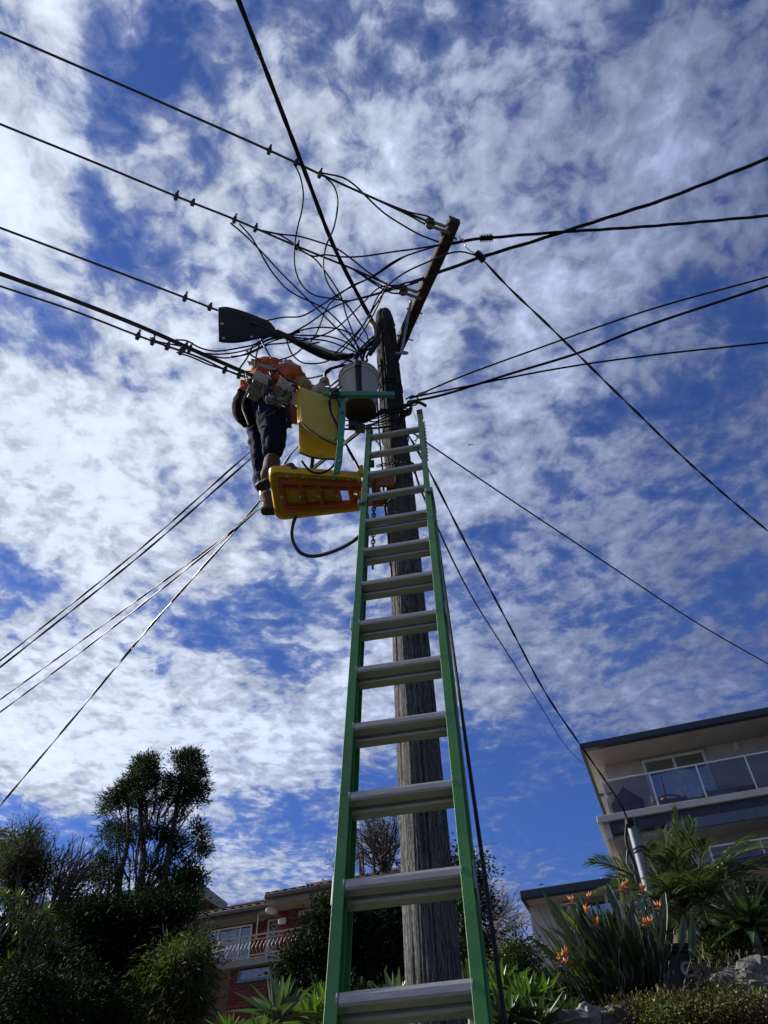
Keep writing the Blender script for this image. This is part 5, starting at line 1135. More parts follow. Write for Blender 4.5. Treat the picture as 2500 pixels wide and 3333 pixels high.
# windows and door of the left part
a0, az0 = FB.loc(660, 3018, RB); a1, az1 = FB.loc(826, 2998, RB)
window(FB, bh_, a0, a1, sz + .05, az1 - .1, RB - .02, (.28, .36, .78), .05, g=gl2)
d0, dz0_ = FB.loc(876, 3003, RB); 
dr = FB.part('door', mat('cream_door_frame', (.40, .36, .30), .6), bh_, (d0 - .02, d0 + .06, RB - .06, RB - .01, sz, dz0_), (d0 - .02, d0 + 1.0, RB - .061, RB - .01, dz0_ + .001, dz0_ + .07))
FB.part('door_leaf', mat('dark_door', (.03, .03, .03), .6), dr, (d0 + .06, d0 + .95, RB - .03, RB - .012, sz, dz0_))
mb = MB()
for i in range(12):
    for s in (-1, 1):
        zz = sz + .1 + i * .16
        a_, c_ = FB.w(d0 + .08, RB - .036, zz), FB.w(d0 + .93, RB - .036, zz + .85 * s)
        c_.z = min(max(c_.z, sz + .05), dz0_ - .03); mb.rod(a_, c_, .008, sides=4)
o = mb.build('security_grille', WHITEP, dr)
bricks(FB, bh_, FB.loc(826, 3000, RB)[0] + .03, d0 - .03, sz + .01, zL + .2, RB, (), 0)
bricks(FB, bh_, uL0 - 1.2, a0 - .02, sz + .01, zL + .2, RB, (), 0)
# eaves, gutters, fascias
GUT = mat('dark_brown_gutter', (.05, .042, .036), .5, var=.2)
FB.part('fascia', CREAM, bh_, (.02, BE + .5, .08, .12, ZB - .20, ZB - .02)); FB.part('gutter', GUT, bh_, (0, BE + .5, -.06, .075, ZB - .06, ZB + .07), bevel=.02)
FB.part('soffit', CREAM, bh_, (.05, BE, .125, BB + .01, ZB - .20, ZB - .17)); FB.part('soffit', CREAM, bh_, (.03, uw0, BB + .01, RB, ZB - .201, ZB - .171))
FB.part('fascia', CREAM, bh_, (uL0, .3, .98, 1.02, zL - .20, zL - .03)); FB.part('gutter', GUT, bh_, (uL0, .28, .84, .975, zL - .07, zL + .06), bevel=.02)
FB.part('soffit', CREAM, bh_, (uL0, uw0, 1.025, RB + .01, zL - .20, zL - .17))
mb = MB(); ul, zl_ = FB.loc(887, 2938, .5); mb.lathe([(.20, 0), (.19, -.05), (.13, -.10), (.02, -.13)], Matrix.Translation(FB.w(ul, .5, ZB - .20)), 16); mb.build('ceiling_lamp', LAMP, bh_, smooth=True)
ul, zl_ = FB.loc(922, 3000, BB); FB.part('vent_lamp', LAMP, bh_, (ul - .13, ul + .13, BB - .10, BB - .02, zl_ - .09, zl_ + .09), bevel=.03)
# awning
aw0, awz = FB.loc(625, 3012, 1.0); aw1, awz1 = FB.loc(842, 2985, 1.0)
mb = MB(); mb.prism([FB.w(aw0, 1.0, awz + .22), FB.w(aw1, 1.0, awz + .22), FB.w(aw1, RB - .05, zL - .21 + .0), FB.w(aw0, RB - .05, zL - .21 + .0)], Vector((0, 0, -.02)), Vector((0, 0, .01))); aw = mb.build('awning', mat('beige_awning_cloth', (.26, .235, .19), .85, var=.1), bh_)
FB.part('valance', mat('beige_awning_cloth', (.26, .235, .19), .85), aw, (aw0, aw1, .98, .997, awz - .02, awz + .21))
for u in (aw0 + .02, aw1 - .02):
    mb = MB(); mb.rod(FB.w(u, 1.0, awz - .0), FB.w(u, 1.0, sz + .9), .018); mb.build('awning_post', WHITEP, aw)
# tiled roofs: individual tiles along the eaves, the rest as one
def tiles(F_, parent, u0, u1, b0, z0, pitch, rows, single):
    tw, tl = .30, .34; n_ = 0; big_ = MB(); prof = [(-.15, 0), (-.12, .035), (-.06, .045), (0, .02), (.06, .0), (.12, .0), (.15, .012)]
    cs, sn = math.cos(pitch), math.sin(pitch); one = MB()
    def rowsof(o_, dx, dn, up_): return [[o_ + dx * x + dn * (0) + up_ * (z + .025) for x, z in prof], [o_ + dx * x + dn * .40 + up_ * z for x, z in prof]]
    dn = F_.n * cs + Vector((0, 0, sn)); up_ = Vector((0, 0, cs)) - F_.n * sn
    def addt(mb, o_):
        r_ = rowsof(o_, F_.d, dn, up_); mb.grid(r_); mb.grid([[p - up_ * .03 for p in r_[0]], r_[0]])
    addt(one, Vector()); me = one.mesh('roof_tile', TILE)
    for r_ in range(rows):
        u = u0 + .15
        while u < u1:
            o_ = F_.w(u, b0, z0) + dn * tl * r_ + up_ * random.uniform(-.004, .004)
            if n_ < single: q = inst(me, 'roof_tile', Matrix(), parent); q.matrix_basis = Matrix.Translation(o_); n_ += 1
            else: addt(big_, o_)
            u += tw
    if big_.v: o = big_.build('roof_tiling', TILE, parent); o['kind'] = 'stuff'
rf = FB.part('roof', mat('roof_underlay', (.06, .045, .04), .9), bh_, (.05, BE + .3, .1, .12, ZB, ZB + .02))
mb = MB(); pt = R(22)
for (u0, u1, b0, z0, dp) in ((0.0, BE + .5, .0, ZB + .05, 5), (uL0, .25, .90, zL + .05, 5)):
    a, c = FB.w(u0, b0, z0), FB.w(u1, b0, z0); up5 = FB.n * math.cos(pt) * dp + Vector((0, 0, math.sin(pt) * dp)); mb.add([a, c, c + up5, a + up5], [(0, 1, 2, 3)])
mb.build('roof_plane', mat('roof_underlay', (.06, .045, .04), .9), bh_)
tiles(FB, bh_, 0.0, BE + .3, .0, ZB + .07, pt, 9, 90); tiles(FB, bh_, uL0, .2, .90, zL + .07, pt, 9, 90)
for (u0, u1, b0, z0) in ((0.0, BE, .0, ZB + .10), (uL0, -.1, .90, zL + .10)):   # pale bedding caps along the ridge line
    k = u0 + .4
    while k < u1:
        dn = FB.n * math.cos(pt) + Vector((0, 0, math.sin(pt))); mb = MB(); p_ = FB.w(k, b0, z0) + dn * 3.1; mb.rod(p_ - FB.d * .32, p_ + FB.d * .30, .11, .10, sides=8); mb.build('ridge_cap', TILE, bh_); k += .62
# curly railing
rail = thing('balcony_railing', tuple(FB.w(us0, -.2, sz)), 'white wrought iron railing with bellied balusters on the brick house balcony', 'railing')
r0, rz = FB.loc(728, 3058, -.2); r1 = FB.loc(1000, 3018, -.2)[0]; RW = mat('cream_railing_paint', (.36, .32, .27), .5)
FB.part('top_rail', RW, rail, (r0, r1 + .6, -.225, -.18, rz - .03, rz)); FB.part('bottom_rail', RW, rail, (us0 - .3, r1 + .6, -.22, -.185, sz + .06, sz + .085))
FB.part('lower_rail', RW, rail, (r0, r1 + .6, -.218, -.19, rz - .14, rz - .12))
h = rz - .13 - sz - .07; bm_ = MB()
bm_.tube(catmull([Vector((0, 0, h)), Vector((0, -.02, h * .8)), Vector((0, -.13, h * .45)), Vector((0, -.12, h * .25)), Vector((0, -.02, h * .08)), Vector((0, 0, 0))], 4), .009, 5); bme = bm_.mesh('baluster', RW, True)
Mf = Matrix((FB.d, FB.n, Vector((0, 0, 1)))).transposed().to_4x4(); u = r0 + .06
while u < r1 + .5:
    M_ = Mf.copy(); M_.translation = FB.w(u, -.2, sz + .07); o = inst(bme, 'baluster', Matrix(), rail); o.matrix_basis = M_; u += .125
for u in (r0, r0 + 1.5, FB.loc(872, 3050, -.2)[0], r1): FB.part('post', RW, rail, (u - .02, u + .02, -.22, -.18, sz, rz - .031))
# scrolls under the top rail
for k in range(4):
    u = r0 + .8 + k * .95
    for s in (-1, 1):
        mb = MB(); mb.tube(catmull([FB.w(u + s * .38, -.2, rz - .12), FB.w(u + s * .2, -.2, rz - .06), FB.w(u + s * .05, -.2, rz - .05), FB.w(u + s * .06, -.2, rz - .10), FB.w(u + s * .1, -.2, rz - .08)], 5), .007, 5); mb.build('scroll', RW, rail)
# stair rail going down to the left
st = thing('stair_railing', tuple(FB.w(us0 - 1, -.2, sz - .5)), 'white bellied stair railing sloping down left of the balcony', 'railing')
s0_, sz0 = FB.loc(650, 3105, -.35); sl0 = (sz0 - rz) / (s0_ - r0); k = 0
mb = MB(); mb.rod(FB.w(r0, -.2, rz - .01), FB.w(s0_ - .6, -.35, rz + sl0 * (s0_ - .6 - r0)), .022); mb.build('top_rail', RW, st)
mb = MB(); mb.rod(FB.w(r0 + .4, -.5, rz - .38), FB.w(s0_ - .7, -.5, rz - .50), .018); mb.build('inner_rail', RW, st)
u = r0 - .1
while u > s0_ - .6:
    M_ = Mf.copy(); M_.translation = FB.w(u, -.25, rz + sl0 * (u - r0) - h - .05); o = inst(bme, 'baluster', Matrix(), st); o.matrix_basis = M_
    if k % 2 == 0:
        M_ = Mf.copy(); M_.translation = FB.w(u + .5, -.5, rz - .40 - h); o = inst(bme, 'baluster', Matrix(), st); o.matrix_basis = M_
    u -= .14; k += 1
for k in range(5):
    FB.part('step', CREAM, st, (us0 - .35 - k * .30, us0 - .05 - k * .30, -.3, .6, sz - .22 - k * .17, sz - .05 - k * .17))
# ---- neighbour behind, at left: a broad gable
FN_ = Face(at_y(646, 2885, 33), (200, 2935)); NZ = FN_.O.z
nb = thing('gabled_house', tuple(at_y(500, 3100, 34)), 'brown gabled house with a pale bargeboard behind the tall conifer', 'house')
BRN = mat('brown_render', (.13, .085, .062), .9, var=.15, scale=2); GREY = mat('grey_bargeboard', (.22, .21, .20), .7)
A_ = at_y(646, 2880, 33); L_ = at_z(60, 2960, A_.z - .3); Rr = at_plane(735, 2950, A_, Vector((0, 1, 0)))
bk = Vector((0, 7, 0))
mb = MB(); mb.add([L_, A_, A_ + bk, L_ + bk], [(0, 1, 2, 3)]); mb.add([A_, Rr, Rr + bk, A_ + bk], [(0, 1, 2, 3)]); o = mb.build('roof', mat('grey_brown_roofing', (.10, .085, .075), .85, var=.2, scale=6), nb); sm = o.modifiers.new('t', 'SOLIDIFY'); sm.thickness = .2
mb = MB(); dv = Vector((0, -.05, 0)); mb.prism([A_ + Vector((0, -.15, .12)), Rr + Vector((.1, -.15, .05)), Rr + Vector((.1, -.15, -.28)), A_ + Vector((-.05, -.15, -.35))], dv * 0, dv); mb.build('bargeboard', GREY, nb)
mb = MB(); mb.prism([L_ + Vector((0, -.15, .1)), A_ + Vector((0, -.152, .1)), A_ + Vector((0, -.152, -.12)), L_ + Vector((0, -.15, -.12))], dv * 0, dv); mb.build('bargeboard', GREY, nb)
mb = MB(); mb.add([L_ + Vector((0, .9, -.1)), A_ + Vector((0, .9, -.1)), Rr + Vector((-.1, .9, -.1)), Vector((Rr.x - .1, Rr.y + .9, 5)), Vector((L_.x, L_.y + .9, 5))], [(0, 1, 2, 3, 4)]); mb.build('wall', BRN, nb)
FNn = Face(at_y(470, 3000, 33.85), (560, 2990)); 
for i, (x0, y0, x1) in enumerate(((482, 2998, 545), (395, 3010, 450))):
    a_, z_ = FNn.loc(x0, y0, 0); c_, _ = FNn.loc(x1, y0, 0); window(FNn, nb, a_, c_, z_ - .95, z_, 0, (.33, .66), .05, g=gl2)
    mb = MB()
FNn.part('balcony_slab', CREAM, nb, (FNn.loc(380, 3065, -.6)[0], FNn.loc(560, 3060, -.6)[0], -.9, -.1, FNn.loc(480, 3062, -.6)[1] - .2, FNn.loc(480, 3062, -.6)[1]))
zz = FNn.loc(480, 3062, -.6)[1]
for k in range(16):
    u = FNn.loc(485, 3050, -.8)[0] + k * .12; FNn.part('bar', mat('black_rubber', (.015, .015, .016), .7), nb, (u, u + .02, -.85, -.83, zz, zz + .9))
CREAM = CREAM_OLD
# ---- small gable at right of the pole
G_ = at_y(1598, 3012, 26); E2 = at_plane(1662, 3110, G_, Vector((0, 1, 0)))
sg = thing('brick_house', (G_.x - 1, 28, 6), 'small brick gable with pale bargeboard just right of the ladder, behind the shrubs', 'house')
W2 = G_ + (G_ - E2) * Vector((1, 1, -1)).x * 1.0; W2 = Vector((2 * G_.x - E2.x - .6, G_.y, E2.z))
mb = MB(); bk = Vector((0, 6, 0)); mb.add([W2, G_, G_ + bk, W2 + bk, E2, E2 + bk], [(0, 1, 2, 3), (1, 4, 5, 2)]); o = mb.build('roof', TILE, sg); sm = o.modifiers.new('t', 'SOLIDIFY'); sm.thickness = .12
for a, c in ((G_, E2), (W2, G_)):
    mb = MB(); mb.prism([a + Vector((0, -.1, .05)), c + Vector((0, -.1, .05)), c + Vector((0, -.1, -.16)), a + Vector((0, -.1, -.16))], Vector(), Vector((0, .04, 0))); mb.build('bargeboard', CREAM, sg)
mb = MB(); mb.add([W2 + Vector((.45, .75, -.05)), G_ + Vector((0, .75, -.1)), E2 + Vector((-.55, .75, .25)), Vector((E2.x - .55, E2.y + .75, 5)), Vector((W2.x + .45, W2.y + .75, 5))], [(0, 1, 2, 3, 4)]); mb.build('wall', BRICK, sg)
mb = MB(); mb.prism([G_ + Vector((0, -.05, -.17)), E2 + Vector((0, -.05, -.17)), E2 + Vector((-.15, -.05, -.22)), G_ + Vector((0, -.05, -.28))], Vector(), Vector((0, .8, 0))); mb.build('soffit', CREAM, sg)
# ---- steel service post, antenna
sp0 = at_y(2140, 3080, 11.0); post = thing('steel_post', (SP_TOP.x, POST_Y, gz(SP_TOP.x, POST_Y)), 'slim grey galvanised post with service wires beside the palm', 'post')
mb = MB(); mb.tube([Vector((SP_TOP.x, POST_Y, gz(SP_TOP.x, POST_Y) - .3)), Vector((SP_TOP.x, POST_Y, SP_TOP.z))], .053, 16); mb.build('shaft', mat('pale_galvanised_pipe', (.20, .22, .24), .6, .15, var=.15, scale=12), post, smooth=True)
for dz2 in (.36, .40): 
    mb = MB(); mb.tube([Vector((SP_TOP.x + .058 * math.cos(a), POST_Y + .058 * math.sin(a), SP_TOP.z - dz2 + .01 * math.cos(a))) for a in [i * math.pi / 10 for i in range(21)]], .008, 5, cap=False); mb.build('band', BLACK, post)
mb = MB(); mb.box(SP_TOP + Vector((-.03, -.05, -.06)), (.10, .10, .09)); mb.build('cap_fitting', BLACK, post, bevel=.02)
mb = MB(); mb.tube(catmull([SP_TOP + Vector((-.06, -.06, -.05)), SP_TOP + Vector((-.13, -.05, -.3)), SP_TOP + Vector((-.10, -.05, -.55)), SP_TOP + Vector((-.12, -.05, -.75)), SP_TOP + Vector((-.06, -.05, -.9))], 6), .018, 6); mb.build('lead', BLACK, post)
mb = MB(); mb.tube(catmull([SP_TOP + Vector((-.14, -.05, -.40)), SP_TOP + Vector((-.18, -.05, -.55)), SP_TOP + Vector((-.12, -.06, -.68)), SP_TOP + Vector((-.08, -.05, -.58))], 6), .014, 6); mb.build('lead', WHITEW, post)
an = thing('television_antenna', tuple(at_y(1545, 3000, 27)), 'thin rooftop television antenna pointing right beside the ladder', 'antenna')
a0_, a1_ = at_y(1545, 2756, 27), at_y(1617, 2742, 27); mb = MB(); mb.rod(a0_, a1_, .014); mb.build('boom', STEEL, an); dv = (a1_ - a0_)
mb = MB(); mb.rod(a0_ + dv * .05, Vector((a0_.x, 27, a0_.z - 3.5)), .02); mb.build('mast', STEEL, an)
for k in range(9):
    mb = MB(); c = a0_ + dv * (.28 + k * .085); mb.rod(c + Vector((0, -.02, -.02)), c + Vector((-.02, .2, .09)), .007, sides=5); mb.build('element', STEEL, an)
an2 = thing('television_antenna', tuple(at_y(1955, 2885, 24)), 'small comb-like antenna on the low cream building', 'antenna')
for k in range(4):
    mb = MB(); c = at_y(1950, 2864 + k * 6, 24); mb.rod(c, c + Vector((.14, .02, 0)), .008, sides=5); mb.build('element', STEEL, an2)
mb = MB(); mb.rod(at_y(1956, 2858, 24), at_y(1956, 2920, 24), .012); mb.build('mast', STEEL, an2)

# ================================================================ vegetation
import numpy as np
rng = np.random.default_rng(11)
def unit(v): return v / np.maximum(np.linalg.norm(v, axis=-1, keepdims=True), 1e-9)
def blades(P, D, L, W, name, m, parent=None, up_=None, bend=0.25, kind=None, mid=True):
    """n thin leaves: base P, direction D, length L, width W, each a bent two-quad blade"""
    n = len(P); D = unit(D); ref = rng.normal(size=(n, 3)) if up_ is None else np.tile(up_, (n, 1)) + rng.normal(size=(n, 3)) * .3
    S = unit(np.cross(D, ref)); Nn = np.cross(S, D); L = L[:, None]; W = W[:, None]
    a = P - S * W * .2; b_ = P + S * W * .2; Md = P + D * L * .5 + Nn * L * .06; c = Md - S * W * .5; d = Md + S * W * .5
    tip = P + D * L - Nn * L * bend * .5 + np.array([0, 0, -1.0]) * L * bend * .3
    V = np.stack([a, b_, d, c, tip], 1).reshape(-1, 3)
    i = np.arange(n)[:, None] * 5
    loops = np.concatenate([i + np.array([[0, 1, 2, 3]]), i + np.array([[3, 2, 4]])], 1).reshape(-1)
    tot = np.tile([4, 3], n); st = np.concatenate([[0], np.cumsum(tot)[:-1]])
    me = bpy.data.meshes.new(name); me.vertices.add(len(V)); me.vertices.foreach_set('co', V.reshape(-1).astype('f4')); me.loops.add(len(loops)); me.loops.foreach_set('vertex_index', loops.astype('i4'))
    me.polygons.add(len(tot)); me.polygons.foreach_set('loop_start', st.astype('i4')); me.polygons.foreach_set('loop_total', tot.astype('i4')); me.materials.append(m); me.update(); me.validate()
    o = bpy.data.objects.new(name, me); C.objects.link(o)
    if parent is not None: put(o, parent)
    if kind: o['kind'] = kind
    return o
def ball(n, c, r, hollow=0.35):
    d = unit(rng.normal(size=(n, 3))); k = (hollow + (1 - hollow) * rng.random(n)) ** .6
    return np.array(c) + d * k[:, None] * np.array(r), d
def clumps(cl, per, spray, r_spray):
    """cl: [(centre, radii, weight)]; leaves gathered in small sprays so that gaps stay open between them"""
    Ps, Ds = [], []
    for c, r, w in cl:
        ns = max(3, int(spray * w)); sc, sd_ = ball(ns, c, r, .2)
        for q, dd in zip(sc, sd_):
            p = q + rng.normal(size=(per, 3)) * r_spray * np.array([1, 1, .8]); Ps.append(p); Ds.append(dd * .6 + rng.normal(size=(per, 3)) * .55 + (p - q) / r_spray * .35)
    return np.concatenate(Ps), np.concatenate(Ds)
def wood_branches(root, tips, name, m, parent, r0=.06, r1=.006, wob=.12, seg=5, twigs=0, tl=.5):
    mb = MB()
    for base, tip in tips:
        base, tip = Vector(base), Vector(tip); L = (tip - base).length; pts = [base]
        for k in range(1, seg): pts.append(base.lerp(tip, k / seg) + Vector((rnd(-1, 1), rnd(-1, 1), rnd(-.6, 1))) * wob * L * .3)
        pts.append(tip); c = catmull(pts, 3); n = len(c); mb.tube(c, [r0 * (1 - i / n) * min(1, L / 2) + r1 for i in range(n)], 5, cap=False)
        for _ in range(twigs):
            i = random.randrange(n // 3, n); d = (c[min(i + 1, n - 1)] - c[i - 1]).normalized() + Vector((rnd(-1, 1), rnd(-1, 1), rnd(-.3, 1))) * .8
            e = c[i] + d.normalized() * tl * rnd(.4, 1.1); f = c[i].lerp(e, .5) + Vector((rnd(-1, 1), rnd(-1, 1), rnd(-1, 1))) * tl * .08; mb.tube([c[i], f, e], [r1 * 1.3, r1, r1 * .4], 4, cap=False)
            for _2 in range(2):
                g = f + (d + Vector((rnd(-1, 1), rnd(-1, 1), rnd(-.3, 1)))).normalized() * tl * rnd(.2, .5); mb.tube([f, g], [r1 * .9, r1 * .3], 4, cap=False)
    return mb.build(name, m, parent)
BARK = mat('dark_bark', (.075, .06, .048), .9, var=.35, scale=12, bump=.5, bscale=40)
BARKP = mat('pale_bark', (.20, .175, .15), .9, var=.3, scale=12, bump=.4, bscale=40)
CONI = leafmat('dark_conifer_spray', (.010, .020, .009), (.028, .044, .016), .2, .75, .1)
def at6(x, y, dep): return at_y(x * .4822, 2400 + y * .4822, dep)
def rad6(r_, dep): return r_ * .4822 / 2422 * dep * .92
# ---- tall open conifer at left
TD = 12.0
con = thing('conifer_tree', (at6(950, 1900, TD).x, TD, gz(-3.6, TD)), 'tall open conifer with a twin dark top and bare inner branches at lower left', 'tree')
top_cl = [(985, 200, 95), (1040, 150, 45), (930, 190, 50), (1270, 180, 105), (1300, 120, 50), (1200, 140, 45), (1340, 230, 60), (960, 300, 105), (880, 320, 75), (1290, 300, 90), (1180, 290, 70), (1060, 300, 65), (770, 410, 70), (830, 370, 60), (730, 460, 50), (700, 500, 32), (850, 430, 60), (1150, 390, 70), (1310, 370, 75), (1370, 350, 45), (1240, 430, 55), (1340, 430, 40), (930, 430, 60), (1050, 420, 50),
          (720, 640, 45), (790, 615, 55), (870, 610, 50), (950, 615, 48), (1030, 640, 55), (1110, 650, 60), (1170, 680, 60), (720, 700, 30), (850, 680, 40), (1210, 740, 50), (1320, 600, 42), (1370, 640, 40), (1390, 730, 45), (1400, 780, 25), (1340, 760, 35),
          (720, 820, 50), (690, 870, 55), (620, 900, 40), (610, 960, 35), (750, 930, 45), (680, 980, 40), (1290, 870, 50), (1340, 960, 50), (1350, 1000, 35), (1250, 950, 70), (1180, 970, 60), (1280, 1020, 60), (1180, 1060, 70), (1100, 960, 45), (1010, 900, 40), (1230, 1130, 60), (1120, 1130, 70), (1010, 1060, 55), (1160, 560, 22), (1240, 530, 28), (1300, 1100, 35)]
cl = []
for x, y, r_ in top_cl:
    dd = TD + rnd(-.5, .5); c = at6(x, y, dd); rr = rad6(r_, TD); cl.append((tuple(c), (rr, rr * 1.1, rr * .95), (r_ / 60) ** 2))
P, D = clumps(cl, 28, 21, .055); D[:, 2] += .25
blades(P, D, rng.uniform(.035, .10, len(P)), rng.uniform(.009, .020, len(P)), 'crown', CONI, con)
trunks = [((960, 1900), (985, 180)), ((1000, 1900), (1240, 200)), ((900, 1900), (860, 420))]
tb = MB()
for (a, c) in trunks:
    A_, B_ = at6(*a, TD), at6(*c, TD); A_.z = gz(A_.x, TD); pts = [A_] + [A_.lerp(B_, k / 6) + Vector((rnd(-.08, .08), rnd(-.1, .1), 0)) for k in range(1, 6)] + [B_]; q = catmull(pts, 5); tb.tube(q, [.11 * (1 - i / len(q)) + .014 for i in range(len(q))], 8)
tb.build('trunk', BARK, con, smooth=True)
tips = []
for c, r_, w in cl:
    c = Vector(c); z = c.z - rnd(.5, 1.5); xx = at6(975, 900, TD).x + (c.x - at6(975, 900, TD).x) * .25; tips.append((Vector((xx, TD + rnd(-.1, .1), max(z, 4.3))), c))
    for _ in range(0): tips.append((Vector((xx, TD, max(z - .2, 4.3))), c + Vector((rnd(-.3, .3), rnd(-.3, .3), rnd(-.3, .2)))))
wood_branches(None, tips, 'limbs', BARK, con, .024, .0045, .18, 4, 4, .35)
# sparse sprays hanging through the open middle
mid_cl = [(tuple(at6(rnd(700, 1350), rnd(450, 1150), TD + rnd(-.5, .5))), (.15, .15, .12), .4) for _ in range(90)]
P, D = clumps(mid_cl, 12, 6, .05); blades(P, D, rng.uniform(.04, .10, len(P)), rng.uniform(.010, .02, len(P)), 'sparse_sprays', CONI, con)
# ---- generic leafy mass
def leafy(name, label, cat, shape, dep, m, size, per=30, spray=26, rs=.12, group=None, wood=True, base=None, droop=.0, bark=BARK, thick=.5, kind=None, twig=3):
    cl = []; pts_ = [at_y(x, y, dep) for x, y, r_ in shape]; bx_ = sum(p.x for p in pts_) / len(pts_) if base is None else at_y(base, 3300, dep).x
    t = thing(name, (bx_, dep, gz(bx_, dep)), label, cat, group)
    for (x, y, r_), c0_ in zip(shape, pts_):
        rr = r_ / 2422 * dep * .92; c = at_y(x, y, dep + rnd(-thick, thick)); cl.append((tuple(c), (rr, rr * 1.1, rr), (r_ / 40) ** 1.6))
    P, D = clumps(cl, per, spray, rs); D[:, 2] -= droop; o = blades(P, D, rng.uniform(size[0], size[1], len(P)), rng.uniform(size[2], size[3], len(P)), 'crown', m, t)
    if wood:
        b0_ = Vector((bx_, dep, gz(bx_, dep) - .1)); cz_ = sum((Vector(c[0]) for c in cl), Vector()) / len(cl); fork = b0_.lerp(cz_, .45)
        mb = MB(); mb.tube([b0_, fork], [.13 * dep / 14, .07 * dep / 14], 8); mb.build('trunk', bark, t, smooth=True)
        wood_branches(None, [(fork, Vector(c[0])) for c in cl], 'limbs', bark, t, .05 * dep / 14, .006, .14, 4, twig, .5)
    return t
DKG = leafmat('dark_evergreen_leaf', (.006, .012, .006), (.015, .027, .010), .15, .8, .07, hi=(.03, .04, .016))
TEA = leafmat('tea_tree_leaf', (.022, .030, .016), (.060, .055, .035), .3, .65, .15)
BAM = leafmat('olive_bamboo_leaf', (.036, .046, .014), (.085, .085, .024), .35, .7, .12)
MIDG = leafmat('mid_green_leaf', (.030, .055, .018), (.065, .095, .030), .3, .5, .35)
f6 = lambda l: [(x * .4822, 2400 + y * .4822, r_ * .4822) for x, y, r_ in l]
leafy('tea_tree', 'brownish feathery tree filling the far lower left, left of the tall conifer', 'tree',
      f6([(180, 660, 60), (230, 700, 60), (120, 720, 80), (40, 750, 80), (200, 780, 100), (100, 850, 120), (240, 850, 80), (20, 900, 100), (300, 880, 60), (180, 950, 120), (320, 960, 60), (60, 1000, 100), (250, 1020, 60), (100, 1090, 70)]), 11.0, TEA, (.04, .10, .006, .013), 34, 34, .10, droop=-.3, base=60, twig=7)
# fan of bare upswept twigs right of it
mb_t = [(at6(330, 1230, 11.2), at6(x, y, 11.2 + rnd(-.4, .4))) for x, y in ((580, 850), (560, 900), (540, 830), (510, 880), (480, 850), (560, 960), (520, 1000), (450, 860), (600, 870), (430, 820), (490, 960), (560, 1030), (400, 840))]
fan = thing('bare_shrub', (at6(330, 1230, 11.2).x, 11.2, gz(-5, 11.2)), 'fan of thin upswept twigs between the feathery tree and the conifer', 'shrub')
wood_branches(None, mb_t, 'twigs', BARK, fan, .02, .005, .12, 5, 16, .42)
P, D = clumps([(tuple(b_), (.12, .12, .2), .4) for a, b_ in mb_t], 8, 6, .08); D[:, 2] += .7; blades(P, D, rng.uniform(.06, .14, len(P)), rng.uniform(.004, .008, len(P)), 'needle_leaves', TEA, fan)
mb = MB(); mb.tube([Vector((at6(330, 1230, 11.2).x, 11.2, gz(-5, 11.2))), at6(330, 1230, 11.2)], [.05, .03], 6); mb.build('stem', BARK, fan)
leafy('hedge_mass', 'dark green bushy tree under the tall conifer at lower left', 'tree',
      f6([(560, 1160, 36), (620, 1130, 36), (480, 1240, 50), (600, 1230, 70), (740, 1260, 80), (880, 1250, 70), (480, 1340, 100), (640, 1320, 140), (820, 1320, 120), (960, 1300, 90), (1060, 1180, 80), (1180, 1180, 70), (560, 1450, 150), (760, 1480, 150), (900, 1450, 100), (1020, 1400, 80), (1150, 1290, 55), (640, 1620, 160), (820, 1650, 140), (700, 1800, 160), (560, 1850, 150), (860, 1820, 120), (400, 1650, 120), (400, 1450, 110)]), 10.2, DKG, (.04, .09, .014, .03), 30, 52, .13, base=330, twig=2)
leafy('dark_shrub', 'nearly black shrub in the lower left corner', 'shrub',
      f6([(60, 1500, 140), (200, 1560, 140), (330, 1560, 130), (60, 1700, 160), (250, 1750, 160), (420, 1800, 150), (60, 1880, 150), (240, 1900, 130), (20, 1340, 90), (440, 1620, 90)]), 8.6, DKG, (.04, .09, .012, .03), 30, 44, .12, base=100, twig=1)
leafy('bamboo', 'olive green bamboo clump left of the brick house stairs', 'bamboo',
      f6([(1300, 1400, 50), (1330, 1360, 26), (1260, 1460, 65), (1330, 1480, 50), (1200, 1490, 65), (1280, 1560, 80), (1330, 1580, 45), (1160, 1600, 90), (1260, 1680, 90), (1310, 1700, 55), (1130, 1740, 100), (1240, 1800, 100), (1280, 1830, 65), (1080, 1850, 100), (1200, 1900, 100), (1080, 1500, 50), (1040, 1620, 60), (1340, 1520, 28)]), 9.6, BAM, (.06, .13, .010, .018), 24, 34, .10, droop=.5, base=580, bark=BARKP, twig=5)
# dark evergreen behind the ladder and the one behind the pole
f7 = lambda l: [(600 + x * .4822, 2733 + y * .4822, r_ * .4822) for x, y, r_ in l]
f8 = lambda l: [(1050 + x * .4219, 2400 + y * .4219, r_ * .4219) for x, y, r_ in l]
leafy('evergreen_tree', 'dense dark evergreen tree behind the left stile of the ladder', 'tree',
      f7([(1020, 460, 36), (965, 530, 42), (925, 600, 36), (1000, 530, 80), (890, 670, 42), (970, 650, 70), (850, 750, 45), (900, 760, 100), (1020, 720, 110), (800, 850, 70), (760, 930, 60), (880, 900, 110), (1000, 880, 120), (1100, 520, 90), (1200, 500, 90), (1320, 500, 80), (1430, 500, 70), (1150, 650, 120), (1300, 640, 110), (1430, 650, 90), (1120, 820, 120), (1260, 820, 120), (1400, 820, 110), (760, 1010, 60), (900, 1010, 100), (1050, 1000, 110), (1200, 1000, 120), (1360, 1000, 110), (1480, 980, 90)]), 14.0, DKG, (.05, .10, .022, .05), 30, 44, .16, base=1150, twig=2)
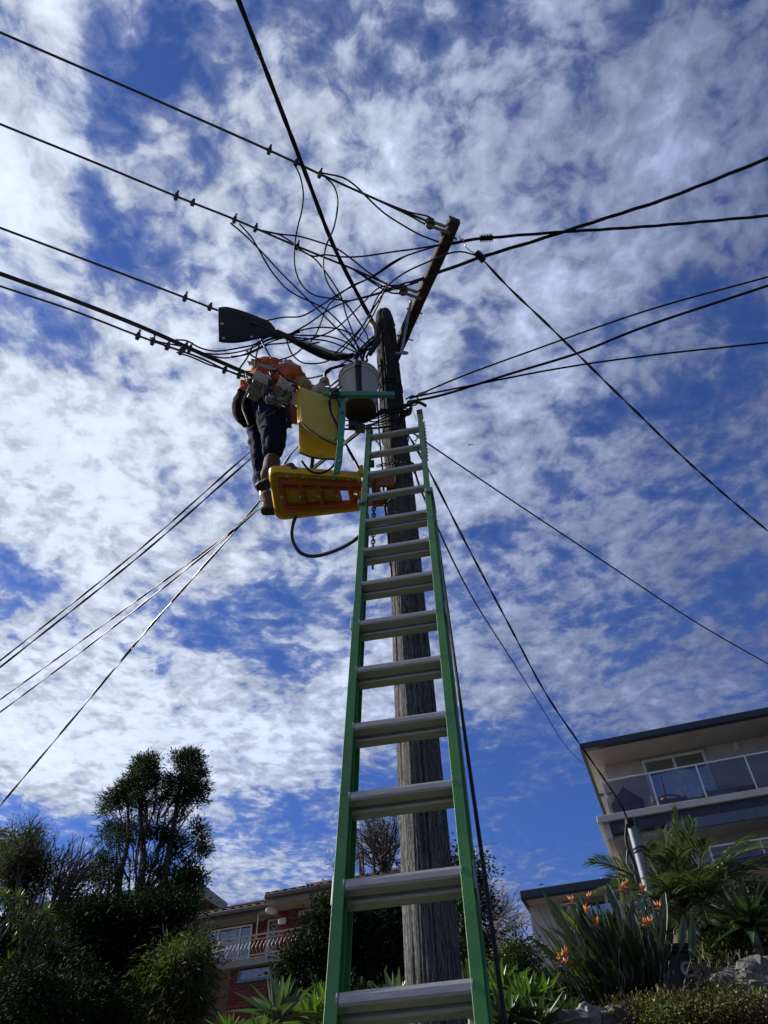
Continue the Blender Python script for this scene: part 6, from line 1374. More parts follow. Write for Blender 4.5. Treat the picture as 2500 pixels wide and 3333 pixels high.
leafy('evergreen_tree', 'dark evergreen tree between the pole and the right stile of the ladder', 'tree',
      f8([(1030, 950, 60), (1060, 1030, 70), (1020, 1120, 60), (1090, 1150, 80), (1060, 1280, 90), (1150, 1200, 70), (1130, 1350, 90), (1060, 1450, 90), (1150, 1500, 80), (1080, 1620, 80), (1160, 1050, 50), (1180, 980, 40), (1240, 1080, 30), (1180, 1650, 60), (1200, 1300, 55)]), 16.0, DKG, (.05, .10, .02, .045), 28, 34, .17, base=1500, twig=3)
leafy('feathery_tree', 'open feathery tree with upswept branches seen between the rungs beside the pole', 'tree',
      f8([(440, 610, 45), (350, 640, 50), (520, 640, 45), (290, 690, 50), (560, 700, 40), (260, 780, 45), (110, 930, 30), (130, 980, 28), (90, 1000, 20), (580, 760, 35), (400, 700, 40), (260, 900, 30), (480, 720, 35), (300, 1060, 50), (420, 1080, 50), (540, 1070, 45), (200, 1040, 50)]), 24.0, TEA, (.06, .16, .010, .022), 18, 15, .22, base=1255, twig=12)
tips = [(at_y(1255 + rnd(-3, 3), 2800 + rnd(-60, 60), 24), at_y(1050 + x * .4219, 2400 + y * .4219, 24 + rnd(-1, 1))) for x, y in [(rnd(230, 600), rnd(620, 1000)) for _ in range(46)]]
ft = [o for o in bpy.data.objects if o.name == 'feathery_tree'][0]
wood_branches(None, tips, 'twigs', BARK, ft, .04, .008, .12, 4, 8, .9); mb = MB(); mb.tube([at_y(1256, 3000, 24), at_y(1254, 2860, 24), at_y(1250, 2700, 24)], [.13, .09, .03], 8); mb.build('upper_trunk', BARK, ft, smooth=True)
# bare tree right of the ladder
bt = thing('bare_tree', (at_y(1600, 3100, 22).x, 22, gz(3, 22)), 'leafless twiggy tree right of the ladder against the sky', 'tree')
b0_ = at_y(1570, 3060, 22); tips = [(b0_ + Vector((rnd(-.3, .3), 0, rnd(-.6, .8))), at_y(1050 + x * .4219, 2400 + y * .4219, 22 + rnd(-.8, .8))) for x, y in [(1290, 1200), (1340, 1230), (1400, 1250), (1450, 1310), (1520, 1370), (1560, 1440), (1500, 1480), (1440, 1400), (1380, 1340), (1330, 1300), (1270, 1260), (1480, 1560), (1420, 1480), (1350, 1420), (1540, 1500), (1300, 1360), (1250, 1180), (1240, 1340), (1360, 1500), (1400, 1600)]]
wood_branches(None, tips, 'twigs', BARKP, bt, .05, .007, .12, 5, 14, .75); mb = MB(); mb.tube([Vector((b0_.x + .3, 22, gz(b0_.x, 22))), b0_], [.14, .08], 8); mb.build('trunk', BARKP, bt)
leafy('round_shrub', 'round leafy shrub against the left corner of the low cream building', 'shrub',
      [(1645, 3130, 28), (1670, 3105, 26), (1695, 3095, 24), (1715, 3120, 24), (1685, 3140, 32), (1650, 3170, 32), (1705, 3170, 30), (1720, 3200, 26), (1690, 3190, 36), (1650, 3200, 30), (1630, 3160, 24), (1665, 3240, 40), (1715, 3240, 36)], 17.0, MIDG, (.06, .12, .03, .055), 24, 34, .16, wood=False)

# ---- large single leaves: shared blade meshes
def blade_mesh(name, L, W, m, fold=.25, curl=.3, n=7, shape=None, w0=.35):
    rows = []
    for i in range(n + 1):
        t = i / n; w = W / 2 * (shape(t) if shape else (w0 + (1 - w0) * math.sin(min(t / .45, 1) * math.pi / 2)) * (1 - max(0, min(1, (t - .45) / .55)) ** 1.8)); w = max(w, .0015)
        x = L * t * (1 - .12 * curl * t); z = -curl * L * t * t * .5
        rows.append([Vector((x, -w, z + fold * w)), Vector((x, -w * .5, z + fold * w * .35)), Vector((x, 0, z)), Vector((x, w * .5, z + fold * w * .35)), Vector((x, w, z + fold * w))])
    b_ = MB(); b_.grid(rows); me = b_.mesh(name, m, True); return me
AGV = leafmat('pale_agave_leaf', (.060, .090, .058), (.10, .14, .085), .2, .42, .4, hi=(.10, .14, .03)); AGY = leafmat('bright_agave_leaf', (.055, .10, .022), (.10, .155, .030), .28, .42, .4)
def agshape(t):
    w = .42 + .58 * math.sin(min(t / .42, 1) * math.pi / 2)
    return w * ((1 - (t - .42) / .58) ** .85 if .42 < t < 1 else (0 if t >= 1 else 1))
AG = [blade_mesh('leaf', .48, .115, AGV, .5, c, 8, agshape) for c in (-.15, .15, .5)]; AG2 = [blade_mesh('leaf', .42, .115, AGY, .5, c, 8, agshape) for c in (-.1, .2, .55)]
def rosette(name, c, n, meshes, s, label, cat, group=None, tilt=(8, 88), seed=0, parent=None, stem=True, aim=Vector((0, 0, 1))):
    random.seed(seed + 100); t = thing(name, tuple(c), label, cat, group) if parent is None else parent
    base = aim.to_track_quat('Z', 'Y').to_matrix()
    for i in range(n):
        f = (i + .5) / n; az = i * 2.39996 + rnd(-.2, .2); el = R(90 - (tilt[0] + (tilt[1] - tilt[0]) * f ** .8) + rnd(-5, 5))
        d = base @ Vector((math.cos(az) * math.cos(el), math.sin(az) * math.cos(el), math.sin(el))); k = s * (.62 + .45 * f if f < .75 else .96) * rnd(.88, 1.1)
        M_ = frame(c, d, base @ Vector((0, 0, 1)) + Vector((rnd(-.1, .1), rnd(-.1, .1), 0))) @ Matrix.Rotation(rnd(-.25, .25), 4, 'X') @ Matrix.Diagonal((k, k * rnd(.85, 1.15), k, 1)) @ Matrix.Translation((.02, 0, 0))
        o = inst(meshes[min(int(f * 3), 2)], 'leaf', Matrix(), t); o.matrix_basis = M_ if parent is None and False else M_
    if stem:
        mb = MB(); g_ = gz(c.x, c.y); mb.tube([Vector((c.x, c.y, g_ - .1)), Vector(c) - Vector((0, 0, .0))], [.06, .045], 8); mb.build('stem', BARKP, t)
    return t
GA = 'soft agaves along the bottom of the picture'
ags = [(905, 3280, 6.0, 26, .78, 1, 'pale blue-green agave with tall upright leaves, largest one left of the ladder', (2, 78)),
       (745, 3345, 6.6, 18, .58, 0, 'bright green agave, leftmost one under the brick house', (10, 85)), (1010, 3290, 6.5, 22, .75, 0, 'bright green agave pressed against the left stile of the ladder', (10, 85)),
       (1060, 3255, 7.6, 20, .85, 0, 'bright green agave partly hidden by the left stile of the ladder', (5, 80)), (1210, 3300, 6.6, 20, .70, 1, 'pale agave seen between the ladder rungs, lower one', (5, 80)), (1290, 3255, 7.6, 22, .90, 1, 'pale agave between the ladder and the pole with upright tips', (4, 75)),
       (1530, 3190, 8.0, 22, .9, 1, 'pale agave between the pole and the right stile', (4, 80)),
       (1625, 3195, 7.6, 26, .85, 0, 'bright green agave just right of the ladder, its leaves spread wide', (5, 85)), (1700, 3230, 7.2, 24, .85, 0, 'mid green agave right of the ladder in front of the round shrub', (10, 90)), (1640, 3290, 6.4, 26, .9, 2, 'dark green agave low beside the right stile of the ladder', (15, 95)),
       (1760, 3225, 7.8, 22, .85, 0, 'bright agave nearest the orange flowers, left of them', (10, 85)), (1740, 3320, 6.4, 24, .9, 2, 'dark green agave at the bottom edge right of the ladder', (15, 95)), (850, 3350, 5.8, 16, .55, 0, 'yellow-green agave at the bottom edge under the pale one', (15, 90)), (1120, 3345, 5.8, 18, .7, 2, 'dark agave at the bottom edge behind the lowest rung', (10, 85)), (1820, 3300, 7.0, 22, .8, 2, 'dark green agave between the right stile and the rocks', (10, 90))]
AGD = leafmat('dark_agave_leaf', (.020, .042, .020), (.045, .078, .034), .22, .4, .4); AG3 = [blade_mesh('leaf', .46, .115, AGD, .45, c, 8, agshape) for c in (-.1, .25, .6)]
for i, (x, y, d, n, s, k, lab, tl_) in enumerate(ags):
    rosette('agave', at_y(x, y, d) - Vector((0, 0, .12 * s)), n + 9, (AG2, AG, AG3)[k], s, lab, 'agave', GA, tl_, i)
rosette('agave', at_y(2440, 3010, 8.6) - Vector((0, 0, .03)), 46, AG3, 1.32, 'large dark blue-green agave at the right edge beside the palm', 'agave', None, (4, 100), 50)
rosette('agave', at_y(2500, 2960, 9.4), 26, AG3, 1.2, 'dark agave cut by the right edge behind the large one', 'agave', None, (4, 100), 51)
# ---- dragon trees (spiky heads) at left
DRM = leafmat('spiky_leaf', (.040, .060, .022), (.10, .12, .05), .3, .4, .5); DR = [blade_mesh('leaf', .34, .026, DRM, .3, c, 5) for c in (-.1, .3, .8)]
for i, (x, y, s) in enumerate([(195, 1250, 1.0), (300, 1190, 1.0), (250, 1310, .95), (120, 1090, .9), (340, 1340, .95), (250, 1480, 1.1), (60, 1530, 1.0), (20, 1080, .9), (150, 1330, .9), (330, 1270, .9), (60, 1620, 1.0), (90, 1230, .8)]):
    c = at6(x, y, 7.9); s *= .50; dt = thing('dragon_plant', tuple(c), ['spiky-leaved head %s' % w for w in ('in the middle of the group at lower left', 'standing highest at the right of the spiky group', 'just below the highest spiky head', 'under the feathery tree near the left edge', 'at the right rim of the spiky group', 'lowest at the right, above the dark shrub', 'near the left edge, second from the bottom', 'touching the left edge, topmost', 'left of centre in the spiky group', 'small and close to the right rim', 'lowest, near the left edge', 'small, left, below the feathery tree')][i], 'spiky plant', 'spiky dragon plants at lower left')
    rosette('x', c, 60, DR, s, '', '', None, (5, 125), i + 60, dt, False)
    mb = MB(); mb.tube(catmull([c, c + Vector((rnd(-.1, .1), 0, -.5)), Vector((c.x + rnd(-.3, .3), 8.6, gz(c.x, 8.6)))], 4), .012, 6); mb.build('stem', BARK, dt)
# ---- palm
PLM = leafmat('palm_leaflet', (.030, .050, .018), (.085, .105, .050), .25, .42, .5, hi=(.22, .22, .13))
PC = at_y(2235, 3020, 10.0)
palm = thing('palm_tree', (PC.x, PC.y, gz(PC.x, PC.y)), 'date palm with arching feathery fronds in front of the cream house', 'palm')
mb = MB(); mb.tube([Vector((PC.x, PC.y, gz(PC.x, PC.y) - .1)), PC + Vector((0, 0, -.1))], [.24, .22], 14); mb.build('trunk', mat('shaggy_palm_trunk', (.08, .06, .04), .95, var=.5, scale=10, bump=.9, bscale=18), palm)
def frond(name, pts, ll, droopl, m, parent, dens=30, w=.020, wid=1.0):
    q = catmull(pts, max(4, int(dens * 2 / (len(pts) - 1)))); n = len(q); P, D, Ls = [], [], []
    mb = MB(); mb.tube(q, [.020 * (1 - i / n) + .004 for i in range(n)], 5)
    L_ = sum((b_ - a).length for a, b_ in zip(q, q[1:]))
    for i in range(2, n - 1):
        t = (q[i + 1] - q[i - 1]).normalized(); s_ = t.cross(Vector((0, 0, 1))); s_ = s_.normalized() if s_.length > .05 else Vector((1, 0, 0)); u_ = s_.cross(t); f = i / n
        ln = ll * (math.sin(min(f * 1.25 + .18, 1) * math.pi / 2) * (1 - max(0, (f - .62) / .38) ** 2 * .72))
        for sg_ in (-1, 1):
            for _ in range(1):
                P.append(tuple(q[i])); D.append(tuple(s_ * sg_ * wid + t * (.65 + .7 * f) + u_ * .35 + Vector((rnd(-.12, .12), rnd(-.12, .12), rnd(-.12, .12) - droopl)))); Ls.append(ln * rnd(.85, 1.08))
    o = mb.build(name, m, parent); lo = blades(np.array(P), np.array(D), np.array(Ls), np.full(len(P), w), 'leaflet', m, None, up_=np.array([0, 0, 1.0]), bend=.12)
    me = lo.data; bm = bmesh.new(); bm.from_mesh(o.data); bm.from_mesh(me); bm.to_mesh(o.data); bm.free(); bpy.data.objects.remove(lo); return o
fr = [  # tip pixel, mid pixel, depth offset at the tip
 ((1920, 2805), (2060, 2850), -.2), ((2205, 2640), (2215, 2830), -.1), ((2258, 2675), (2235, 2850), -.5), ((2440, 2735), (2340, 2810), .3), ((2300, 2740), (2265, 2880), -.9), ((2160, 2700), (2190, 2870), .5), ((2110, 2760), (2160, 2880), -.6),
 ((2050, 2705), (2130, 2830), .6), ((1960, 2900), (2080, 2900), -.5), ((2440, 2900), (2360, 2850), -.8), ((2500, 2820), (2400, 2850), .2), ((2030, 2960), (2120, 2920), -1.0), ((2120, 3010), (2180, 2940), -1.2), ((2380, 2960), (2310, 2890), -1.2), ((2520, 2880), (2380, 2880), -.3), ((2310, 3010), (2280, 2920), -1.4), ((2020, 3040), (2100, 2950), -.6), ((2200, 2760), (2210, 2880), -1.2), ((2350, 2800), (2290, 2880), 1.0), ((2070, 2830), (2150, 2890), .9), ((2460, 3000), (2370, 2920), -.7), ((2240, 3060), (2240, 2960), -1.5), ((2400, 3060), (2330, 2950), -1.0), ((2130, 2860), (2180, 2900), -1.5), ((2560, 2950), (2420, 2900), .1), ((1990, 2860), (2110, 2890), 1.1), ((2160, 2790), (2200, 2900), -.9), ((2330, 2870), (2290, 2930), -1.3), ((2080, 2930), (2150, 2930), -1.2), ((2440, 2830), (2350, 2860), -.6), ((2290, 2830), (2265, 2920), -1.5), ((2500, 2760), (2380, 2800), .9), ((2230, 2720), (2228, 2860), -.4)]
for i, (tp, md, dy) in enumerate(fr):
    T_ = at_y(*tp, PC.y + dy); M2_ = at_y(*md, PC.y + dy * .5); b0_ = PC + Vector((rnd(-.08, .08), rnd(-.08, .08), rnd(-.05, .15)))
    frond('frond', [b0_, b0_.lerp(M2_, .5) + Vector((0, 0, .05)), M2_, M2_.lerp(T_, .55) + Vector((0, 0, .04)), T_], .34, .05 if i % 3 else .25, PLM, palm, 44, .015)
# ---- strelitzia (bird of paradise)
STL = leafmat('strelitzia_leaf', (.018, .030, .017), (.045, .062, .036), .22, .38, .55, hi=(.17, .18, .03)); STS = leafmat('strelitzia_stalk', (.05, .065, .04), (.11, .11, .08), .1, .4, .5)
ORF = leafmat('orange_sepal', (.40, .095, .012), (.50, .15, .02), .25, .5, .3); PNK = mat('pinkish_spathe', (.22, .10, .10), .5, var=.2)
SC = at_y(2130, 3300, 8.2)
stz = thing('bird_of_paradise_plant', (SC.x, 8.2, gz(SC.x, 8.2)), 'large clump of bird of paradise with stiff leaves and orange flowers, lower right', 'flowering shrub')
SLM = [blade_mesh('leaf', .44, .10, STL, .55, c, 8, lambda t: max(0, math.sin(min(1, (t + .04) * .97) * math.pi)) ** .62 * (1 - .25 * t)) for c in (0, .25)]
def stalk(mb, a, b_, r_=.010, sag=.05):
    m_ = a.lerp(b_, .55) + Vector((0, 0, sag)); mb.tube(catmull([a, m_, b_], 4), [r_ * 1.3] * 3 + [r_] * 3 + [r_ * .6] * 3, 5)
random.seed(31); sm_ = MB()
outl = [(1785, 2900), (1820, 2990), (1760, 3010), (1750, 3030), (1810, 3060), (1770, 3130), (1830, 3160), (1800, 3200), (1870, 2940), (1990, 2880), (2010, 2870), (2090, 2880), (2150, 2900), (2240, 2960), (2180, 2900), (2270, 3000), (2040, 2920), (1930, 2930)]
tipsl = [(x, y, 8.1 + rnd(-.4, .4)) for x, y in outl] + [(rnd(1830, 2165), rnd(2930, 3130), 8.1 + rnd(-.75, .6)) for _ in range(165)] + [(rnd(1840, 2000), rnd(2960, 3180), 7.9 + rnd(-.4, .3)) for _ in range(34)]
for i, (x, y, d) in enumerate(tipsl):
    if x > 2165 and y > 3075: continue
    T_ = at_y(x, y, d)
    bs = at_y(2105 + (x - 2060) * .36 + rnd(-25, 25), 3300 + rnd(-12, 12), 8.15 + (d - 8.1) * .4); bs.z = gz(bs.x, bs.y)
    dv = (T_ - bs); Lf = .44 * rnd(.7, 1.05); e = T_ - dv.normalized() * Lf * .95 - Vector(((T_.x - SC.x) * .10, 0, 0)) * 0
    stalk(sm_, bs, e, .009)
    dl = (T_ - e).normalized() + Vector((rnd(-.3, .2), rnd(-.4, .3), rnd(-.25, .1))); M_ = frame(e, dl, Vector((rnd(-.9, .9), -1.0 + rnd(-.5, .5), rnd(.0, .8)))) @ Matrix.Diagonal((Lf / .44, rnd(.7, 1.15) * Lf / .44, 1, 1)); o = inst(SLM[i % 2], 'leaf', Matrix(), stz); o.matrix_basis = M_
for _ in range(190):
    bs = at_y(rnd(1900, 2170), 3300, 8.15 + rnd(-.35, .35)); bs.z = gz(bs.x, bs.y); x = bs.x; T_ = bs + Vector(((bs.x - SC.x) * rnd(.3, .8) + rnd(-.08, .08), rnd(-.3, .2), rnd(.5, 1.05))); stalk(sm_, bs, T_, rnd(.004, .009), .02)
o = sm_.build('stalks', STS, stz); o['kind'] = 'stuff'
dead = MB()
for _ in range(40):
    c = at_y(rnd(1860, 2160), rnd(2980, 3180), 7.6 + rnd(-.2, .5)); dead.tube(catmull([c, c + Vector((rnd(-.06, .06), 0, -.08)), c + Vector((rnd(-.08, .08), rnd(-.05, .05), -rnd(.1, .25)))], 3), [.003, .008, .010, .008, .006, .004, .002][:7], 4, flat=.3)
o = dead.build('withered_leaves', mat('dry_silvery_leaf', (.14, .12, .10), .6, var=.4), stz); o['kind'] = 'stuff'
def flower(px, py, d, lean):
    c = at_y(px, py, d); mb = MB()
    for k in range(5):
        a = R(-26 + 13 * k + rnd(-6, 6)) + lean; v = Vector((math.sin(a), rnd(-.5, .5), math.cos(a))).normalized(); L_ = rnd(.05, .105); s_ = v.cross(Vector((0, 1, 0))).normalized() * .010
        mb.add([c, c + v * L_ * .5 + s_, c + v * L_, c + v * L_ * .5 - s_, c + v * L_ * .5 + Vector((0, -.012, 0))], [(0, 1, 4), (1, 2, 4), (2, 3, 4), (3, 0, 4)])
    o = mb.build('flower', ORF, stz); mb = MB(); mb.tube([c + Vector((-.075, 0, .0 + rnd(-.02, .03))), c + Vector((0, 0, -.01)), c + Vector((.03, 0, -.04))], [.003, .011, .008], 6); mb.build('spathe', PNK, o)
    bs = Vector((c.x * .6 + SC.x * .4, 8.1, gz(SC.x, 8.2))); mb = MB(); stalk(mb, bs, c, .008); mb.build('stalk', STS, o)
for x, y, s in ((418, 400, 0), (522, 375, .05), (570, 545, .0), (740, 320, .15), (765, 300, -.1), (860, 325, .35), (968, 440, .2), (885, 555, -.15), (500, 475, .2), (380, 740, -.1), (352, 775, -.3), (370, 805, .1), (905, 545, .2)):
    flower(1650 + x * .5124, 2733 + y * .5124, 7.55, s)
# ---- wheelie bin with a pale emblem
BD = 8.9
bnm = mat('dark_navy_bin_plastic', (.010, .012, .016), .5, var=.1)
bp = at_y(2232, 3280, BD); bz0 = gz(bp.x, BD); 
T0 = at_y(2190, 3092, BD); T1 = at_y(2262, 3092, BD); B0 = at_y(2200, 3280, BD); B1 = at_y(2280, 3280, BD)
bn = thing('wheelie_bin', (bp.x, BD, B0.z), 'dark wheelie bin with a pale round emblem behind the flowering clump', 'bin')
mb = MB(); hw = (T1.x - T0.x) / 2 + .09; cx_ = bp.x - .01; zt = T0.z; zb = B0.z
vs = [Vector((cx_ + sx * hw * k, BD + y_ * k + (0 if k == 1 else .03), z)) for z, k in ((zb, .82), (zt, 1.0)) for sx, y_ in ((-1, 0), (1, 0), (1, .55), (-1, .55))]
mb.add(vs, [(0, 1, 2, 3), (4, 7, 6, 5), (0, 4, 5, 1), (1, 5, 6, 2), (2, 6, 7, 3), (3, 7, 4, 0)]); mb.build('body', bnm, bn, bevel=.02)
mb = MB(); mb.box((cx_, BD + .27, zt + .03), (hw * 2 + .06, .64, .05)); mb.box((cx_, BD - .02, zt + .0), (hw * 2 + .04, .03, .05)); mb.build('lid', bnm, bn, bevel=.015)
for s in (-1, 1):
    mb = MB(); mb.lathe([(.02, -.03), (.10, -.03), (.10, .03), (.02, .03)], Matrix.Translation((cx_ + s * hw * .85, BD + .50, zb + .10)) @ Matrix.Rotation(R(90), 4, 'Y'), 16); mb.build('wheel', mat('black_rubber', (.015, .015, .016), .7), bn)
ec = at_y(2240, 3155, BD); ec.y = BD - .012 + .01; EM = mat('pale_emblem_print', (.38, .38, .37), .6)
def arcp(c, r0_, r1_, a0, a1, n=14):
    mb = MB(); rows = []
    for i in range(n + 1):
        f = i / n; a = a0 + (a1 - a0) * f; w = (r1_ - r0_) * math.sin(math.pi * (.08 + .84 * f)); rm = (r0_ + r1_) / 2
        rows.append([c + Vector(((rm - w / 2) * math.cos(a), 0, (rm - w / 2) * math.sin(a))), c + Vector(((rm + w / 2) * math.cos(a), 0, (rm + w / 2) * math.sin(a)))])
    mb.grid(rows); return mb
ec.y = BD - .006
e1 = arcp(ec, .045, .080, R(50), R(330)).build('emblem', EM, bn)
for q, a, b_ in ((Vector((-.01, -.001, .02)), R(200), R(420)), (Vector((.0, -.001, -.015)), R(20), R(230))): arcp(ec + q, .018, .036, a, b_).build('emblem_stroke', EM, e1)
# ---- rocks, ground cover, twigs
RK = mat('grey_sandstone', (.17, .155, .135), .95, var=.35, scale=4, bump=.7, bscale=14, dirt=(.05, .05, .035, .7), dscale=5)
RK2 = mat('dark_mossy_stone', (.060, .055, .045), .95, var=.45, scale=4, bump=.8, bscale=14, dirt=(.03, .035, .018, .8), dscale=5)
def rock(x, y, d, r_, label, sd_=0, sq=(1, 1, .7), m=None):
    c = at_y(x, y, d); bm = bmesh.new(); bmesh.ops.create_icosphere(bm, subdivisions=4, radius=1)
    for v in bm.verts:
        p = v.co.copy(); k = 1 + .35 * noise.noise(p * 1.1 + Vector((sd_, 0, 0))) + .12 * noise.noise(p * 3 + Vector((sd_, 3, 0)))
        q = Vector((round(p.x * 2.2) / 2.2, round(p.y * 2.2) / 2.2, round(p.z * 2.2) / 2.2)); p = p.lerp(q, .35) * k; v.co = Vector((p.x * sq[0], p.y * sq[1], p.z * sq[2])) * r_
    me = bpy.data.meshes.new('rock'); bm.to_mesh(me); bm.free(); me.materials.append(m or RK); me.polygons.foreach_set('use_smooth', [True] * len(me.polygons)); me.set_sharp_from_angle(angle=R(28)); o = bpy.data.objects.new('rock', me); C.objects.link(o); o.location = c; tag(o, label, 'rock', 'garden rocks at lower right')
rock(1912, 3325, 6.8, .125, 'pale angular rock at the foot of the flowering clump', 1, (.9, .8, 1)); rock(1990, 3340, 6.9, .17, 'dark rounded rock right of the pale angular one', 4, (1.2, .9, .8), RK2)
rock(1825, 3350, 6.6, .17, 'dark low rock at the bottom edge left of the pale one', 9, (1.2, .9, .7), RK2); rock(2480, 3230, 7.6, .36, 'big grey boulder at the right edge', 14, (1.2, 1, .8), mat('grey_boulder', (.10, .095, .085), .95, var=.45, scale=5, bump=.8, bscale=16, dirt=(.04, .04, .03, .7), dscale=4)); rock(2440, 3318, 7.2, .24, 'smaller boulder below the big one at the right edge', 22, (1.2, 1, .7), RK2)
GCV = leafmat('ground_cover_leaf', (.020, .028, .010), (.085, .050, .028), .25, .7, .2, hi=(.22, .17, .05)); GRN = leafmat('low_shrub_leaf', (.05, .07, .014), (.12, .14, .03), .35, .5, .3)
def spread(shape, dep, per, spray, rs, m, size, name, label, cat='ground cover'):
    cl = [(tuple(at_y(x, y, dep + rnd(-.3, .3))), (r_ / 2422 * dep * 1.6, .4, r_ / 2422 * dep), (r_ / 30) ** 1.4) for x, y, r_ in shape]; P, D = clumps(cl, per, spray, rs); D[:, 2] += .4
    o = blades(P, D, rng.uniform(size[0], size[1], len(P)), rng.uniform(size[2], size[3], len(P)), name, m); tag(o, label, cat, None, 'stuff'); return o
spread([(2050, 3320, 40), (2110, 3310, 40), (2170, 3320, 45), (2230, 3310, 40), (2290, 3300, 40), (2350, 3290, 45), (2330, 3330, 40), (2400, 3320, 40), (2000, 3335, 30), (2150, 3290, 25), (2420, 3280, 30), (2480, 3320, 40)], 7.0, 26, 24, .06, GCV, (.018, .045, .010, .02), 'ground_cover', 'low reddish ground cover with small leaves along the bottom right edge')
spread([(2310, 3120, 30), (2350, 3110, 35), (2400, 3120, 35), (2450, 3130, 30), (2340, 3160, 30), (2380, 3170, 30)], 9.0, 24, 22, .07, GRN, (.03, .07, .014, .028), 'low_shrub', 'yellow-green low shrub between the bin and the large agave', 'shrub')
spread([(2330, 3160, 22), (2340, 3210, 36), (2360, 3230, 40), (2400, 3200, 35), (2420, 3250, 35), (2340, 3270, 35)], 7.8, 16, 20, .07, GCV, (.02, .06, .008, .016), 'dry_ground_cover', 'dry twiggy ground cover right of the bin')
spread([(2080, 3315, 26), (2190, 3312, 30), (2260, 3318, 26), (2330, 3300, 26), (2420, 3305, 30), (2130, 3328, 26)], 6.9, 22, 16, .05, GRN, (.02, .05, .010, .02), 'low_green_herbs', 'patches of fresh green herbs among the reddish ground cover')
tw = thing('twiggy_shrub', tuple(at_y(2340, 3300, 7.8)), 'thicket of pale dry twigs right of the bin', 'shrub'); b0_ = at_y(2340, 3300, 7.8)
wood_branches(None, [(b0_ + Vector((rnd(-.25, .25), rnd(-.1, .1), 0)), at_y(rnd(2260, 2440), rnd(3110, 3260), 7.7 + rnd(-.2, .2))) for _ in range(34)], 'twigs', mat('pale_dry_twig', (.26, .21, .16), .8, var=.3), tw, .010, .0035, .15, 4, 7, .16)
gt = thing('grass_tuft', tuple(at_y(2330, 3265, 7.4)), 'tuft of dark strappy leaves in front of the dry twigs', 'grass tuft'); P = np.tile(np.array(at_y(2330, 3262, 7.4)), (90, 1)) + rng.normal(size=(90, 3)) * .02; D = rng.normal(size=(90, 3)) * .5; D[:, 2] = 1; blades(P, D, rng.uniform(.14, .26, 90), np.full(90, .010), 'strappy_leaves', MIDG, gt)
mb = MB(); c = at_y(2152, 3312, 6.9)
for k in range(7):
    a = k * .9; mb.lathe([(.001, -.01), (.014, -.003), (.013, .006), (.002, .012)], Matrix.Translation(c + Vector((.014 * math.cos(a), -.01, .014 * math.sin(a)))), 7)
pf = thing('pink_flower', tuple(c), 'single pink bloom in the ground cover at the bottom', 'flower'); mb.build('petals', mat('pink_petal', (.6, .05, .16), .6), pf, smooth=True); mb = MB(); mb.rod(c, c + Vector((0, .05, -.15)), .004); mb.build('stem', STS, pf)
mb = MB(); mb.tube(catmull([at_y(2200, 3302, 7.0), at_y(2240, 3303, 6.95), at_y(2280, 3303, 7.0)], 4), .006, 6); tag(mb.build('stick', mat('pale_dry_twig', (.26, .21, .16), .8)), 'thin pale stick lying across the ground cover', 'stick')
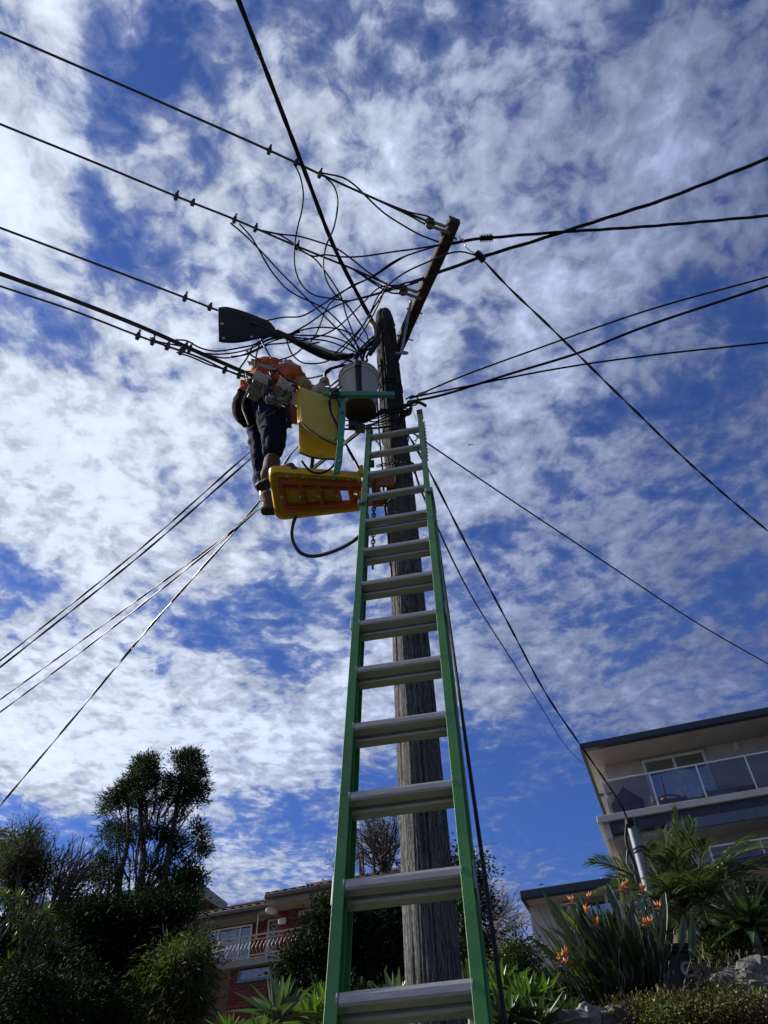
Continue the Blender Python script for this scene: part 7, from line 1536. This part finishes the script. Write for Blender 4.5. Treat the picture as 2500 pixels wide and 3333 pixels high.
# dark understorey that closes the garden behind the plants
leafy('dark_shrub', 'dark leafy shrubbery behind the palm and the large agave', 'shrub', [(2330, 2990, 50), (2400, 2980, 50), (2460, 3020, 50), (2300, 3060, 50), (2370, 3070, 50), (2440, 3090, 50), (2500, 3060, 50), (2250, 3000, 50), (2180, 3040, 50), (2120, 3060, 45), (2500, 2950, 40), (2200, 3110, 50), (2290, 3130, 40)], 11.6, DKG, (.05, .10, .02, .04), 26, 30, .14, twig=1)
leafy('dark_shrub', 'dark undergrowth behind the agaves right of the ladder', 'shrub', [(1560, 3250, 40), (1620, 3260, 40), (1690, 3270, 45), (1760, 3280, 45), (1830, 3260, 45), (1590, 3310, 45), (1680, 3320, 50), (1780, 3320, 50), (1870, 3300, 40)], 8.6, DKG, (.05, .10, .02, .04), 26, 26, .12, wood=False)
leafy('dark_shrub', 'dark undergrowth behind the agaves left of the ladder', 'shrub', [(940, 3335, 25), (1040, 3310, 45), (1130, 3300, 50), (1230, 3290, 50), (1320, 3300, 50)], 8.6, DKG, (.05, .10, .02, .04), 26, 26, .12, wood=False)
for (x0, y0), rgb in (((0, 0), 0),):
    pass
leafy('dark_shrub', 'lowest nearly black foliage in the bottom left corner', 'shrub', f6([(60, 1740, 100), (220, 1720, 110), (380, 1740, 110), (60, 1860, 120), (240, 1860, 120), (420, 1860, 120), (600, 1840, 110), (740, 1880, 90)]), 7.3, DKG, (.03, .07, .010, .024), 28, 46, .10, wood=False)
# palm frond tip of a neighbouring tree at the left edge
pt = thing('palm_tree', tuple(at_y(-60, 2900, 13)), 'palm whose frond tips enter at the left edge above the feathery tree', 'palm')
for tp, md in (((45, 2722), (10, 2705)), ((50, 2745), (0, 2715)), ((20, 2760), (-30, 2730))):
    frond('frond', [at_y(-90, 2760, 13), at_y(-40, 2720, 13), at_y(*md, 13), at_y(*tp, 13)], .32, .5, PLM, pt, 22)
mb = MB(); mb.tube([Vector((at_y(-90, 2760, 13).x, 13, 4.5)), at_y(-90, 2760, 13)], [.15, .12], 10); mb.build('trunk', BARKP, pt)
# ---- two birds far off in the sky
for i, (x, y, s) in enumerate(((1530, 1447, .5), (1761, 2879, .45))):
    c = at_r(x, y, 60 if i == 0 else 70); mb = MB(); mb.tube([c + Vector((-.05, 0, -.09)) * s * 2, c, c + Vector((.04, 0, .12)) * s * 2], [.01, .045, .015], 8)
    mb.add([c + Vector((.0, 0, .04)), c + Vector((.28, .05, .10)) * s * 2, c + Vector((.16, .02, -.05)) * s * 2], [(0, 1, 2)]); mb.add([c + Vector((.0, 0, .04)), c + Vector((-.18, .05, .02)) * s * 2, c + Vector((-.06, .02, -.12)) * s * 2], [(0, 1, 2)])
    tag(mb.build('bird', BLACK), ['tiny dark bird in the clouds right of the ladder top', 'tiny dark bird in the blue above the low cream building'][i], 'bird', 'birds in the sky')
